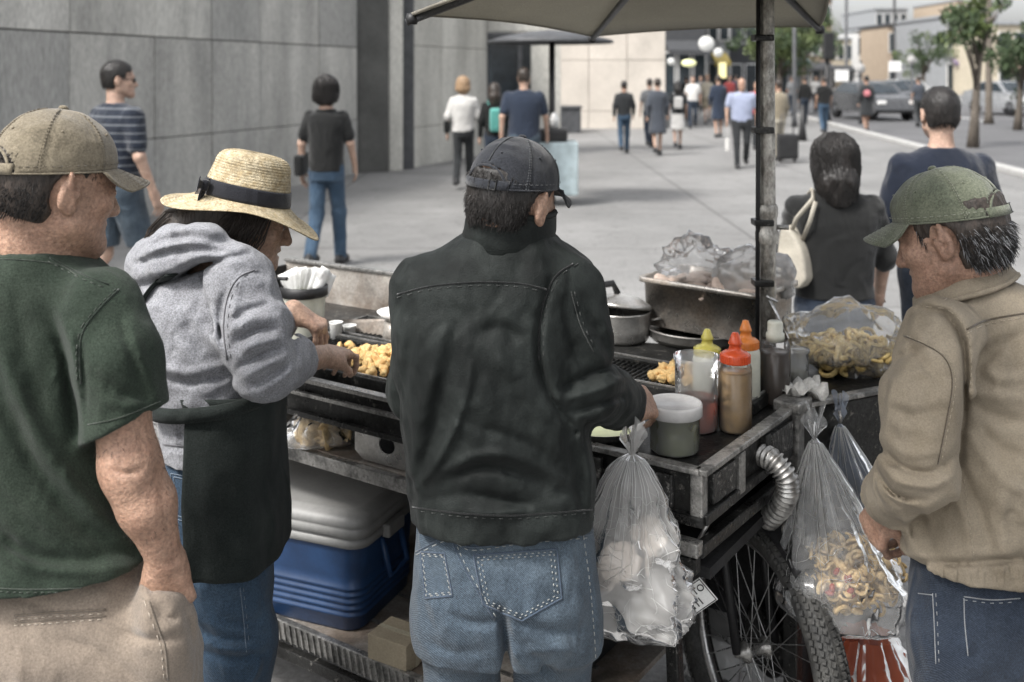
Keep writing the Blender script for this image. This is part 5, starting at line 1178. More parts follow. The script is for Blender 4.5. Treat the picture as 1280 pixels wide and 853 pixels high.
# ------------------------------------------------------------------ caps
def cap_obj(H, m, parent, name='cap', strap=True, brim_l=.072, z0=.034, slope=.26, hgt=.092, rx=.0845, ry=.105, cy=-.010, dark=None, stitch=None, seed=1, fold=.002, logo=None, bx_=1.0, tiltb=0.0):
    n, nv = 128, 22; stitch = stitch or m
    base = lambda th: V3(rx * math.cos(th), cy + ry * math.sin(th), z0 + slope * (ry * math.sin(th)))
    def dome(th, t):
        r = (1 - t ** 2.15) ** (1 / 2.0); b = base(th); ap = V3(0, cy, z0 + hgt); c = V3(0, cy, 0)
        q = V3(b[0] * r, cy + (b[1] - cy) * r, b[2] + (ap[2] - b[2]) * t)
        return q
    pts = np.array([[dome(2 * math.pi * i / n, (j / nv) ** .9 * .9995) for j in range(nv + 1)] for i in range(n)])
    flat = pts.reshape(-1, 3); nz = fbm(flat * V3(28, 28, 36) + seed, 3) - .5; outw = flat - V3(0, cy, z0 + .01); outw /= np.linalg.norm(outw, axis=1)[:, None]
    th = np.arctan2(flat[:, 1] - cy, flat[:, 0]); sd = np.abs(((th + math.pi / 2) / (math.pi / 3) + .5) % 1 - .5) * (math.pi / 3) * rx
    flat = flat + outw * (nz * fold * 2 - .0016 * np.exp(-(sd / .003) ** 2))[:, None]; pts = flat.reshape(n, nv + 1, 3)
    mb = MB(); W = H.w(pts.reshape(-1, 3)); f = []
    for i in range(n):
        for j in range(nv):
            i2 = (i + 1) % n; c = (pts[i, j] + pts[i2, j + 1]) / 2; thc = math.atan2(c[1] - cy, c[0]); da = (thc + math.pi / 2)
            if strap and abs(da) < .62 and ((da / .56) ** 2 + ((c[2] - base(thc)[2] - .002) / .046) ** 2) < 1: continue
            f.append((i * (nv + 1) + j, i2 * (nv + 1) + j, i2 * (nv + 1) + j + 1, i * (nv + 1) + j + 1))
    mb.add(W, f, m)
    crown = mb.build(name, parent, solid=.0022)
    mb = MB()                                                      # seams, button, eyelets, hem
    for k in range(6):
        a = -math.pi / 2 + math.pi / 3 * k; lo = .46 if (strap and k == 0) else 0.02
        for o_ in (-.028, .028):
            line = [dome(a + o_ * (1 - .6 * t), t) * 1.0 for t in np.linspace(lo, .96, 40)]
            ctr = V3(0, cy, z0 + .01); line = [q + nrm(q - ctr) * .0022 for q in line]
            for i in range(0, 38, 2): mb.tube(H.w(np.array([line[i], line[i + 1]])), .0007, stitch, 4)
        mb.tube(H.w(np.array([dome(a, t) + nrm(dome(a, t) - V3(0, cy, z0 + .01)) * .0006 for t in np.linspace(lo, .97, 30)])), .0013, m, 5)
        if k % 2 == 0 or True:
            q = dome(a + .26, .62); q = q + nrm(q - V3(0, cy, z0 + .01)) * .002; mb.lump(H.w(q), V3(.0028, .0028, .0028) * H.k, dark or m, k, 0., 1)
    mb.lathe([(.0085, 0), (.0085, .003), (.006, .0065), (.001, .0075)], H.w((0, cy, z0 + hgt - .001)), m, H.R, 16)
    def hem(o_, zz): return [base(a) + nrm(base(a) - V3(0, cy, base(a)[2])) * o_ + V3(0, 0, zz) for a in np.linspace(-math.pi / 2 + (.5 if strap else 0), 1.5 * math.pi - (.5 if strap else 0), 90)]
    mb.tube(H.w(np.array(hem(.0012, 0.0))), .0018, m, 6); q = hem(.0026, .012)
    for i in range(0, 88, 2): mb.tube(H.w(np.array(q[i:i + 2])), .0007, stitch, 4)
    mb.build('cap_seams', crown)
    if strap:
        mb = MB(); rows = [[base(-math.pi / 2 + a) + nrm(base(-math.pi / 2 + a) - V3(0, cy, base(-math.pi / 2 + a)[2])) * .002 + V3(0, 0, z) for z in (-.002, .007, .017)] for a in np.linspace(-.66, .66, 24)]
        mb.grid(H.w(np.array(rows).reshape(-1, 3)).reshape(24, 3, 3), m); st = mb.build('strap', crown, solid=.003)
        mb = MB(); b_ = base(-math.pi / 2 + .32) + V3(.0, -.004, .0075); 
        for dx, dz, hx, hz in ((0, .0115, .009, .0012), (0, -.0115, .009, .0012), (-.009, 0, .0012, .0125), (.009, 0, .0012, .0125)): mb.box(H.w(b_ + V3(dx * .8, dx * .2, dz * .8)), V3(hx * .8, .0016, hz * .8), M['frame'], H.R)
        mb.build('buckle', st)
        mb = MB(); arc = []                                         # bound edge of the opening
        for a in np.linspace(-.58, .58, 41):
            zz = .046 * math.sqrt(max(0, 1 - (a / .58) ** 2)); bb = base(-math.pi / 2 + a)[2] + zz; t = (bb - base(-math.pi / 2 + a)[2]) / (z0 + hgt - base(-math.pi / 2 + a)[2]); q = dome(-math.pi / 2 + a, t); arc.append(q + nrm(q - V3(0, cy, z0)) * .001)
        mb.tube(H.w(np.array(arc)), .0028, m, 6); mb.build('opening_edge', crown)
    # brim
    rows = []; nu, nv2 = 41, 14
    for i in range(nu):
        u = -1 + 2 * i / (nu - 1); a = math.pi / 2 - u * R(60); b = base(a); row = []
        ln = brim_l * max(0.0, 1 - abs(u) ** 2.3) ** .72 + .002
        for j in range(nv2):
            v = j / (nv2 - 1); q = b + V3(u * .012 * v, ln * v, 0) + V3(0, 0, (-.034 * bx_ * (u * u) * v - .016 * v + tiltb * v * v) * min(1, ln / brim_l * 1.6)); rows.append(0) if False else None; row.append(q)
        rows.append(row)
    rows = [r_ for r_ in rows if isinstance(r_, list)]
    mb = MB(); A = np.array(rows); mb.grid(H.w(A.reshape(-1, 3)).reshape(nu, nv2, 3), m)
    br = mb.build('brim', crown, solid=.0035)
    mb = MB()
    for v in (.25, .4, .55, .7, .85, .95):
        ln_ = [A[i, 0] + (A[i, -1] - A[i, 0]) * v + V3(0, 0, .0022) for i in range(2, nu - 2)]
        for i in range(0, len(ln_) - 1, 1): mb.tube(H.w(np.array([ln_[i], ln_[i] * .35 + ln_[i + 1] * .65])), .0006, stitch, 4)
    mb.tube(H.w(np.array([A[i, -1] for i in range(nu)])), .0026, m, 6); mb.build('brim_stitching', br)
    return crown
def collar(parent, c, rx, ry, Rm, h, m, flare=.0, fold=0., gap=0., front=90, n=70, seed=0, th=.005, stitch=None):
    """standing collar (fold > 0: turned down on the outside)"""
    prof = [(.004, -.035), (0, 0), (.002 + flare * .35, h * .35), (flare * .8, h * .8), (flare, h)]
    if fold: prof += [(flare + .004, h + .003), (flare + .010, h - .002), (flare + .015, h - fold * .5), (flare + .020, h - fold)]
    A = []
    for a in np.linspace(R(front) + R(gap), R(front) + 2 * math.pi - R(gap), n):
        A.append([xf(((rx + o) * math.cos(a), (ry + o) * math.sin(a), z + .003 * math.sin(3 * a + seed)), Rm, c) for o, z in prof])
    A = np.array(A); fl = A.reshape(-1, 3); A = (fl + (fbm(fl * 30 + seed, 2) - .5)[:, None] * .006).reshape(A.shape)
    mb = MB(); mb.grid(A, m)
    if stitch is not None:
        for j in ((-1,) if not fold else (-1, 3)): mb.tube(A[:, j], .0028, m, 6)
    return mb.build('collar', parent, solid=th)
def shoe_field(F, ankle, yaw, L=.27, w=.048, z0=0.0):
    Rm = rotm(0, 0, yaw); a = np.asarray(ankle, float); f = lambda y, z, x=0: xf((x, y, z), Rm, (a[0], a[1], z0))
    F.cap(f(-.05, .045), f(.0, .085), .042, .045, .03); F.cap(f(-.05, .035), f(L - .11, .034), .036, .034, .03); F.cap(f(.0, .07), f(L - .13, .04), .04, .03, .03); F.ell(f(L - .12, .03), (w * .9, .055, .03), Rm, .02)
    F.half((a[0], a[1], z0 + .002), (0, 0, -1))
def shoes(parent, ankles, yaw, m, h=.008, sc=1.0):
    for a in ankles:
        F = Field(); shoe_field(F, a, yaw, z0=a[2] - .06 if len(a) > 2 and a[2] > .1 else 0.0); mesh_obj('shoe', F.mesh(h), m, parent)
def pixrows(rows, D, ry):
    """silhouette rows (py, left px, right px[, depth offset, half depth]) -> loft rows in metres"""
    out = []
    for r_ in rows:
        py, l, r = r_[:3]; dd = r_[3] if len(r_) > 3 else 0; q = r_[4] if len(r_) > 4 else ry; d = D + dd
        out.append((CH - (py - YH) * d / FOC, ((l + r) / 2 - XC) * d / FOC, d, (r - l) / 2 * d / FOC, q))
    return out
def cloth_noise(amp, scale, seed=0, st=(1, 1, 1)):
    st = V3(*st)
    def fn(p):
        q = p * scale * st; q = q + .9 * np.stack([vnoise(q * .8 + 31), vnoise(q * .8 + 57), vnoise(q * .8 + 83)], 1); a = fbm(q + seed, 3) - .5; b = np.abs(fbm(q * 1.3 + seed + 5, 2) - .5); return amp * (a * 1.4 + (b - .12) * 2.6)
    return fn
# ================================================================== the man in the black jacket (seen from behind)
def man_black_jacket():
    D = 2.0
    t = empty('person', G(632, D), 'man in black jacket and black cap seen from behind at the cart', 'person')
    H = Head(P(641, 250, 1.985), -36, -14, 4, .93)
    base = P(640, 305, 2.01)
    # body
    F = Field(); head_field(F, H, base, .058, jowl=1)
    F.cap(P(636, 370, 2.02), P(630, 640, 2.03), .07, .10, .05); F.cap(base, P(636, 370, 2.02), .05, .07, .05); F.cap(P(545, 385, 2.02), P(712, 385, 2.0), .035, .035, .04)
    eR, wR = P(738, 492, 1.97), P(783, 508, 2.17)
    F.chain([P(714, 385, 1.99), eR, wR], [.035, .036, .028], .02)
    hand_field(F, wR + nrm(wR - eR) * .012, V3(.62, .78, -.12), V3(.75, -.1, .55), -1, curl=(35, 45, 30), sc=.98)
    eL, wL = P(512, 500, 2.12), P(575, 515, 2.36); F.chain([P(535, 385, 2.02), eL, wL], [.035, .033, .027], .02)
    hand_field(F, wL, V3(.55, .8, -.1), V3(-.3, .1, .95), 1, curl=(30, 40, 25))
    mesh_obj('body', F.mesh(.0045), SK[0], t); eyes(H, t)
    F = Field(); hair_shell(F, H, .007, zcut=.05, low=-.062, noise=.003); hf = F.mesh(.004); mb = MB()
    strands(mb, H, 1800, HAIRM['black'], 3, lambda p: p[2] < .045 and p[1] < -.01 and p[2] > -.06 and not (abs(p[0]) > .05 and p[1] > -.035), (.010, .02))
    mesh_obj('hair', hf, HAIRM['black'], t, mb)
    capm = fabric('cap_black', (.019, .021, .026), .85, .5, fs=260); capst = fabric('cap_black_stitch', (.07, .075, .08), .9)
    cap_obj(H, capm, t, stitch=capst, seed=3, z0=.030, hgt=.10, rx=.087, ry=.107, fold=.003, slope=.20, brim_l=.066)
    # jacket
    jm = fabric('jacket_black', (.0085, .0105, .0100), .55, .3, var=.4, sheen=.03, vs=7, dark=(.021, .0245, .023), dsc=7, damt=.6, wr=.6, wrs=12); js = fabric('jacket_seam', (.006, .007, .007), .8); jst = fabric('jacket_stitch', (.028, .031, .029), .9)
    F = Field()
    rows = [(290, 584, 688, 0, .078), (302, 562, 706, 0, .09), (316, 537, 726, 0, .10), (332, 514, 738, 0, .112), (352, 498, 742, 0, .122), (400, 490, 736, 0, .135), (450, 492, 732, 0, .142), (500, 498, 733, 0, .147), (550, 506, 738, .01, .15), (592, 512, 741, .01, .15), (620, 514, 743, .01, .15), (641, 516, 743, .01, .148)]
    F.loft(pixrows(rows, D, .13), .02, 2.35)
    wd = nrm(P(783, 508, 2.17) - P(738, 492, 1.97)); sleeve(F, [P(716, 364, 1.985), P(736, 486, 1.965), P(790, 510, 2.20)], [.064, .061, .050], P(777, 504, 2.135), wd, (P(770, 502, 2.11), P(795, 512, 2.25)), (.041, .043))
    F.chain([P(530, 358, 2.0), P(520, 490, 2.12), P(570, 515, 2.33)], [.062, .055, .047], .03)
    collar(t, P(636, 293, 1.995), .085, .082, rotm(0, 9, 0), .052, jm, -.004, 0, 18, 55, seed=2, th=.007, stitch=jst)
    F.disp(cloth_noise(.0085, 11, 3, (1, 1, .55))); F.disp(cloth_noise(.0038, 30, 8, (1, 1, .6)))
    F.disp(creases([
        ([(560, 400), (540, 470), (520, 560), (508, 615)], 9, -.006), ([(575, 405), (556, 480), (536, 560), (520, 610)], 9, .006),
        ([(590, 455), (575, 520), (545, 580), (512, 618)], 6, -.006), ([(520, 380), (512, 440), (505, 500)], 7, .005),
        ([(540, 610), (600, 585), (650, 592), (700, 615)], 9, .008), ([(545, 596), (600, 570), (655, 576), (705, 600)], 8, -.007),
        ([(530, 625), (580, 618), (640, 628), (690, 640)], 7, .006), ([(560, 640), (620, 642), (700, 632)], 6, -.005),
        ([(560, 520), (620, 540), (670, 560), (715, 600)], 8, .005), ([(610, 430), (640, 470), (680, 520)], 12, -.004), ([(590, 420), (625, 410), (660, 430)], 9, .005),
        ([(690, 350), (676, 400), (674, 450), (690, 500), (720, 540)], 5, .012), ([(704, 380), (715, 430), (740, 470)], 7, .006), ([(725, 400), (745, 440), (770, 465)], 7, -.006),
        ([(700, 485), (735, 470), (775, 452)], 6, .009), ([(705, 500), (745, 488), (788, 470)], 6, -.006), ([(712, 515), (750, 505), (792, 492)], 5, .007), ([(735, 395), (752, 420), (762, 455)], 6, .006),
        ([(745, 376), (755, 410)], 6, -.004), ([(722, 530), (735, 580), (738, 630)], 7, -.006), ([(712, 545), (722, 590), (728, 640)], 6, .006)], 2.02))
    jf = F.mesh(.0042); T = bvh(jf); mb = MB()
    seam(mb, T, [(497, 368), (540, 358), (600, 353), (650, 355), (683, 362)], js, .0018, jst, (0, 4))
    seam(mb, T, [(716, 330), (695, 345), (680, 375), (674, 410), (674, 450)], js, .0018, jst, (6, 0))
    seam(mb, T, [(516, 634), (580, 642), (650, 644), (740, 637)], js, .0016, jst, (0, 4)); seam(mb, T, [(714, 365), (725, 405), (742, 440)], jst, .001, jst, (4, 0))
    mesh_obj('jacket', jf, jm, t, mb)
    # jeans
    F = Field(); rows = [(600, 528, 734, .01, .11), (636, 523, 737, .01, .118), (672, 519, 743, .01, .13), (725, 517, 747, 0, .142), (770, 518, 748, 0, .135), (800, 522, 748, 0, .115)]
    F.loft(pixrows(rows, D, .13), .03, 2.4)
    aL, aR = V3(*P(565, 900, 2.02)[:2], .09), V3(*P(700, 900, 1.99)[:2], .09)
    for px, a in ((577, aL), (690, aR)):
        F.chain([P(px, 770, 2.01), V3(*P(px, 900, 2.02)[:2], .44), V3(a[0], a[1] - .02, .07)], [.085, .064, .055], .05)
    F.disp(cloth_noise(.004, 16, 11, (1, 1, .8)))
    F.disp(creases([([(627, 760), (632, 800), (634, 850)], 6, .022), ([(640, 775), (690, 790), (740, 785)], 7, .006), ([(560, 770), (600, 780), (628, 775)], 6, .007), ([(640, 800), (680, 830), (700, 860)], 8, .006), ([(530, 800), (570, 815), (610, 812)], 7, .006), ([(725, 690), (735, 740), (742, 800)], 6, .004), ([(650, 815), (700, 812), (740, 822)], 6, -.005)], 2.05))
    F.half((0, 0, .035), (0, 0, -1))
    jf = F.mesh(.006); T = bvh(jf); mb = MB(); st = fabric('jean_stitch', (.30, .31, .30), .9); sd_ = fabric('jean_edge', (.05, .07, .10), .9)
    def pocket(poly):
        for k, (ins, m_) in enumerate(((0, sd_), (4, st), (8, st))):
            c = np.mean(poly, 0); pl = [np.array(q) + (c - np.array(q)) * ins / 48. for q in poly]; q = drape(T, pl, 2.5, .001, True)
            if k == 0: mb.tube(q, .0018, m_, 5)
            else:
                for i in range(0, len(q) - 2, 3):
                    if np.linalg.norm(q[i + 1] - q[i]) < .02: mb.tube(q[i:i + 2], .001, m_, 4)
    pocket([(592, 694), (696, 686), (702, 748), (652, 776), (604, 756)]); pocket([(526, 690), (556, 692), (566, 745), (532, 748)])
    seam(mb, T, [(562, 668), (575, 700), (597, 740), (618, 775)], sd_, .0018, st, (4, 0), 4); seam(mb, T, [(520, 690), (560, 672), (590, 684), (650, 676), (740, 668)], sd_, .0014, st, (0, 4), 4)
    seam(mb, T, [(724, 670), (732, 730), (738, 800), (740, 850)], sd_, .0018, st, (5, 0), 4)
    mesh_obj('jeans', jf, DEN['light'], t, mb); shoes(t, [aL, aR], -20, M['black'])
man_black_jacket()

# ================================================================== the man in the green T-shirt (left)
def man_green_shirt():
    D = 1.8
    t = empty('person', G(50, D), 'man in dark green T-shirt and khaki cap with a hand in his trouser pocket', 'person')
    H = Head(P(68, 232, 1.79), -43, -11, 0, 1.0)
    base = P(48, 318, 1.80)
    F = Field(); head_field(F, H, base, .060, jowl=.0)
    F.cap(base, P(42, 380, 1.82), .06, .08, .05); F.cap(P(42, 380, 1.82), P(40, 700, 1.83), .08, .11, .05); F.cap(P(-45, 400, 1.86), P(105, 402, 1.77), .035, .035, .04)
    sh, el, wr = P(122, 395, 1.73), P(163, 580, 1.70), P(207, 700, 1.72)
    F.chain([sh, P(148, 500, 1.70), el, P(183, 630, 1.705), wr], [.044, .046, .0455, .044, .028], .025)
    F.ell(P(160, 590, 1.685), (.03, .03, .045), None, .03)
    hand_field(F, wr, V3(.10, .14, -.98), V3(.35, -.9, -.1), 1, curl=(55, 75, 50), sc=.98)
    F.disp(creases([([(140, 588), (160, 592), (178, 586)], 4, .004), ([(146, 578), (165, 581)], 3, .002), ([(196, 560), (203, 620), (214, 690)], 6, .002), ([(198, 702), (212, 704), (222, 700)], 3, .002)], 1.75))
    mb = MB(); g = np.random.default_rng(12); ps_ = [sh, P(148, 500, 1.70), el, P(183, 630, 1.705), wr]; rs_ = [.046, .050, .0465, .044, .028]
    for i in range(230):
        f = g.uniform(1.5, 3.5); k_ = int(f); u = f - k_; c_ = ps_[k_] * (1 - u) + ps_[k_ + 1] * u; r_ = rs_[k_] * (1 - u) + rs_[k_ + 1] * u; ax_ = nrm(ps_[k_ + 1] - ps_[k_]); o_ = g.normal(size=3); o_ = nrm(o_ - ax_ * o_.dot(ax_)); q = c_ + o_ * (r_ - .001); d_ = nrm(ax_ + o_ * .35 + g.normal(size=3) * .4)
        mb.tube([q, q + d_ * .006 + o_ * .002, q + d_ * .012 + o_ * .002], [.0004, .0003, .0001], HAIRM['dark'], 3, caps=False)
    mesh_obj('body', F.mesh(.0042), skin_mat('skin_arm', (.36, .225, .16)), t, mb); eyes(H, t)
    F = Field(); hair_shell(F, H, .006, zcut=.055, low=-.060, noise=.0025, seed=4); hf = F.mesh(.004); mb = MB()
    strands(mb, H, 2000, HAIRM['black'], 5, lambda p: p[2] < .05 and p[1] < .05 and p[2] > -.06 and not (abs(p[0]) > .045 and -.035 < p[1] < .03 and p[2] < .03), (.006, .012), lift=.2)
    mesh_obj('hair', hf, HAIRM['dark'], t, mb)
    cap_obj(H, fabric('cap_khaki', (.205, .175, .125), .9, .35, var=.2, fs=240, dark=(.13, .11, .08), dsc=16, damt=.6), t, stitch=fabric('cap_khaki_stitch', (.12, .10, .07), .9), seed=7, z0=.026, hgt=.108, rx=.0865, ry=.108, slope=.16, brim_l=.066, fold=.0035, bx_=.8)
    gm = fabric('tshirt_green', (.024, .034, .025), .9, .4, var=.25, fs=300, sheen=.08, wr=.4, wrs=11, dark=(.042, .053, .040), dsc=6, damt=.45); gs = fabric('tshirt_seam', (.018, .026, .019), .9); gst = fabric('tshirt_stitch', (.045, .055, .044), .9)
    F = Field()
    rows = [(308, -18, 92, 0, .085), (322, -50, 110, 0, .10), (340, -85, 132, 0, .115), (362, -105, 146, 0, .13), (400, -118, 152, 0, .14), (450, -118, 148, 0, .15), (520, -112, 146, 0, .155), (590, -108, 160, 0, .155), (640, -104, 172, 0, .155), (674, -104, 190, 0, .166), (692, -105, 196, 0, .175)]
    F.loft(pixrows(rows, D, .14), .02, 2.35)
    ax = nrm(P(160, 545, 1.70) - P(143, 450, 1.71))
    sleeve(F, [P(122, 388, 1.735), P(143, 450, 1.71), P(164, 575, 1.70)], [.072, .074, .073], P(162, 527, 1.70), ax + V3(.22, 0, .12), (P(157, 515, 1.70), P(168, 600, 1.70)), (.053, .058))
    F.cap(P(48, 300, 1.80), P(48, 318, 1.80), .075, .066, .006, 's')
    F.disp(cloth_noise(.0065, 10, 23, (1, 1, .5))); F.disp(cloth_noise(.0022, 30, 28, (1, 1, .7)))
    F.disp(creases([
        ([(-5, 420), (25, 500), (70, 580), (130, 650), (175, 680)], 10, -.009), ([(-20, 440), (10, 520), (55, 600), (115, 668), (165, 694)], 11, .009),
        ([(60, 390), (80, 440), (90, 500), (95, 540)], 9, .008), ([(75, 395), (92, 440), (102, 490)], 7, -.006), ([(20, 380), (35, 450), (60, 530)], 10, .006),
        ([(-30, 640), (30, 690), (90, 700), (160, 690)], 9, .008), ([(-40, 660), (30, 705), (100, 715), (170, 708)], 7, -.006), ([(0, 600), (50, 650), (90, 680)], 8, -.005),
        ([(100, 420), (104, 470), (112, 530)], 5, .006), ([(120, 470), (150, 490), (185, 500)], 6, .004), ([(125, 500), (160, 508), (195, 498)], 5, -.003), ([(160, 400), (178, 450), (196, 500)], 6, -.004), ([(150, 400), (166, 450), (182, 500)], 5, .004)], 1.80))
    F.half((0, 0, P(40, 688, 1.8)[2]), (0, 0, -1)); gf = F.mesh(.0048); T = bvh(gf); mb = MB()
    seam(mb, T, [(148, 362), (125, 385), (106, 410), (99, 440), (101, 480)], gs, .0016, gst, (-4, 0), 4)
    seam(mb, T, [(-4, 324), (40, 326), (75, 332), (97, 345)], gst, .001, None); seam(mb, T, [(62, 322), (96, 340), (135, 356)], gs, .0016, gst, (-2, 5), 4)
    seam(mb, T, [(110, 531), (150, 522), (200, 502)], gst, .001, None); seam(mb, T, [(-60, 732), (40, 737), (120, 733), (180, 720)], gst, .001, gst, (0, 4), 4)
    mesh_obj('tshirt', gf, gm, t, mb)
    mb = MB(); rg = [base + V3(0, 0, .012) + V3(.072 * math.cos(a), .068 * math.sin(a), .010 * math.cos(a) * -1 + .004) for a in np.linspace(0, 2 * math.pi, 50, endpoint=False)]; mb.tube(rg, .0075, gm, 10, True); mb.build('collar', t)
    # trousers
    pm = fabric('trousers_beige', (.225, .185, .148), .88, .25, var=.16, fs=260, dark=(.16, .13, .105), dsc=8, damt=.5); ps = fabric('trousers_seam', (.17, .14, .11), .9); pst = fabric('trousers_stitch', (.45, .39, .32), .9)
    F = Field(); rows = [(655, -76, 160, 0, .10), (690, -84, 176, 0, .112), (715, -90, 200, 0, .14), (775, -96, 228, -.01, .155), (820, -94, 243, -.01, .15), (870, -88, 246, 0, .14)]
    F.loft(pixrows(rows, D, .14), .03, 2.3)
    pkn = nrm(V3(.28, .10, .95)); pk = Field(); pk.ell(P(206, 790, 1.725), (.052, .060, .105), rotm(0, -8, 0), .02); pk.half(P(207, 742, 1.70), pkn, .005); F.part(pk, .03)
    aL, aR = V3(*P(-10, 900, 1.86)[:2], .09), V3(*P(160, 900, 1.78)[:2], .09)
    for px, dd, a in ((-12, .05, aL), (165, -.03, aR)): F.chain([P(px, 830, D + dd), V3(*P(px, 900, D + dd)[:2], .46), V3(a[0], a[1] - .02, .07)], [.105, .078, .062], .05)
    F.disp(cloth_noise(.005, 13, 31, (1, 1, .7)))
    F.disp(creases([([(20, 745), (70, 765), (120, 775)], 8, .005), ([(150, 790), (190, 800), (235, 795)], 6, .006), ([(70, 800), (120, 815), (170, 850)], 9, .006), ([(230, 760), (240, 790), (246, 830)], 5, .004), ([(186, 730), (198, 760), (214, 774), (222, 768)], 4, .006)], 1.82))
    F.half((0, 0, .035), (0, 0, -1)); pf = F.mesh(.005); T = bvh(pf); mb = MB()
    seam(mb, T, [(18, 770), (70, 766), (132, 762)], ps, .0022, pst, (0, 5), 4); seam(mb, T, [(18, 778), (70, 775), (132, 770)], ps, .0016, pst, (0, 4), 4)
    seam(mb, T, [(186, 752), (196, 780), (206, 810), (210, 850)], ps, .0018, pst, (-5, 0), 4)
    mesh_obj('trousers', pf, pm, t, mb); shoes(t, [aL, aR], -40, fabric('shoe_brown', (.06, .045, .035), .6))
man_green_shirt()

# ================================================================== the woman in the straw hat
def woman_hat():
    D = 2.36
    t = empty('person', G(280, D), 'woman in grey hoodie, dark apron and straw hat picking food from the grill', 'person')
    H = Head(P(306, 272, 2.36), -72, -16, 0, .95); base = P(272, 335, 2.37)
    F = Field(); head_field(F, H, base, .05, fem=True, ear=False)
    F.cap(base, P(268, 400, 2.38), .05, .07, .05); F.cap(P(268, 400, 2.38), P(272, 560, 2.38), .07, .09, .05); F.cap(P(290, 385, 2.24), P(280, 385, 2.5), .035, .035, .04)
    sR, eR, wR = P(300, 352, 2.20), P(330, 462, 2.16), P(402, 446, 2.47)
    F.chain([P(300, 385, 2.22), eR, wR], [.035, .036, .0275], .02)
    dR = nrm(P(450, 436, 2.68) - wR)
    hand_field(F, wR + dR * .008, dR + V3(0, 0, .05), V3(.05, -.45, .9), 1, per=((16, 48, 30), (22, 54, 32), (28, 58, 34), (36, 58, 34)), sc=.98, spread=4, thumb=((.25, .85, -.55), (-.1, .9, -.5)))
    sL, eL, wL = P(290, 355, 2.52), P(322, 440, 2.66), P(366, 388, 2.70)
    F.chain([P(288, 390, 2.52), eL, wL], [.035, .036, .0275], .02)
    hand_field(F, wL, V3(.75, .05, -.45), V3(.45, -.1, .8), -1, per=((50, 25, 12), (55, 22, 12), (58, 22, 12), (60, 25, 14)), sc=.98, spread=7, thumb=((.45, .75, -.6), (.1, .8, -.7)))
    mesh_obj('body', F.mesh(.004), SK[3], t); eyes(H, t)
    # hair: gathered low at the back, loose strands beside the face
    F = Field(); hair_shell(F, H, .009, zcut=.075, low=-.075, noise=.003, seed=9)
    F.chain([H.w((0, -.09, .0)), H.w((0, -.125, -.05)), P(205, 300, 2.37), P(188, 325, 2.38)], [.04, .036, .028, .018], .03); hf = F.mesh(.0045); mb = MB(); g = np.random.default_rng(1)
    for s_ in (-1, 1):
        for i in range(170):
            a = V3(s_ * (.074 + g.uniform(0, .010)), g.uniform(-.03, .055), g.uniform(.01, .05)); e_ = V3(s_ * (.066 + g.uniform(0, .016)), a[1] - .02 + g.uniform(-.03, .02), -.075 + g.uniform(-.03, .045)); md = (a + e_) / 2 + V3(s_ * .012, .008 * g.normal(), 0)
            mb.tube(H.w(np.array([a, md, e_])), [.0016, .0014, .0005], HAIRM['dark'], 3, caps=False)
    for i in range(260):
        o_ = np.clip(g.normal(size=3), -1.3, 1.3) * V3(.028, .02, .022); p = [H.w((0, -.07, -.025)) + o_ * .8, H.w((0, -.13, -.045)) + o_ * 1.1, P(206, 298, 2.37) + o_ * .9, P(186, 322 + g.uniform(0, 25), 2.37) + o_ * .7]; mb.tube(p, [.0018, .0018, .0015, .0005], HAIRM['dark'], 3, caps=False)
    mesh_obj('hair', hf, HAIRM['dark'], t, mb)
    # hoodie
    hm = fabric('hoodie_grey', (.265, .27, .29), .95, .45, var=.18, fs=260, bump=.7, sheen=.2, dark=(.19, .19, .205), dsc=30, damt=.5); hs = fabric('hoodie_seam', (.10, .10, .108), .95)
    F = Field()
    rows = [(328, 212, 304, 0, .12), (345, 190, 322, 0, .155), (368, 178, 338, 0, .18), (400, 176, 348, 0, .195), (440, 182, 350, 0, .195), (475, 192, 346, 0, .19), (498, 206, 340, 0, .18), (512, 210, 340, 0, .175), (530, 210, 338, 0, .18), (552, 212, 338, 0, .185)]
    F.loft(pixrows(rows, D, .17), .02, 2.2)
    wd = nrm(P(402, 446, 2.47) - P(330, 462, 2.16)); sleeve(F, [P(300, 352, 2.205), P(318, 410, 2.17), P(332, 458, 2.165), P(385, 446, 2.39)], [.074, .074, .069, .052], P(372, 444, 2.325), wd, (P(364, 446, 2.29), P(395, 446, 2.45)), (.043, .040))
    F.chain([P(290, 355, 2.52), P(322, 440, 2.65), P(352, 402, 2.69)], [.07, .062, .045], .03)
    # hood lying on the back and round the neck
    hr = [P(322, 362, 2.22), P(296, 328, 2.19), P(255, 304, 2.20), P(215, 316, 2.25), P(194, 334, 2.37), P(205, 330, 2.48), P(245, 310, 2.53), P(295, 335, 2.50), P(325, 365, 2.45)]
    F.chain(hr, [.020, .026, .038, .052, .060, .054, .042, .030, .022], .03); F.ell(P(216, 338, 2.36), (.085, .12, .05), rotm(0, 28, 0), .03)
    F.cap(P(288, 300, 2.36), P(270, 330, 2.37), .085, .06, .02, 's')
    F.disp(cloth_noise(.0075, 12, 41, (1, 1, .8))); F.disp(cloth_noise(.0035, 30, 44))
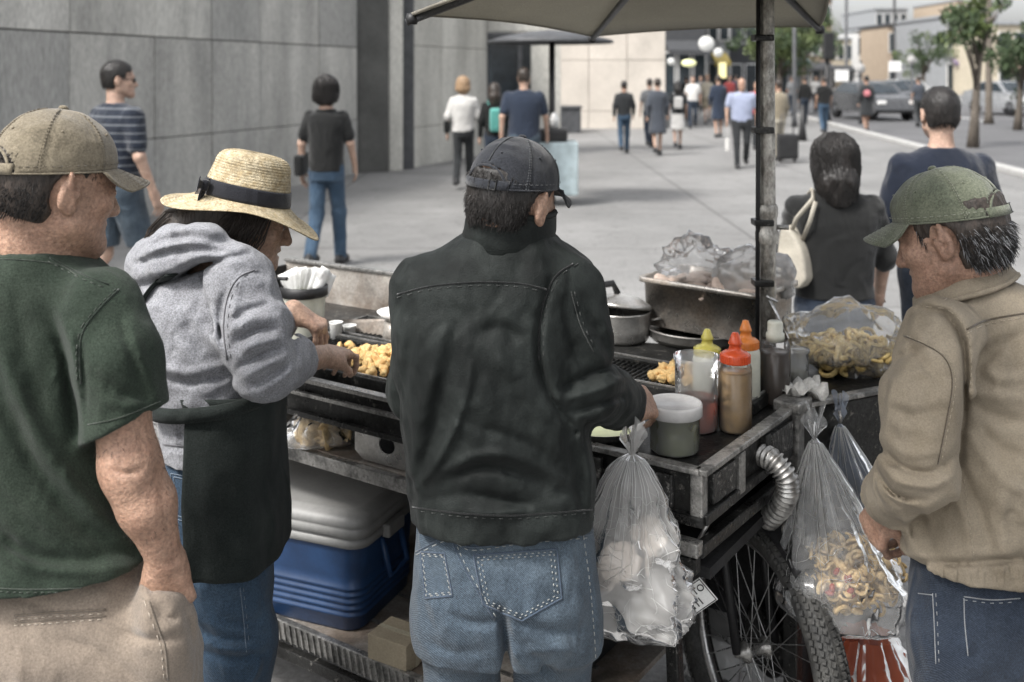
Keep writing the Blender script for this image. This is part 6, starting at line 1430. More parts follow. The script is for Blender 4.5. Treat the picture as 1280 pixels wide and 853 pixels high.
    F.disp(creases([
        ([(172, 330), (205, 318), (250, 312), (300, 322)], 5, .010), ([(168, 345), (210, 338), (260, 318), (318, 330)], 6, -.006), ([(172, 356), (215, 350), (260, 330), (310, 318)], 4, .012), ([(190, 305), (235, 298), (285, 304)], 5, .007), ([(200, 290), (240, 285), (280, 292)], 5, -.005), ([(175, 322), (215, 305), (262, 300)], 4, -.005),
        ([(285, 355), (276, 395), (280, 440)], 6, .010), ([(300, 350), (292, 385), (291, 415)], 5, -.005),
        ([(292, 430), (318, 414), (345, 410)], 5, .010), ([(296, 445), (322, 430), (350, 424)], 5, -.008), ([(300, 458), (328, 444), (352, 436)], 4, .011), ([(306, 472), (334, 456), (356, 446)], 5, -.008), ([(316, 484), (342, 468), (360, 456)], 4, .009), ([(290, 415), (312, 400), (340, 396)], 6, -.006), ([(288, 402), (310, 388), (338, 380)], 5, .006), ([(330, 488), (350, 474), (366, 462)], 4, -.005),
        ([(200, 470), (235, 478), (290, 470)], 6, .008), ([(190, 455), (230, 466), (285, 455)], 7, -.006), ([(230, 400), (255, 440), (285, 470)], 9, .006), ([(195, 420), (220, 450), (260, 470)], 9, .005), ([(240, 395), (268, 430), (292, 452)], 8, -.005),
        ([(365, 415), (369, 440), (370, 470)], 4, .005), ([(205, 560), (225, 561), (245, 560)], 4, .004)], 2.36))
    hf = F.mesh(.0046); T = bvh(hf); mb = MB(); seam(mb, T, [(318, 338), (298, 348), (285, 372), (280, 410), (284, 450)], hs, .0018, hs, (5, 0)); seam(mb, T, [(205, 556), (230, 558), (250, 558)], hs, .0016)
    mesh_obj('hoodie', hf, hm, t, mb)
    # jeans
    F = Field(); rows = [(535, 216, 332, 0, .165), (600, 212, 338, 0, .175), (670, 216, 338, 0, .17), (720, 224, 338, 0, .16)]; F.loft(pixrows(rows, D, .16), .03, 2.3)
    aR, aL = V3(*P(292, 900, 2.26)[:2], .09), V3(*P(290, 900, 2.46)[:2], .09)
    for px, dd, a in ((282, -.085, aR), (280, .085, aL)): F.chain([P(px, 690, D + dd), P(px + 14, 800, D + dd), V3(a[0], a[1] - .0, .07)], [.098, .078, .058], .05)
    F.disp(cloth_noise(.005, 15, 51)); F.disp(creases([([(250, 790), (285, 800), (330, 795)], 5, .007), ([(250, 800), (290, 812), (332, 806)], 5, -.006), ([(250, 812), (290, 824), (332, 818)], 5, .007), ([(262, 770), (300, 780), (330, 774)], 6, .005), ([(220, 700), (240, 720), (260, 730)], 7, .006)], 2.4))
    F.half((0, 0, .035), (0, 0, -1)); jf = F.mesh(.006); T = bvh(jf); mb = MB(); st = fabric('jean_stitch_blue', (.16, .20, .25), .9)
    for k in (0, 4):
        q = drape(T, [(214 + k, 592 + k), (246 - k, 598 + k), (248 - k, 642 - k), (232, 652 - k), (216 + k, 648 - k)], 2.5, .001, True)
        if len(q) > 3: mb.tube(q, .0011, st, 4, True)
    seam(mb, T, [(300, 735), (304, 770), (308, 815)], st, .001, st, (4, 0))
    mesh_obj('jeans', jf, DEN['mid'], t, mb); shoes(t, [aL, aR], -70, M['black'])
    # apron: a skirt of cloth standing off the body, waistband, neck strap
    am = fabric('apron_dark', (.019, .024, .0225), .85, .4, var=.3, sheen=.06, dark=(.034, .04, .037), dsc=7, damt=.5); prof = pixrows([(470, 196, 352, 0, .188), (490, 205, 352, 0, .188), (540, 204, 352, 0, .20), (590, 202, 354, 0, .212), (640, 204, 357, 0, .212), (676, 206, 358, 0, .212)], D, .18)
    prof = sorted(prof); zz = np.linspace(prof[0][0], prof[-1][0] + .0, 34); rows_ = []
    A_ = np.array(prof)
    for a in np.linspace(R(-101), R(95), 60):
        row = []
        for z in zz:
            cx, cy, rx, ry = [np.interp(z, A_[:, 0], A_[:, i]) for i in range(1, 5)]; low = (zz[-1] - z) / (zz[-1] - zz[0]); wv = 1 + .012 + .022 * low * math.sin(a * 6 + 1) + .014 * low * math.sin(a * 13) + .010 * math.sin(a * 5 + z * 16)
            kk = (abs(math.cos(a)) ** 2.3 + abs(math.sin(a)) ** 2.3) ** (-1 / 2.3); row.append((cx + rx * wv * kk * math.cos(a), cy + ry * wv * kk * math.sin(a), z + .006 * math.sin(a * 3)))
        rows_.append(row)
    Ar = np.array(rows_); fl = Ar.reshape(-1, 3); nz = (fbm(fl * V3(14, 14, 9) + 3, 3) - .5) * .014; ctr = V3(*P(275, 600, D)[:2], 0); dv = fl - ctr; dv[:, 2] = 0; dv /= np.linalg.norm(dv, axis=1)[:, None]; Ar = (fl + dv * nz[:, None]).reshape(Ar.shape)
    mb = MB(); mb.grid(Ar, am); ap = mb.build('apron', t, solid=.003)
    mb = MB(); bnd = []
    for a in np.linspace(0, 2 * math.pi, 70, endpoint=False):
        z = zz[-1] - .012; cx, cy, rx, ry = [np.interp(z, A_[:, 0], A_[:, i]) for i in range(1, 5)]; kk = (abs(math.cos(a)) ** 2.3 + abs(math.sin(a)) ** 2.3) ** (-1 / 2.3); bnd.append([(cx + rx * 1.07 * kk * math.cos(a), cy + ry * 1.07 * kk * math.sin(a), z + dz - .025 * (1 - math.cos(a)) * .5) for dz in (-.016, 0, .016)])
    mb.grid(np.array(bnd), am, True, True); mb.build('waistband', ap, solid=.003)
    mb = MB(); q = drape(T0 := bvh(hf), smoothline([(214, 342), (190, 362), (176, 385), (168, 402)], 10), 3, .003); 
    if len(q) > 3: mb.tube(q, .0165, am, 8, flat=.22)
    mb.build('strap', ap)
    # straw hat
    sm = mat('straw', (.45, .385, .265), .75, var=.25, vs=20, fine=.35, fs=170, bump=.9, bs=200, dark=(.30, .22, .11), dsc=60, damt=.7); rb = fabric('hat_ribbon', (.012, .013, .018), .6, .15)
    HH = Head(H.w((0, -.010, .045)), -74, -13, 0, 1.0)
    prof = []                                                     # braided rows
    for i in range(150):
        s_ = i / 149
        if s_ < .36: u = s_ / .36; r = .172 - u * .078; z = -.026 + .022 * u ** 1.6
        elif s_ < .66: u = (s_ - .36) / .30; r = .094 - .010 * u - .004 * u * u; z = -.004 + .075 * u
        else: u = (s_ - .66) / .34; r = .080 * math.sqrt(max(0, 1 - u ** 2.0)) ** .9; z = .071 + .034 * math.sin(u * math.pi / 2)
        prof.append((max(r, .001), z))
    prof = np.array(prof); nrmv = np.stack([np.gradient(prof[:, 1]), -np.gradient(prof[:, 0])], 1); nrmv /= np.linalg.norm(nrmv, axis=1)[:, None] + 1e-9; arc = np.concatenate([[0], np.cumsum(np.linalg.norm(np.diff(prof, axis=0), axis=1))])
    prof2 = prof + nrmv * (.0016 * np.abs(np.sin(arc / .0062 * math.pi)))[:, None]
    def wob(q, a, i):
        r = math.hypot(q[0], q[1]); b = max(0, (r - .094) / .078); fr = math.sin(a)         # +y is the front
        q = q * V3(.94, 1.06, 1); q[2] += b * (-.014 * fr * (fr > 0) + .012 * math.cos(2 * a) + .006 * math.sin(3 * a + 1) - .004) + .0008 * math.sin(a * 95 + i * .9); return q
    mb = MB(); mb.lathe([tuple(q) for q in prof2], HH.c, sm, HH.R, 190, False, False, True, wob); hat = mb.build('hat', t, solid=.002)
    mb = MB(); mb.lathe([(.0958, -.002), (.0965, .004), (.0925, .028), (.0915, .033)], HH.c, rb, HH.R, 80, False, False, True, lambda q, a, i: q * V3(.945, 1.065, 1)); rib = mb.build('ribbon', hat, solid=.0015)
    mb = MB(); bp = HH.w((.052, -.088, .018)); bxv = HH.R @ nrm(V3(.86, -.5, 0)); bn = HH.R @ nrm(V3(.5, -.86, 0)); bz = HH.R[:, 2]
    for s_, dv in ((-1, .2), (1, .35)):
        g_ = [[bp + bn * (.006 + .010 * math.sin(u * math.pi)) + (bxv * s_ * .8) * (.042 * u) + bz * ((v - .5) * .036 * (.25 + .75 * u) + .008 * u * dv) for v in np.linspace(0, 1, 6)] for u in np.linspace(0, 1, 10)]; mb.grid(g_, rb)
    for s_ in (-.25, .35):
        g_ = [[bp + bn * (.008 + .004 * math.sin(u * 4)) + bxv * (s_ * .03 * u + (v - .5) * .016) - bz * (.052 * u) for v in np.linspace(0, 1, 4)] for u in np.linspace(0, 1, 8)]; mb.grid(g_, rb)
    mb.box(bp + bn * .01, (.008, .008, .012), rb, HH.R, .005); mb.build('bow', hat, solid=.0015)
woman_hat()

# ================================================================== the man in the beige jacket (right)
def man_beige_jacket():
    D = 2.08
    t = empty('person', G(1230, D), 'man in beige jacket and faded green cap looking down at the right of the cart', 'person')
    H = Head(P(1188, 292, 2.06), 50, -20, 0, 1.0); base = P(1216, 360, 2.09)
    F = Field(); head_field(F, H, base, .06, jowl=.5)
    F.cap(base, P(1230, 440, 2.1), .05, .08, .05); F.cap(P(1230, 440, 2.1), P(1235, 680, 2.1), .08, .10, .05); F.cap(P(1190, 440, 2.0), P(1290, 435, 2.2), .035, .035, .04)
    sL, eL, wL = P(1178, 420, 1.95), P(1152, 590, 1.92), P(1108, 628, 2.12)
    F.chain([P(1185, 445, 1.97), eL, wL], [.035, .037, .03], .02)
    hand_field(F, wL, nrm(V3(-.12, .30, -.62)), V3(-.85, -.45, .15), -1, per=((40, 48, 28), (45, 50, 30), (48, 50, 30), (50, 50, 30)), sc=1.05, spread=4, thumb=((.3, .8, -.5), (0, .9, -.5)))
    mesh_obj('body', F.mesh(.0045), SK[2], t); eyes(H, t)
    F = Field(); hair_shell(F, H, .010, zcut=.055, low=-.066, noise=.004, seed=14); hf = F.mesh(.004); mb = MB(); gm_ = mat('hair_white', (.20, .205, .215), .4, var=.4, fine=.3)
    reg = lambda p: p[2] < .022 + .18 * p[1] and p[1] < .04 and p[2] > -.072 and not (abs(p[0]) > .045 and -.035 < p[1] < .03 and p[2] < .03)
    strands(mb, H, 2600, HAIRM['black'], 15, reg, (.014, .03), r=.0008, lift=.5, jit=.5); strands(mb, H, 650, gm_, 16, reg, (.014, .032), r=.0008, lift=.55, jit=.5)
    mesh_obj('hair', hf, HAIRM['dark'], t, mb)
    cap_obj(H, fabric('cap_green', (.115, .125, .09), .9, .4, var=.25, fs=240, dark=(.06, .07, .05), dsc=14, damt=.7), t, stitch=fabric('cap_green_stitch', (.22, .23, .18), .9), seed=11, z0=.030, hgt=.102, rx=.087, ry=.110, slope=.18, brim_l=.068, fold=.004)
    jm = fabric('jacket_beige', (.25, .213, .162), .8, .16, var=.25, fs=300, sheen=.06, dark=(.18, .148, .105), dsc=7, damt=.55, wr=.55, wrs=13); js = fabric('jacket_beige_seam', (.09, .072, .052), .9); jst = fabric('jacket_beige_stitch', (.33, .28, .21), .9)
    F = Field()
    rows = [(350, 1182, 1262, 0, .08), (362, 1164, 1296, 0, .10), (380, 1152, 1326, 0, .12), (410, 1150, 1348, 0, .135), (460, 1152, 1355, 0, .145), (530, 1152, 1356, 0, .15), (590, 1148, 1354, 0, .15), (640, 1140, 1350, 0, .15), (674, 1131, 1348, 0, .155), (697, 1133, 1344, 0, .155)]
    F.loft(pixrows(rows, D, .14), .02, 2.3)
    wd = nrm(P(1108, 628, 2.12) - P(1152, 590, 1.92)); sleeve(F, [P(1180, 418, 1.965), P(1156, 500, 1.925), P(1150, 585, 1.915), P(1104, 632, 2.13)], [.074, .078, .070, .052], P(1111, 625, 2.10), wd, (P(1116, 621, 2.07), P(1100, 636, 2.16)), (.043, .043))
    F.chain([P(1290, 400, 2.18), P(1310, 540, 2.25), P(1240, 620, 2.36)], [.07, .06, .05], .03)
    # folded collar
    collar(t, P(1210, 374, 2.085), .092, .082, rotm(0, 0, 50) @ rotm(-26, 0, 0), .040, jm, .004, .030, 14, 90, seed=5, th=.006, stitch=jst)
    F.disp(cloth_noise(.0085, 11, 61, (1, 1, .6))); F.disp(cloth_noise(.004, 28, 64))
    F.disp(creases([
        ([(1148, 385), (1180, 392), (1200, 420), (1206, 450), (1205, 520), (1200, 580)], 5, .014), ([(1160, 378), (1195, 388), (1212, 420), (1216, 470)], 6, -.005),
        ([(1215, 470), (1240, 440), (1275, 420)], 8, .008), ([(1212, 505), (1245, 520), (1290, 530)], 9, .009), ([(1214, 490), (1250, 495), (1290, 500)], 8, -.007), ([(1215, 530), (1250, 560), (1290, 575)], 9, .008), ([(1213, 545), (1245, 590), (1285, 620)], 9, -.007), ([(1205, 590), (1225, 640), (1240, 690)], 8, .008), ([(1190, 600), (1205, 650), (1215, 700)], 7, -.006), ([(1240, 640), (1270, 660), (1300, 665)], 9, .007), ([(1225, 455), (1250, 475), (1285, 470)], 7, -.006),
        ([(1100, 560), (1130, 585), (1165, 590), (1195, 570)], 5, .010), ([(1098, 575), (1125, 602), (1165, 608), (1195, 592)], 5, -.008), ([(1096, 590), (1120, 618), (1160, 626)], 4, .010), ([(1102, 545), (1135, 568), (1180, 565)], 6, -.006), ([(1110, 460), (1140, 440), (1170, 435)], 6, .006), ([(1112, 480), (1145, 466), (1180, 468)], 7, -.005), ([(1108, 510), (1140, 520), (1180, 510)], 8, .006), ([(1140, 410), (1165, 440), (1190, 470)], 6, -.005), ([(1135, 425), (1155, 455), (1180, 485)], 5, .006),
        ([(1134, 702), (1200, 704), (1260, 700), (1330, 694)], 5, .012), ([(1150, 640), (1160, 670), (1170, 700)], 6, .007), ([(1128, 640), (1140, 680), (1155, 700)], 5, -.006)], 2.10))
    def ribs(p):                                                  # gathered waistband
        q = px_of(p); m_ = np.clip((q[:, 1] - 702) / 5, 0, 1) * np.clip((734 - q[:, 1]) / 10, .0, 1) * (p[:, 1] < 2.12); return m_ * .0035 * (np.sin(q[:, 0] * .95 + 2.5 * np.sin(q[:, 0] * .11)) + .3)
    F.disp(ribs); F.half((0, 0, P(1230, 694, 2.08)[2]), (0, 0, -1))
    jf = F.mesh(.0048); T = bvh(jf); mb = MB()
    seam(mb, T, [(1152, 383), (1180, 388), (1200, 410), (1208, 445), (1206, 500)], js, .002, jst, (6, 0), 4); seam(mb, T, [(1208, 412), (1235, 400), (1280, 392)], js, .002, jst, (0, 5), 4)
    seam(mb, T, [(1130, 420), (1158, 432), (1182, 450), (1190, 480), (1182, 530), (1172, 580)], js, .0014, jst, (4, 0), 4); seam(mb, T, [(1200, 600), (1206, 650), (1213, 698)], js, .0014, jst, (5, 0), 4); seam(mb, T, [(1178, 372), (1206, 354), (1240, 342)], js, .0014, jst, (2, 4), 4)
    mesh_obj('jacket', jf, jm, t, mb)
    F = Field(); rows = [(668, 1156, 1326, 0, .11), (700, 1147, 1333, 0, .122), (740, 1144, 1340, 0, .135), (800, 1146, 1342, 0, .13), (830, 1148, 1340, 0, .12)]; F.loft(pixrows(rows, D, .13), .03, 2.4)
    aL, aR = V3(*P(1195, 900, 2.02)[:2], .09), V3(*P(1298, 900, 2.14)[:2], .09)
    for px, dd, a in ((1195, -.04, aL), (1292, .04, aR)): F.chain([P(px, 800, D + dd), V3(*P(px, 900, D + dd)[:2], .42), V3(a[0], a[1], .07)], [.09, .068, .056], .05)
    F.disp(cloth_noise(.004, 16, 71)); F.half((0, 0, .035), (0, 0, -1)); jf = F.mesh(.006); T = bvh(jf); mb = MB(); st = fabric('jean_stitch_pale', (.22, .23, .24), .9)
    seam(mb, T, [(1166, 742), (1168, 780), (1170, 830)], st, .001, st, (4, 0)); seam(mb, T, [(1205, 748), (1206, 780), (1210, 820)], st, .0012, None); seam(mb, T, [(1205, 746), (1240, 750), (1275, 748)], st, .0012, st, (0, 4)); seam(mb, T, [(1148, 742), (1166, 744)], st, .001)
    mesh_obj('jeans', jf, DEN['dark'], t, mb); shoes(t, [aL, aR], 60, M['black'])
man_beige_jacket()
# ================================================================== passers-by
def passer(px, D, h, yaw, label, top, bottom, hair, skin=None, sleeve='short', legs='long', step=.0, arm=(0, 0), build=1.0, res=None, hairstyle='short', shoe=None, skirt=False, group='people walking on the plaza', lean=0, shoulder_cut=0, armR=None, armL=None, headyaw=0, hem=.885):
    """a whole figure standing at ground point (px, D); yaw 0 walks away from the camera, 180 towards it"""
    k = h / 1.75; Rz = rotm(0, 0, yaw); o = G(px, D); res = res or max(.008, D * .00105); W = lambda x, y, z: xf(np.array([x, y + lean * z, z]) * k, Rz, o); r = lambda q: q * k
    skin = skin or SK[1]; t = empty('person', o, label, 'person', group); b = build
    hips = {s_: W(s_ * .085 * b, 0, .90) for s_ in (-1, 1)}; st = {1: step, -1: -step}
    knee = {s_: W(s_ * .085 * b, .42 * math.sin(R(max(st[s_], st[s_] * .6))) + .03, .90 - .42 * math.cos(R(st[s_]))) for s_ in (-1, 1)}
    ank = {s_: W(s_ * .08 * b, .42 * math.sin(R(st[s_])) + .40 * math.sin(R(st[s_] * (1.0 if st[s_] > 0 else 1.45))), .075 + (.07 if st[s_] < -8 else 0)) for s_ in (-1, 1)}
    sh = {s_: W(s_ * .185 * b, 0, 1.415) for s_ in (-1, 1)}
    def armp(s_):
        a = arm[0 if s_ < 0 else 1]; pose = armL if s_ < 0 else armR
        if pose: return W(*pose[0]), W(*pose[1])
        e = V3(s_ * .235 * b, .28 * math.sin(R(a)) - .02, 1.415 - .28 * math.cos(R(a))); wr = e + V3(s_ * .01, .25 * math.sin(R(a + 18)), -.25 * math.cos(R(a + 18))); return W(*e), W(*wr)
    A = {s_: armp(s_) for s_ in (-1, 1)}
    H = Head(W(0, .015, 1.625), yaw + headyaw, -3, 0, k * .97)
    # body
    F = Field(); head_field(F, H, W(0, -.01, 1.47), r(.05), D < 12, ear=hairstyle == 'short')
    F.cap(W(0, 0, 1.40), W(0, 0, .95), r(.08), r(.09), .04); F.cap(W(-.13, 0, 1.38), W(.13, 0, 1.38), r(.035), r(.035), .04)
    for s_ in (-1, 1):
        e, wr = A[s_]; F.chain([W(s_ * .15, 0, 1.38), e, wr], [r(.036), r(.037), r(.026)], .02)
        hd = nrm(wr - e)
        if D < 12: hand_field(F, wr, hd, Rz @ V3(s_, .2, 0), -s_, curl=(18, 22, 15), sc=k, kk=.004)
        else: F.ell(wr + hd * r(.075), r(1) * V3(.026, .035, .075), Rz, .02)
        F.chain([W(s_ * .07, 0, .95), knee[s_], ank[s_]], [r(.075), r(.052 if legs != 'long' else .04), r(.036)], .03)
    mesh_obj('body', F.mesh(res), skin, t)
    # lower clothing
    F = Field(); F.loft([(r(.80), 0, 0, r(.155) * b, r(.115)), (r(.88), 0, 0, r(.172) * b, r(.125)), (r(.96), 0, 0, r(.165) * b, r(.118)), (r(1.04), 0, 0, r(.15) * b, r(.105))], .03, 2.4, 'u', 0, Rz, o)
    if legs == 'skirt':
        F.loft([(r(.50), 0, 0, r(.215) * b, r(.17)), (r(.75), 0, 0, r(.19) * b, r(.145)), (r(.9), 0, 0, r(.17) * b, r(.12))], .03, 2.2, 'u', 0, Rz, o)
    else:
        for s_ in (-1, 1):
            end = ank[s_] if legs == 'long' else hips[s_] + (knee[s_] - hips[s_]) * .98
            if legs == 'long': F.chain([hips[s_], knee[s_], end], [r(.092 * b), r(.067), r(.056)], .03)
            else: F.chain([hips[s_], end], [r(.098 * b), r(.088)], .03); F.half(end, nrm(knee[s_] - hips[s_])) if False else None
    F.disp(cloth_noise(.004 + res * .12, 13, int(px)))
    if legs == 'short': zc = min(knee[1][2], knee[-1][2]) + r(.05); F.half((0, 0, zc), (0, 0, -1))
    mesh_obj('skirt' if legs == 'skirt' else ('shorts' if legs == 'short' else 'trousers'), F.mesh(res), bottom, t)
    # upper clothing
    F = Field(); F.loft([(r(hem), 0, 0, r(.178) * b, r(.128)), (r(1.0), 0, .0, r(.17) * b, r(.125)), (r(1.18), 0, -.005, r(.18) * b, r(.13)), (r(1.32), 0, -.012, r(.195) * b, r(.125)), (r(1.40), 0, -.012, r(.185) * b, r(.105)), (r(1.455), 0, -.012, r(.12) * b, r(.078)), (r(1.475 - shoulder_cut), 0, -.012, r(.075), r(.062))], .02, 2.3, 'u', 0, Rz, o)
    for s_ in (-1, 1):
        e, wr = A[s_]; s0 = sh[s_] - V3(0, 0, r(.03)) + Rz @ V3(-s_ * r(.02), 0, 0)
        if sleeve == 'long': F.chain([s0, e, e + (wr - e) * .93], [r(.062 * b), r(.054), r(.043)], .03)
        elif sleeve == 'half': F.chain([s0, e, e + (wr - e) * .12], [r(.060 * b), r(.055), r(.053)], .03)
        else: F.chain([s0, s0 + (e - s0) * .72], [r(.066 * b), r(.062)], .03)
    F.disp(cloth_noise(.005 + res * .15, 12, int(px) + 3)); tf = F.mesh(res); mesh_obj('top', tf, top, t)
    # hair
    if hairstyle != 'none':
        F = Field(); hm_ = HAIRM[hair]
        if hairstyle == 'short': hair_shell(F, H, .010, low=-.058, noise=.003, seed=int(px))
        else:
            hair_shell(F, H, .018, low=-.09, noise=.005, seed=int(px), front=.05)
            if hairstyle == 'bob':
                F2 = Field(); F2.ell(H.w((0, -.03, .028)), V3(.122, .122, .125) * H.k, H.R, .02); F2.ell(H.w((0, -.05, -.06)), V3(.128, .095, .09) * H.k, H.R, .03)
                F2.op(lambda p: (H.loc(p)[:, 1] - np.where(H.loc(p)[:, 2] > .055, .09, .03)) * H.k, (-99,) * 3, (99,) * 3, .02, 'i'); F2.disp(lambda p: (fbm(H.loc(p) * 45, 3) - .5) * .03 + (fbm(H.loc(p) * V3(110, 110, 40), 2) - .5) * .012); F = F2
            if hairstyle == 'long':
                F2 = Field(); F2.ell(H.w((0, -.025, .03)), V3(.098, .112, .108) * H.k, H.R, .02); F2.chain([H.w((0, -.05, -.02)), H.w((0, -.07, -.11)), H.w((0, -.075, -.19))], [.104 * H.k, .10 * H.k, .075 * H.k], .03)
                F2.op(lambda p: (H.loc(p)[:, 1] - np.where(H.loc(p)[:, 2] > .055, .09, .035)) * H.k, (-99,) * 3, (99,) * 3, .02, 'i'); F2.disp(lambda p: (fbm(H.loc(p) * V3(60, 60, 14), 3) - .5) * .018 + (fbm(H.loc(p) * V3(140, 140, 26), 2) - .5) * .010); F = F2
        hb = MB()
        if D < 10 and hairstyle == 'short': strands(hb, H, 1500, hm_, int(px), lambda p: p[1] < .07 and p[2] > -.058 and not (p[1] > -.03 and p[2] < .02), (.012, .022), r=.0009, lift=.3)
        if D < 10 and hairstyle != 'short':
            g = np.random.default_rng(int(px)); zb = -.20 if hairstyle == 'long' else -.11
            for i in range(900):
                a = R(g.uniform(-215, 35)); z1 = zb * g.uniform(.55, 1.08); ph = g.uniform(0, 6.28); am_ = g.uniform(.002, .010); ln = []
                for u in np.linspace(0, 1, 9):
                    z = .135 + (z1 - .135) * u; rr_ = (.118 if hairstyle == 'bob' else .113) * math.sqrt(max(.02, 1 - (max(0, z - .02) / .122) ** 2)) * (1 - .22 * max(0, -z - .05) / .15) + .004 + am_ * math.sin(u * 9 + ph); ln.append(H.w((rr_ * math.cos(a + .12 * math.sin(u * 6 + ph)), -.03 + rr_ * math.sin(a + .12 * math.sin(u * 6 + ph)) * 1.02 - .03 * max(0, -z) / .15, z)))
                hb.tube(ln, np.linspace(.0016, .0006, 9), hm_, 3, caps=False)
        mesh_obj('hair', F.mesh(max(res * .7, .005)), hm_, t, hb)
    for s_ in (-1, 1):
        F = Field(); a = ank[s_]; shoe_field(F, (a[0], a[1], 0), yaw, .27 * k, .046 * k, z0=max(0, a[2] - r(.075))); mesh_obj('shoe', F.mesh(max(res * .8, .007)), shoe or M['black'], t)
    return dict(t=t, W=W, Rz=Rz, o=o, k=k, A=A, H=H, T=tf)
FB = dict(navy=fabric('cloth_navy', (.022, .030, .048)), black=fabric('cloth_black', (.012, .0125, .0125)), white=fabric('cloth_white', (.52, .51, .49)), blue=fabric('cloth_paleblue', (.27, .30, .40)), grey=fabric('cloth_grey', (.14, .145, .15)),
          slate=fabric('cloth_slate', (.055, .062, .075)), khaki=fabric('cloth_khaki', (.22, .19, .14)), dark=fabric('cloth_dark', (.026, .028, .03)), teal=fabric('cloth_teal', (.10, .33, .29)), red=fabric('cloth_red', (.30, .06, .06)), jean=DEN['mid'], djean=DEN['dark'], ljean=DEN['light'], cream=fabric('cloth_cream', (.36, .33, .27)))
def stripes(t, N, L, mp, src, ramp, noise):
    sp = N('ShaderNodeSeparateXYZ'); L(mp.outputs[0], sp.inputs[0]); a = N('ShaderNodeMath'); a.operation = 'PINGPONG'; a.inputs[1].default_value = .0275; L(sp.outputs[2], a.inputs[0]); b = N('ShaderNodeMath'); b.operation = 'LESS_THAN'; b.inputs[1].default_value = .0065; L(a.outputs[0], b.inputs[0])
    m = N('ShaderNodeMix'); m.data_type = 'RGBA'; L(b.outputs[0], m.inputs[0]); L(src, m.inputs[6]); m.inputs[7].default_value = (.105, .115, .13, 1); return m.outputs[2]
FB['stripe'] = fabric('cloth_striped', (.016, .021, .033), extra=stripes)
def bag_on(d, name, pts, c, size, m, label=None, strap=True):
    mb = MB(); Rz = d['Rz']; mb.box(d['W'](*c), V3(*size) * d['k'], m, Rz @ rotm(8, 0, 0), min(size) * d['k'] * .6)
    o = mb.build(name, None, sub=1); tag(o, label, 'bag')
    if strap: m2 = MB(); m2.tube([d['W'](*p) for p in pts], .009 * d['k'], m, 6, flat=.4); m2.build('strap', o)
    return o
# man in the striped shirt by the concrete wall
d = passer(146, 7.1, 1.87, -38, 'man in navy striped T-shirt, denim shorts and sunglasses walking along the concrete wall', FB['stripe'], FB['ljean'], 'black', SK[1], 'short', 'short', 14, (-8, 4), 1.12, .0075, headyaw=-30)
mb = MB(); Hh = d['H']
for s_ in (-1, 1): mb.lump(Hh.w((s_ * .034, .098, .0)), V3(.026, .008, .019) * Hh.k, M['black'], 1, .05, 2, Hh.R)
mb.tube([Hh.w((-.075, .0, .005)), Hh.w((-.07, .085, .006)), Hh.w((0, .106, .006)), Hh.w((.07, .085, .006)), Hh.w((.075, .0, .005))], .0035, M['black'], 6); mb.build('sunglasses', d['t'])
# woman in black top
d = passer(408, 9.38, 1.75, -6, 'curly dark haired woman in black scoop back top and blue jeans walking by the wall', FB['black'], FB['jean'], 'black', SK[1], 'short', 'long', 15, (-6, 10), .93, .009, 'bob', shoulder_cut=.035)
bag_on(d, 'shoulder_bag', [(-.15, -.05, 1.42), (-.21, -.10, 1.2), (-.22, -.02, 1.0)], (-.235, .0, .95), (.05, .11, .10), FB['black'], 'small black shoulder bag on the left hip of the woman in black top')
# group near the doorway
d = passer(579, 15.9, 1.72, -5, 'woman with short blond hair in white blouse and dark trousers walking near the stone wall', FB['white'], FB['dark'], 'blond', SK[1], 'half', 'long', 13, (-10, 10), 1.0, None, 'bob')
bag_on(d, 'handbag', [(-.17, .02, 1.40), (-.24, .05, 1.2), (-.25, .05, 1.0)], (-.255, .02, .98), (.05, .12, .10), FB['black'], 'black handbag under the left arm of the blond woman in white')
d = passer(618, 15.4, 1.64, 5, 'dark dressed woman carrying a teal backpack between blond woman and navy man', FB['black'], FB['djean'], 'dark', SK[1], 'long', 'long', 12, (-8, 8), .95, None, 'long')
bag_on(d, 'backpack', [(-.1, -.14, 1.40), (-.11, .0, 1.47), (-.1, .1, 1.38)], (.03, -.19, 1.16), (.12, .075, .19), FB['teal'], 'teal backpack on the dark dressed woman near the doorway')
d = passer(655, 13.4, 1.86, -4, 'tall man in navy T-shirt and pale jeans walking toward the doorway', FB['navy'], FB['ljean'], 'dark', SK[1], 'short', 'long', 14, (-12, 14), 1.13)
# middle distance walkers
passer(780, 22.8, 1.62, 0, 'person in dark jacket and blue jeans walking alone before the beige building', FB['dark'], FB['jean'], 'black', SK[0], 'long', 'long', 9, (-14, 10), 1.0)
passer(822, 22.2, 1.68, 3, 'person in slate blue dress walking beside the woman with white backpack', FB['slate'], FB['slate'], 'dark', SK[1], 'long', 'skirt', 9, (-5, 5), .95)
passer(812, 24.6, 1.66, 3, 'person in pale grey shirt half hidden behind the slate blue dress', FB['grey'], FB['djean'], 'dark', SK[1], 'short', 'long', 10, (-5, 5), .95)
d = passer(847, 24.0, 1.6, -3, 'woman in white skirt and dark top wearing a white backpack', FB['dark'], FB['white'], 'black', SK[1], 'short', 'skirt', 9, (-5, 5), .92, None, 'long')
bag_on(d, 'backpack', [(-.1, -.14, 1.40), (-.11, .0, 1.47), (-.1, .1, 1.38)], (0, -.17, 1.2), (.11, .06, .15), FB['white'], 'small white backpack on the woman in white skirt')
passer(866, 33, 1.72, 170, 'distant person in white shirt before the dark shop', FB['white'], FB['djean'], 'dark', SK[1], 'short', 'long', 10, (-5, 5), 1.0)
passer(884, 36, 1.76, 175, 'distant person in cream top and shorts under the round sign', FB['cream'], FB['khaki'], 'blond', SK[1], 'short', 'short', 10, (-5, 5), .95)
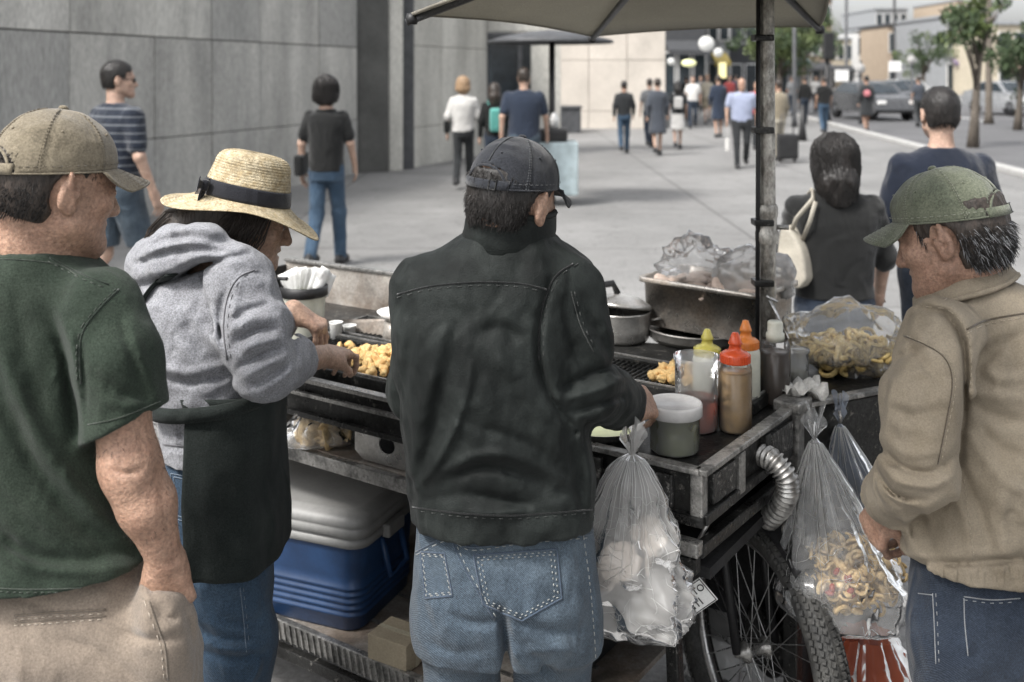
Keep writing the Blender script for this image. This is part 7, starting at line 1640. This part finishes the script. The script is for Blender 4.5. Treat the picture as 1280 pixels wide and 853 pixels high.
passer(898, 28.5, 1.74, 0, 'person in dark blue coat walking left of the man in pale blue shirt', FB['navy'], FB['navy'], 'dark', SK[0], 'long', 'skirt', 8, (-6, 6), 1.0)
passer(858, 38, 1.7, 0, 'distant person in black walking toward the dark shop', FB['black'], FB['black'], 'black', SK[0], 'long', 'long', 9, (-6, 6), 1.0)
passer(876, 44, 1.7, 180, 'farthest person in grey before the shop window', FB['grey'], FB['dark'], 'dark', SK[0], 'long', 'long', 9, (-6, 6), 1.0)
passer(912, 40, 1.72, 180, 'distant person in red top behind the man in pale blue shirt', FB['red'], FB['djean'], 'dark', SK[0], 'short', 'long', 9, (-6, 6), 1.0)
d = passer(927, 19.3, 1.70, 172, 'stout man in pale blue shirt and dark trousers walking toward the camera', FB['blue'], FB['dark'], 'none', SK[0], 'short', 'long', 11, (-10, 12), 1.2, None, 'none')
bag_on(d, 'carrier_bag', [(.27, .1, .82), (.28, .1, .6), (.28, .1, .55)], (.28, .12, .45), (.04, .07, .13), FB['white'], 'small white carrier bag in the hand of the stout man in pale blue', True)
passer(946, 24, 1.62, 175, 'person in red and dark clothes just left of the umbrella pole', FB['red'], FB['dark'], 'dark', SK[0], 'short', 'long', 9, (-6, 6), .95)
passer(973, 21, 1.66, 10, 'person in khaki jacket standing right of the umbrella pole', FB['khaki'], FB['cream'], 'dark', SK[0], 'long', 'long', 4, (-6, 12), .95)
passer(1006, 36, 1.7, 0, 'distant person in black near the bollard', FB['black'], FB['djean'], 'dark', SK[0], 'long', 'long', 9, (-6, 6), .95)
d = passer(1083, 31, 1.72, 12, 'person in long dark coat with a pink round badge by the street sign', FB['dark'], FB['dark'], 'black', SK[0], 'long', 'skirt', 6, (-6, 6), 1.05)
mb = MB(); mb.lathe([(.10, 0), (.1, .03), (.09, .04)], d['W'](-.08, -.16, 1.2), mat('pink_badge', (.55, .2, .22), .6, bump=0), rotm(90, 0, 0), 20); mb.build('badge', d['t'])
for i, (px, D, h, yaw, a, b_, lb) in enumerate(((990, 42, 1.7, 10, 'grey', 'djean', 'distant person in grey under the street trees'), (1020, 46, 1.68, 180, 'white', 'dark', 'distant person in white left of the thick dark post'), (1030, 30, 1.7, 0, 'black', 'jean', 'person in black jacket and jeans beside the thick dark post'),
        (1050, 52, 1.7, 175, 'khaki', 'djean', 'distant person in khaki top beyond the thick dark post'), (1148, 34, 1.7, 5, 'slate', 'dark', 'person in slate top at the kerb right of the parked cars'), (920, 52, 1.7, 0, 'navy', 'dark', 'farthest person in navy behind the man in pale blue'), (958, 34, 1.7, 180, 'dark', 'djean', 'distant person in dark top just right of the umbrella pole'))):
    passer(px, D, h, yaw, lb, FB[a], FB[b_], 'dark', SK[0], 'short', 'long', 9, (-8, 8), 1.0)
# woman with handbag close to the cart
d = passer(1043, 4.4, 1.52, -4, 'dark haired woman in black sweater with a pale handbag standing beyond the cart', FB['black'], FB['djean'], 'black', SK[1], 'half', 'long', 3, (4, 12), 1.08, .0055, 'long', group='people close to the cart', hem=.95, armL=((-.20, .16, 1.14), (-.09, .28, 1.04)))
Wd = d['W']; M['leather'] = mat('cream_leather', (.40, .37, .31), .55, var=.2, vs=10, fine=.15)
mb = MB(); c = Wd(-.225, -.06, 1.02); prof = [(-.03, .0), (.055, -.015), (.085, .03), (.07, .16), (.02, .24), (-.025, .25), (-.045, .1)]
mb.prism([(x * 1.1, z) for x, z in prof], -.05, .05, M['leather'], np.stack([d['Rz'] @ V3(.8, -.6, 0), V3(0, 0, 1), np.cross(d['Rz'] @ V3(.8, -.6, 0), V3(0, 0, 1))], 1), c); ob = tag(mb.build('handbag', None, sub=2), 'pale cream handbag hanging from the shoulder of the woman in black sweater', 'handbag')
md = ob.modifiers.new('bev', 'BEVEL'); md.width = .018; md.segments = 2; ob.modifiers.move(1, 0)
mb = MB(); mb.tube([Wd(-.235, -.08, 1.25), Wd(-.21, -.13, 1.35), Wd(-.13, -.12, 1.44), Wd(-.11, -.03, 1.475), Wd(-.12, .08, 1.42)], .013, M['leather'], 8, flat=.35); mb.tube([Wd(-.175, -.1, 1.24), Wd(-.15, -.15, 1.34), Wd(-.12, -.13, 1.43)], .012, M['leather'], 8, flat=.35); mb.build('strap', ob)
mb = MB(); mb.tube([Wd(-.035, -.085, 1.478), Wd(.0, -.09, 1.476), Wd(.035, -.085, 1.478)], .008, FB['white'], 8, flat=.5); mb.build('neck_label', d['t'])
FB['dnavy'] = fabric('cloth_dark_navy', (.011, .015, .026))
# man in navy beyond the beige jacket
passer(1176, 4.6, 1.72, -4, 'man in navy T-shirt walking away behind the man in beige jacket', FB['dnavy'], FB['djean'], 'black', SK[1], 'half', 'long', 8, (2, 6), 1.05, .006, group='people close to the cart')
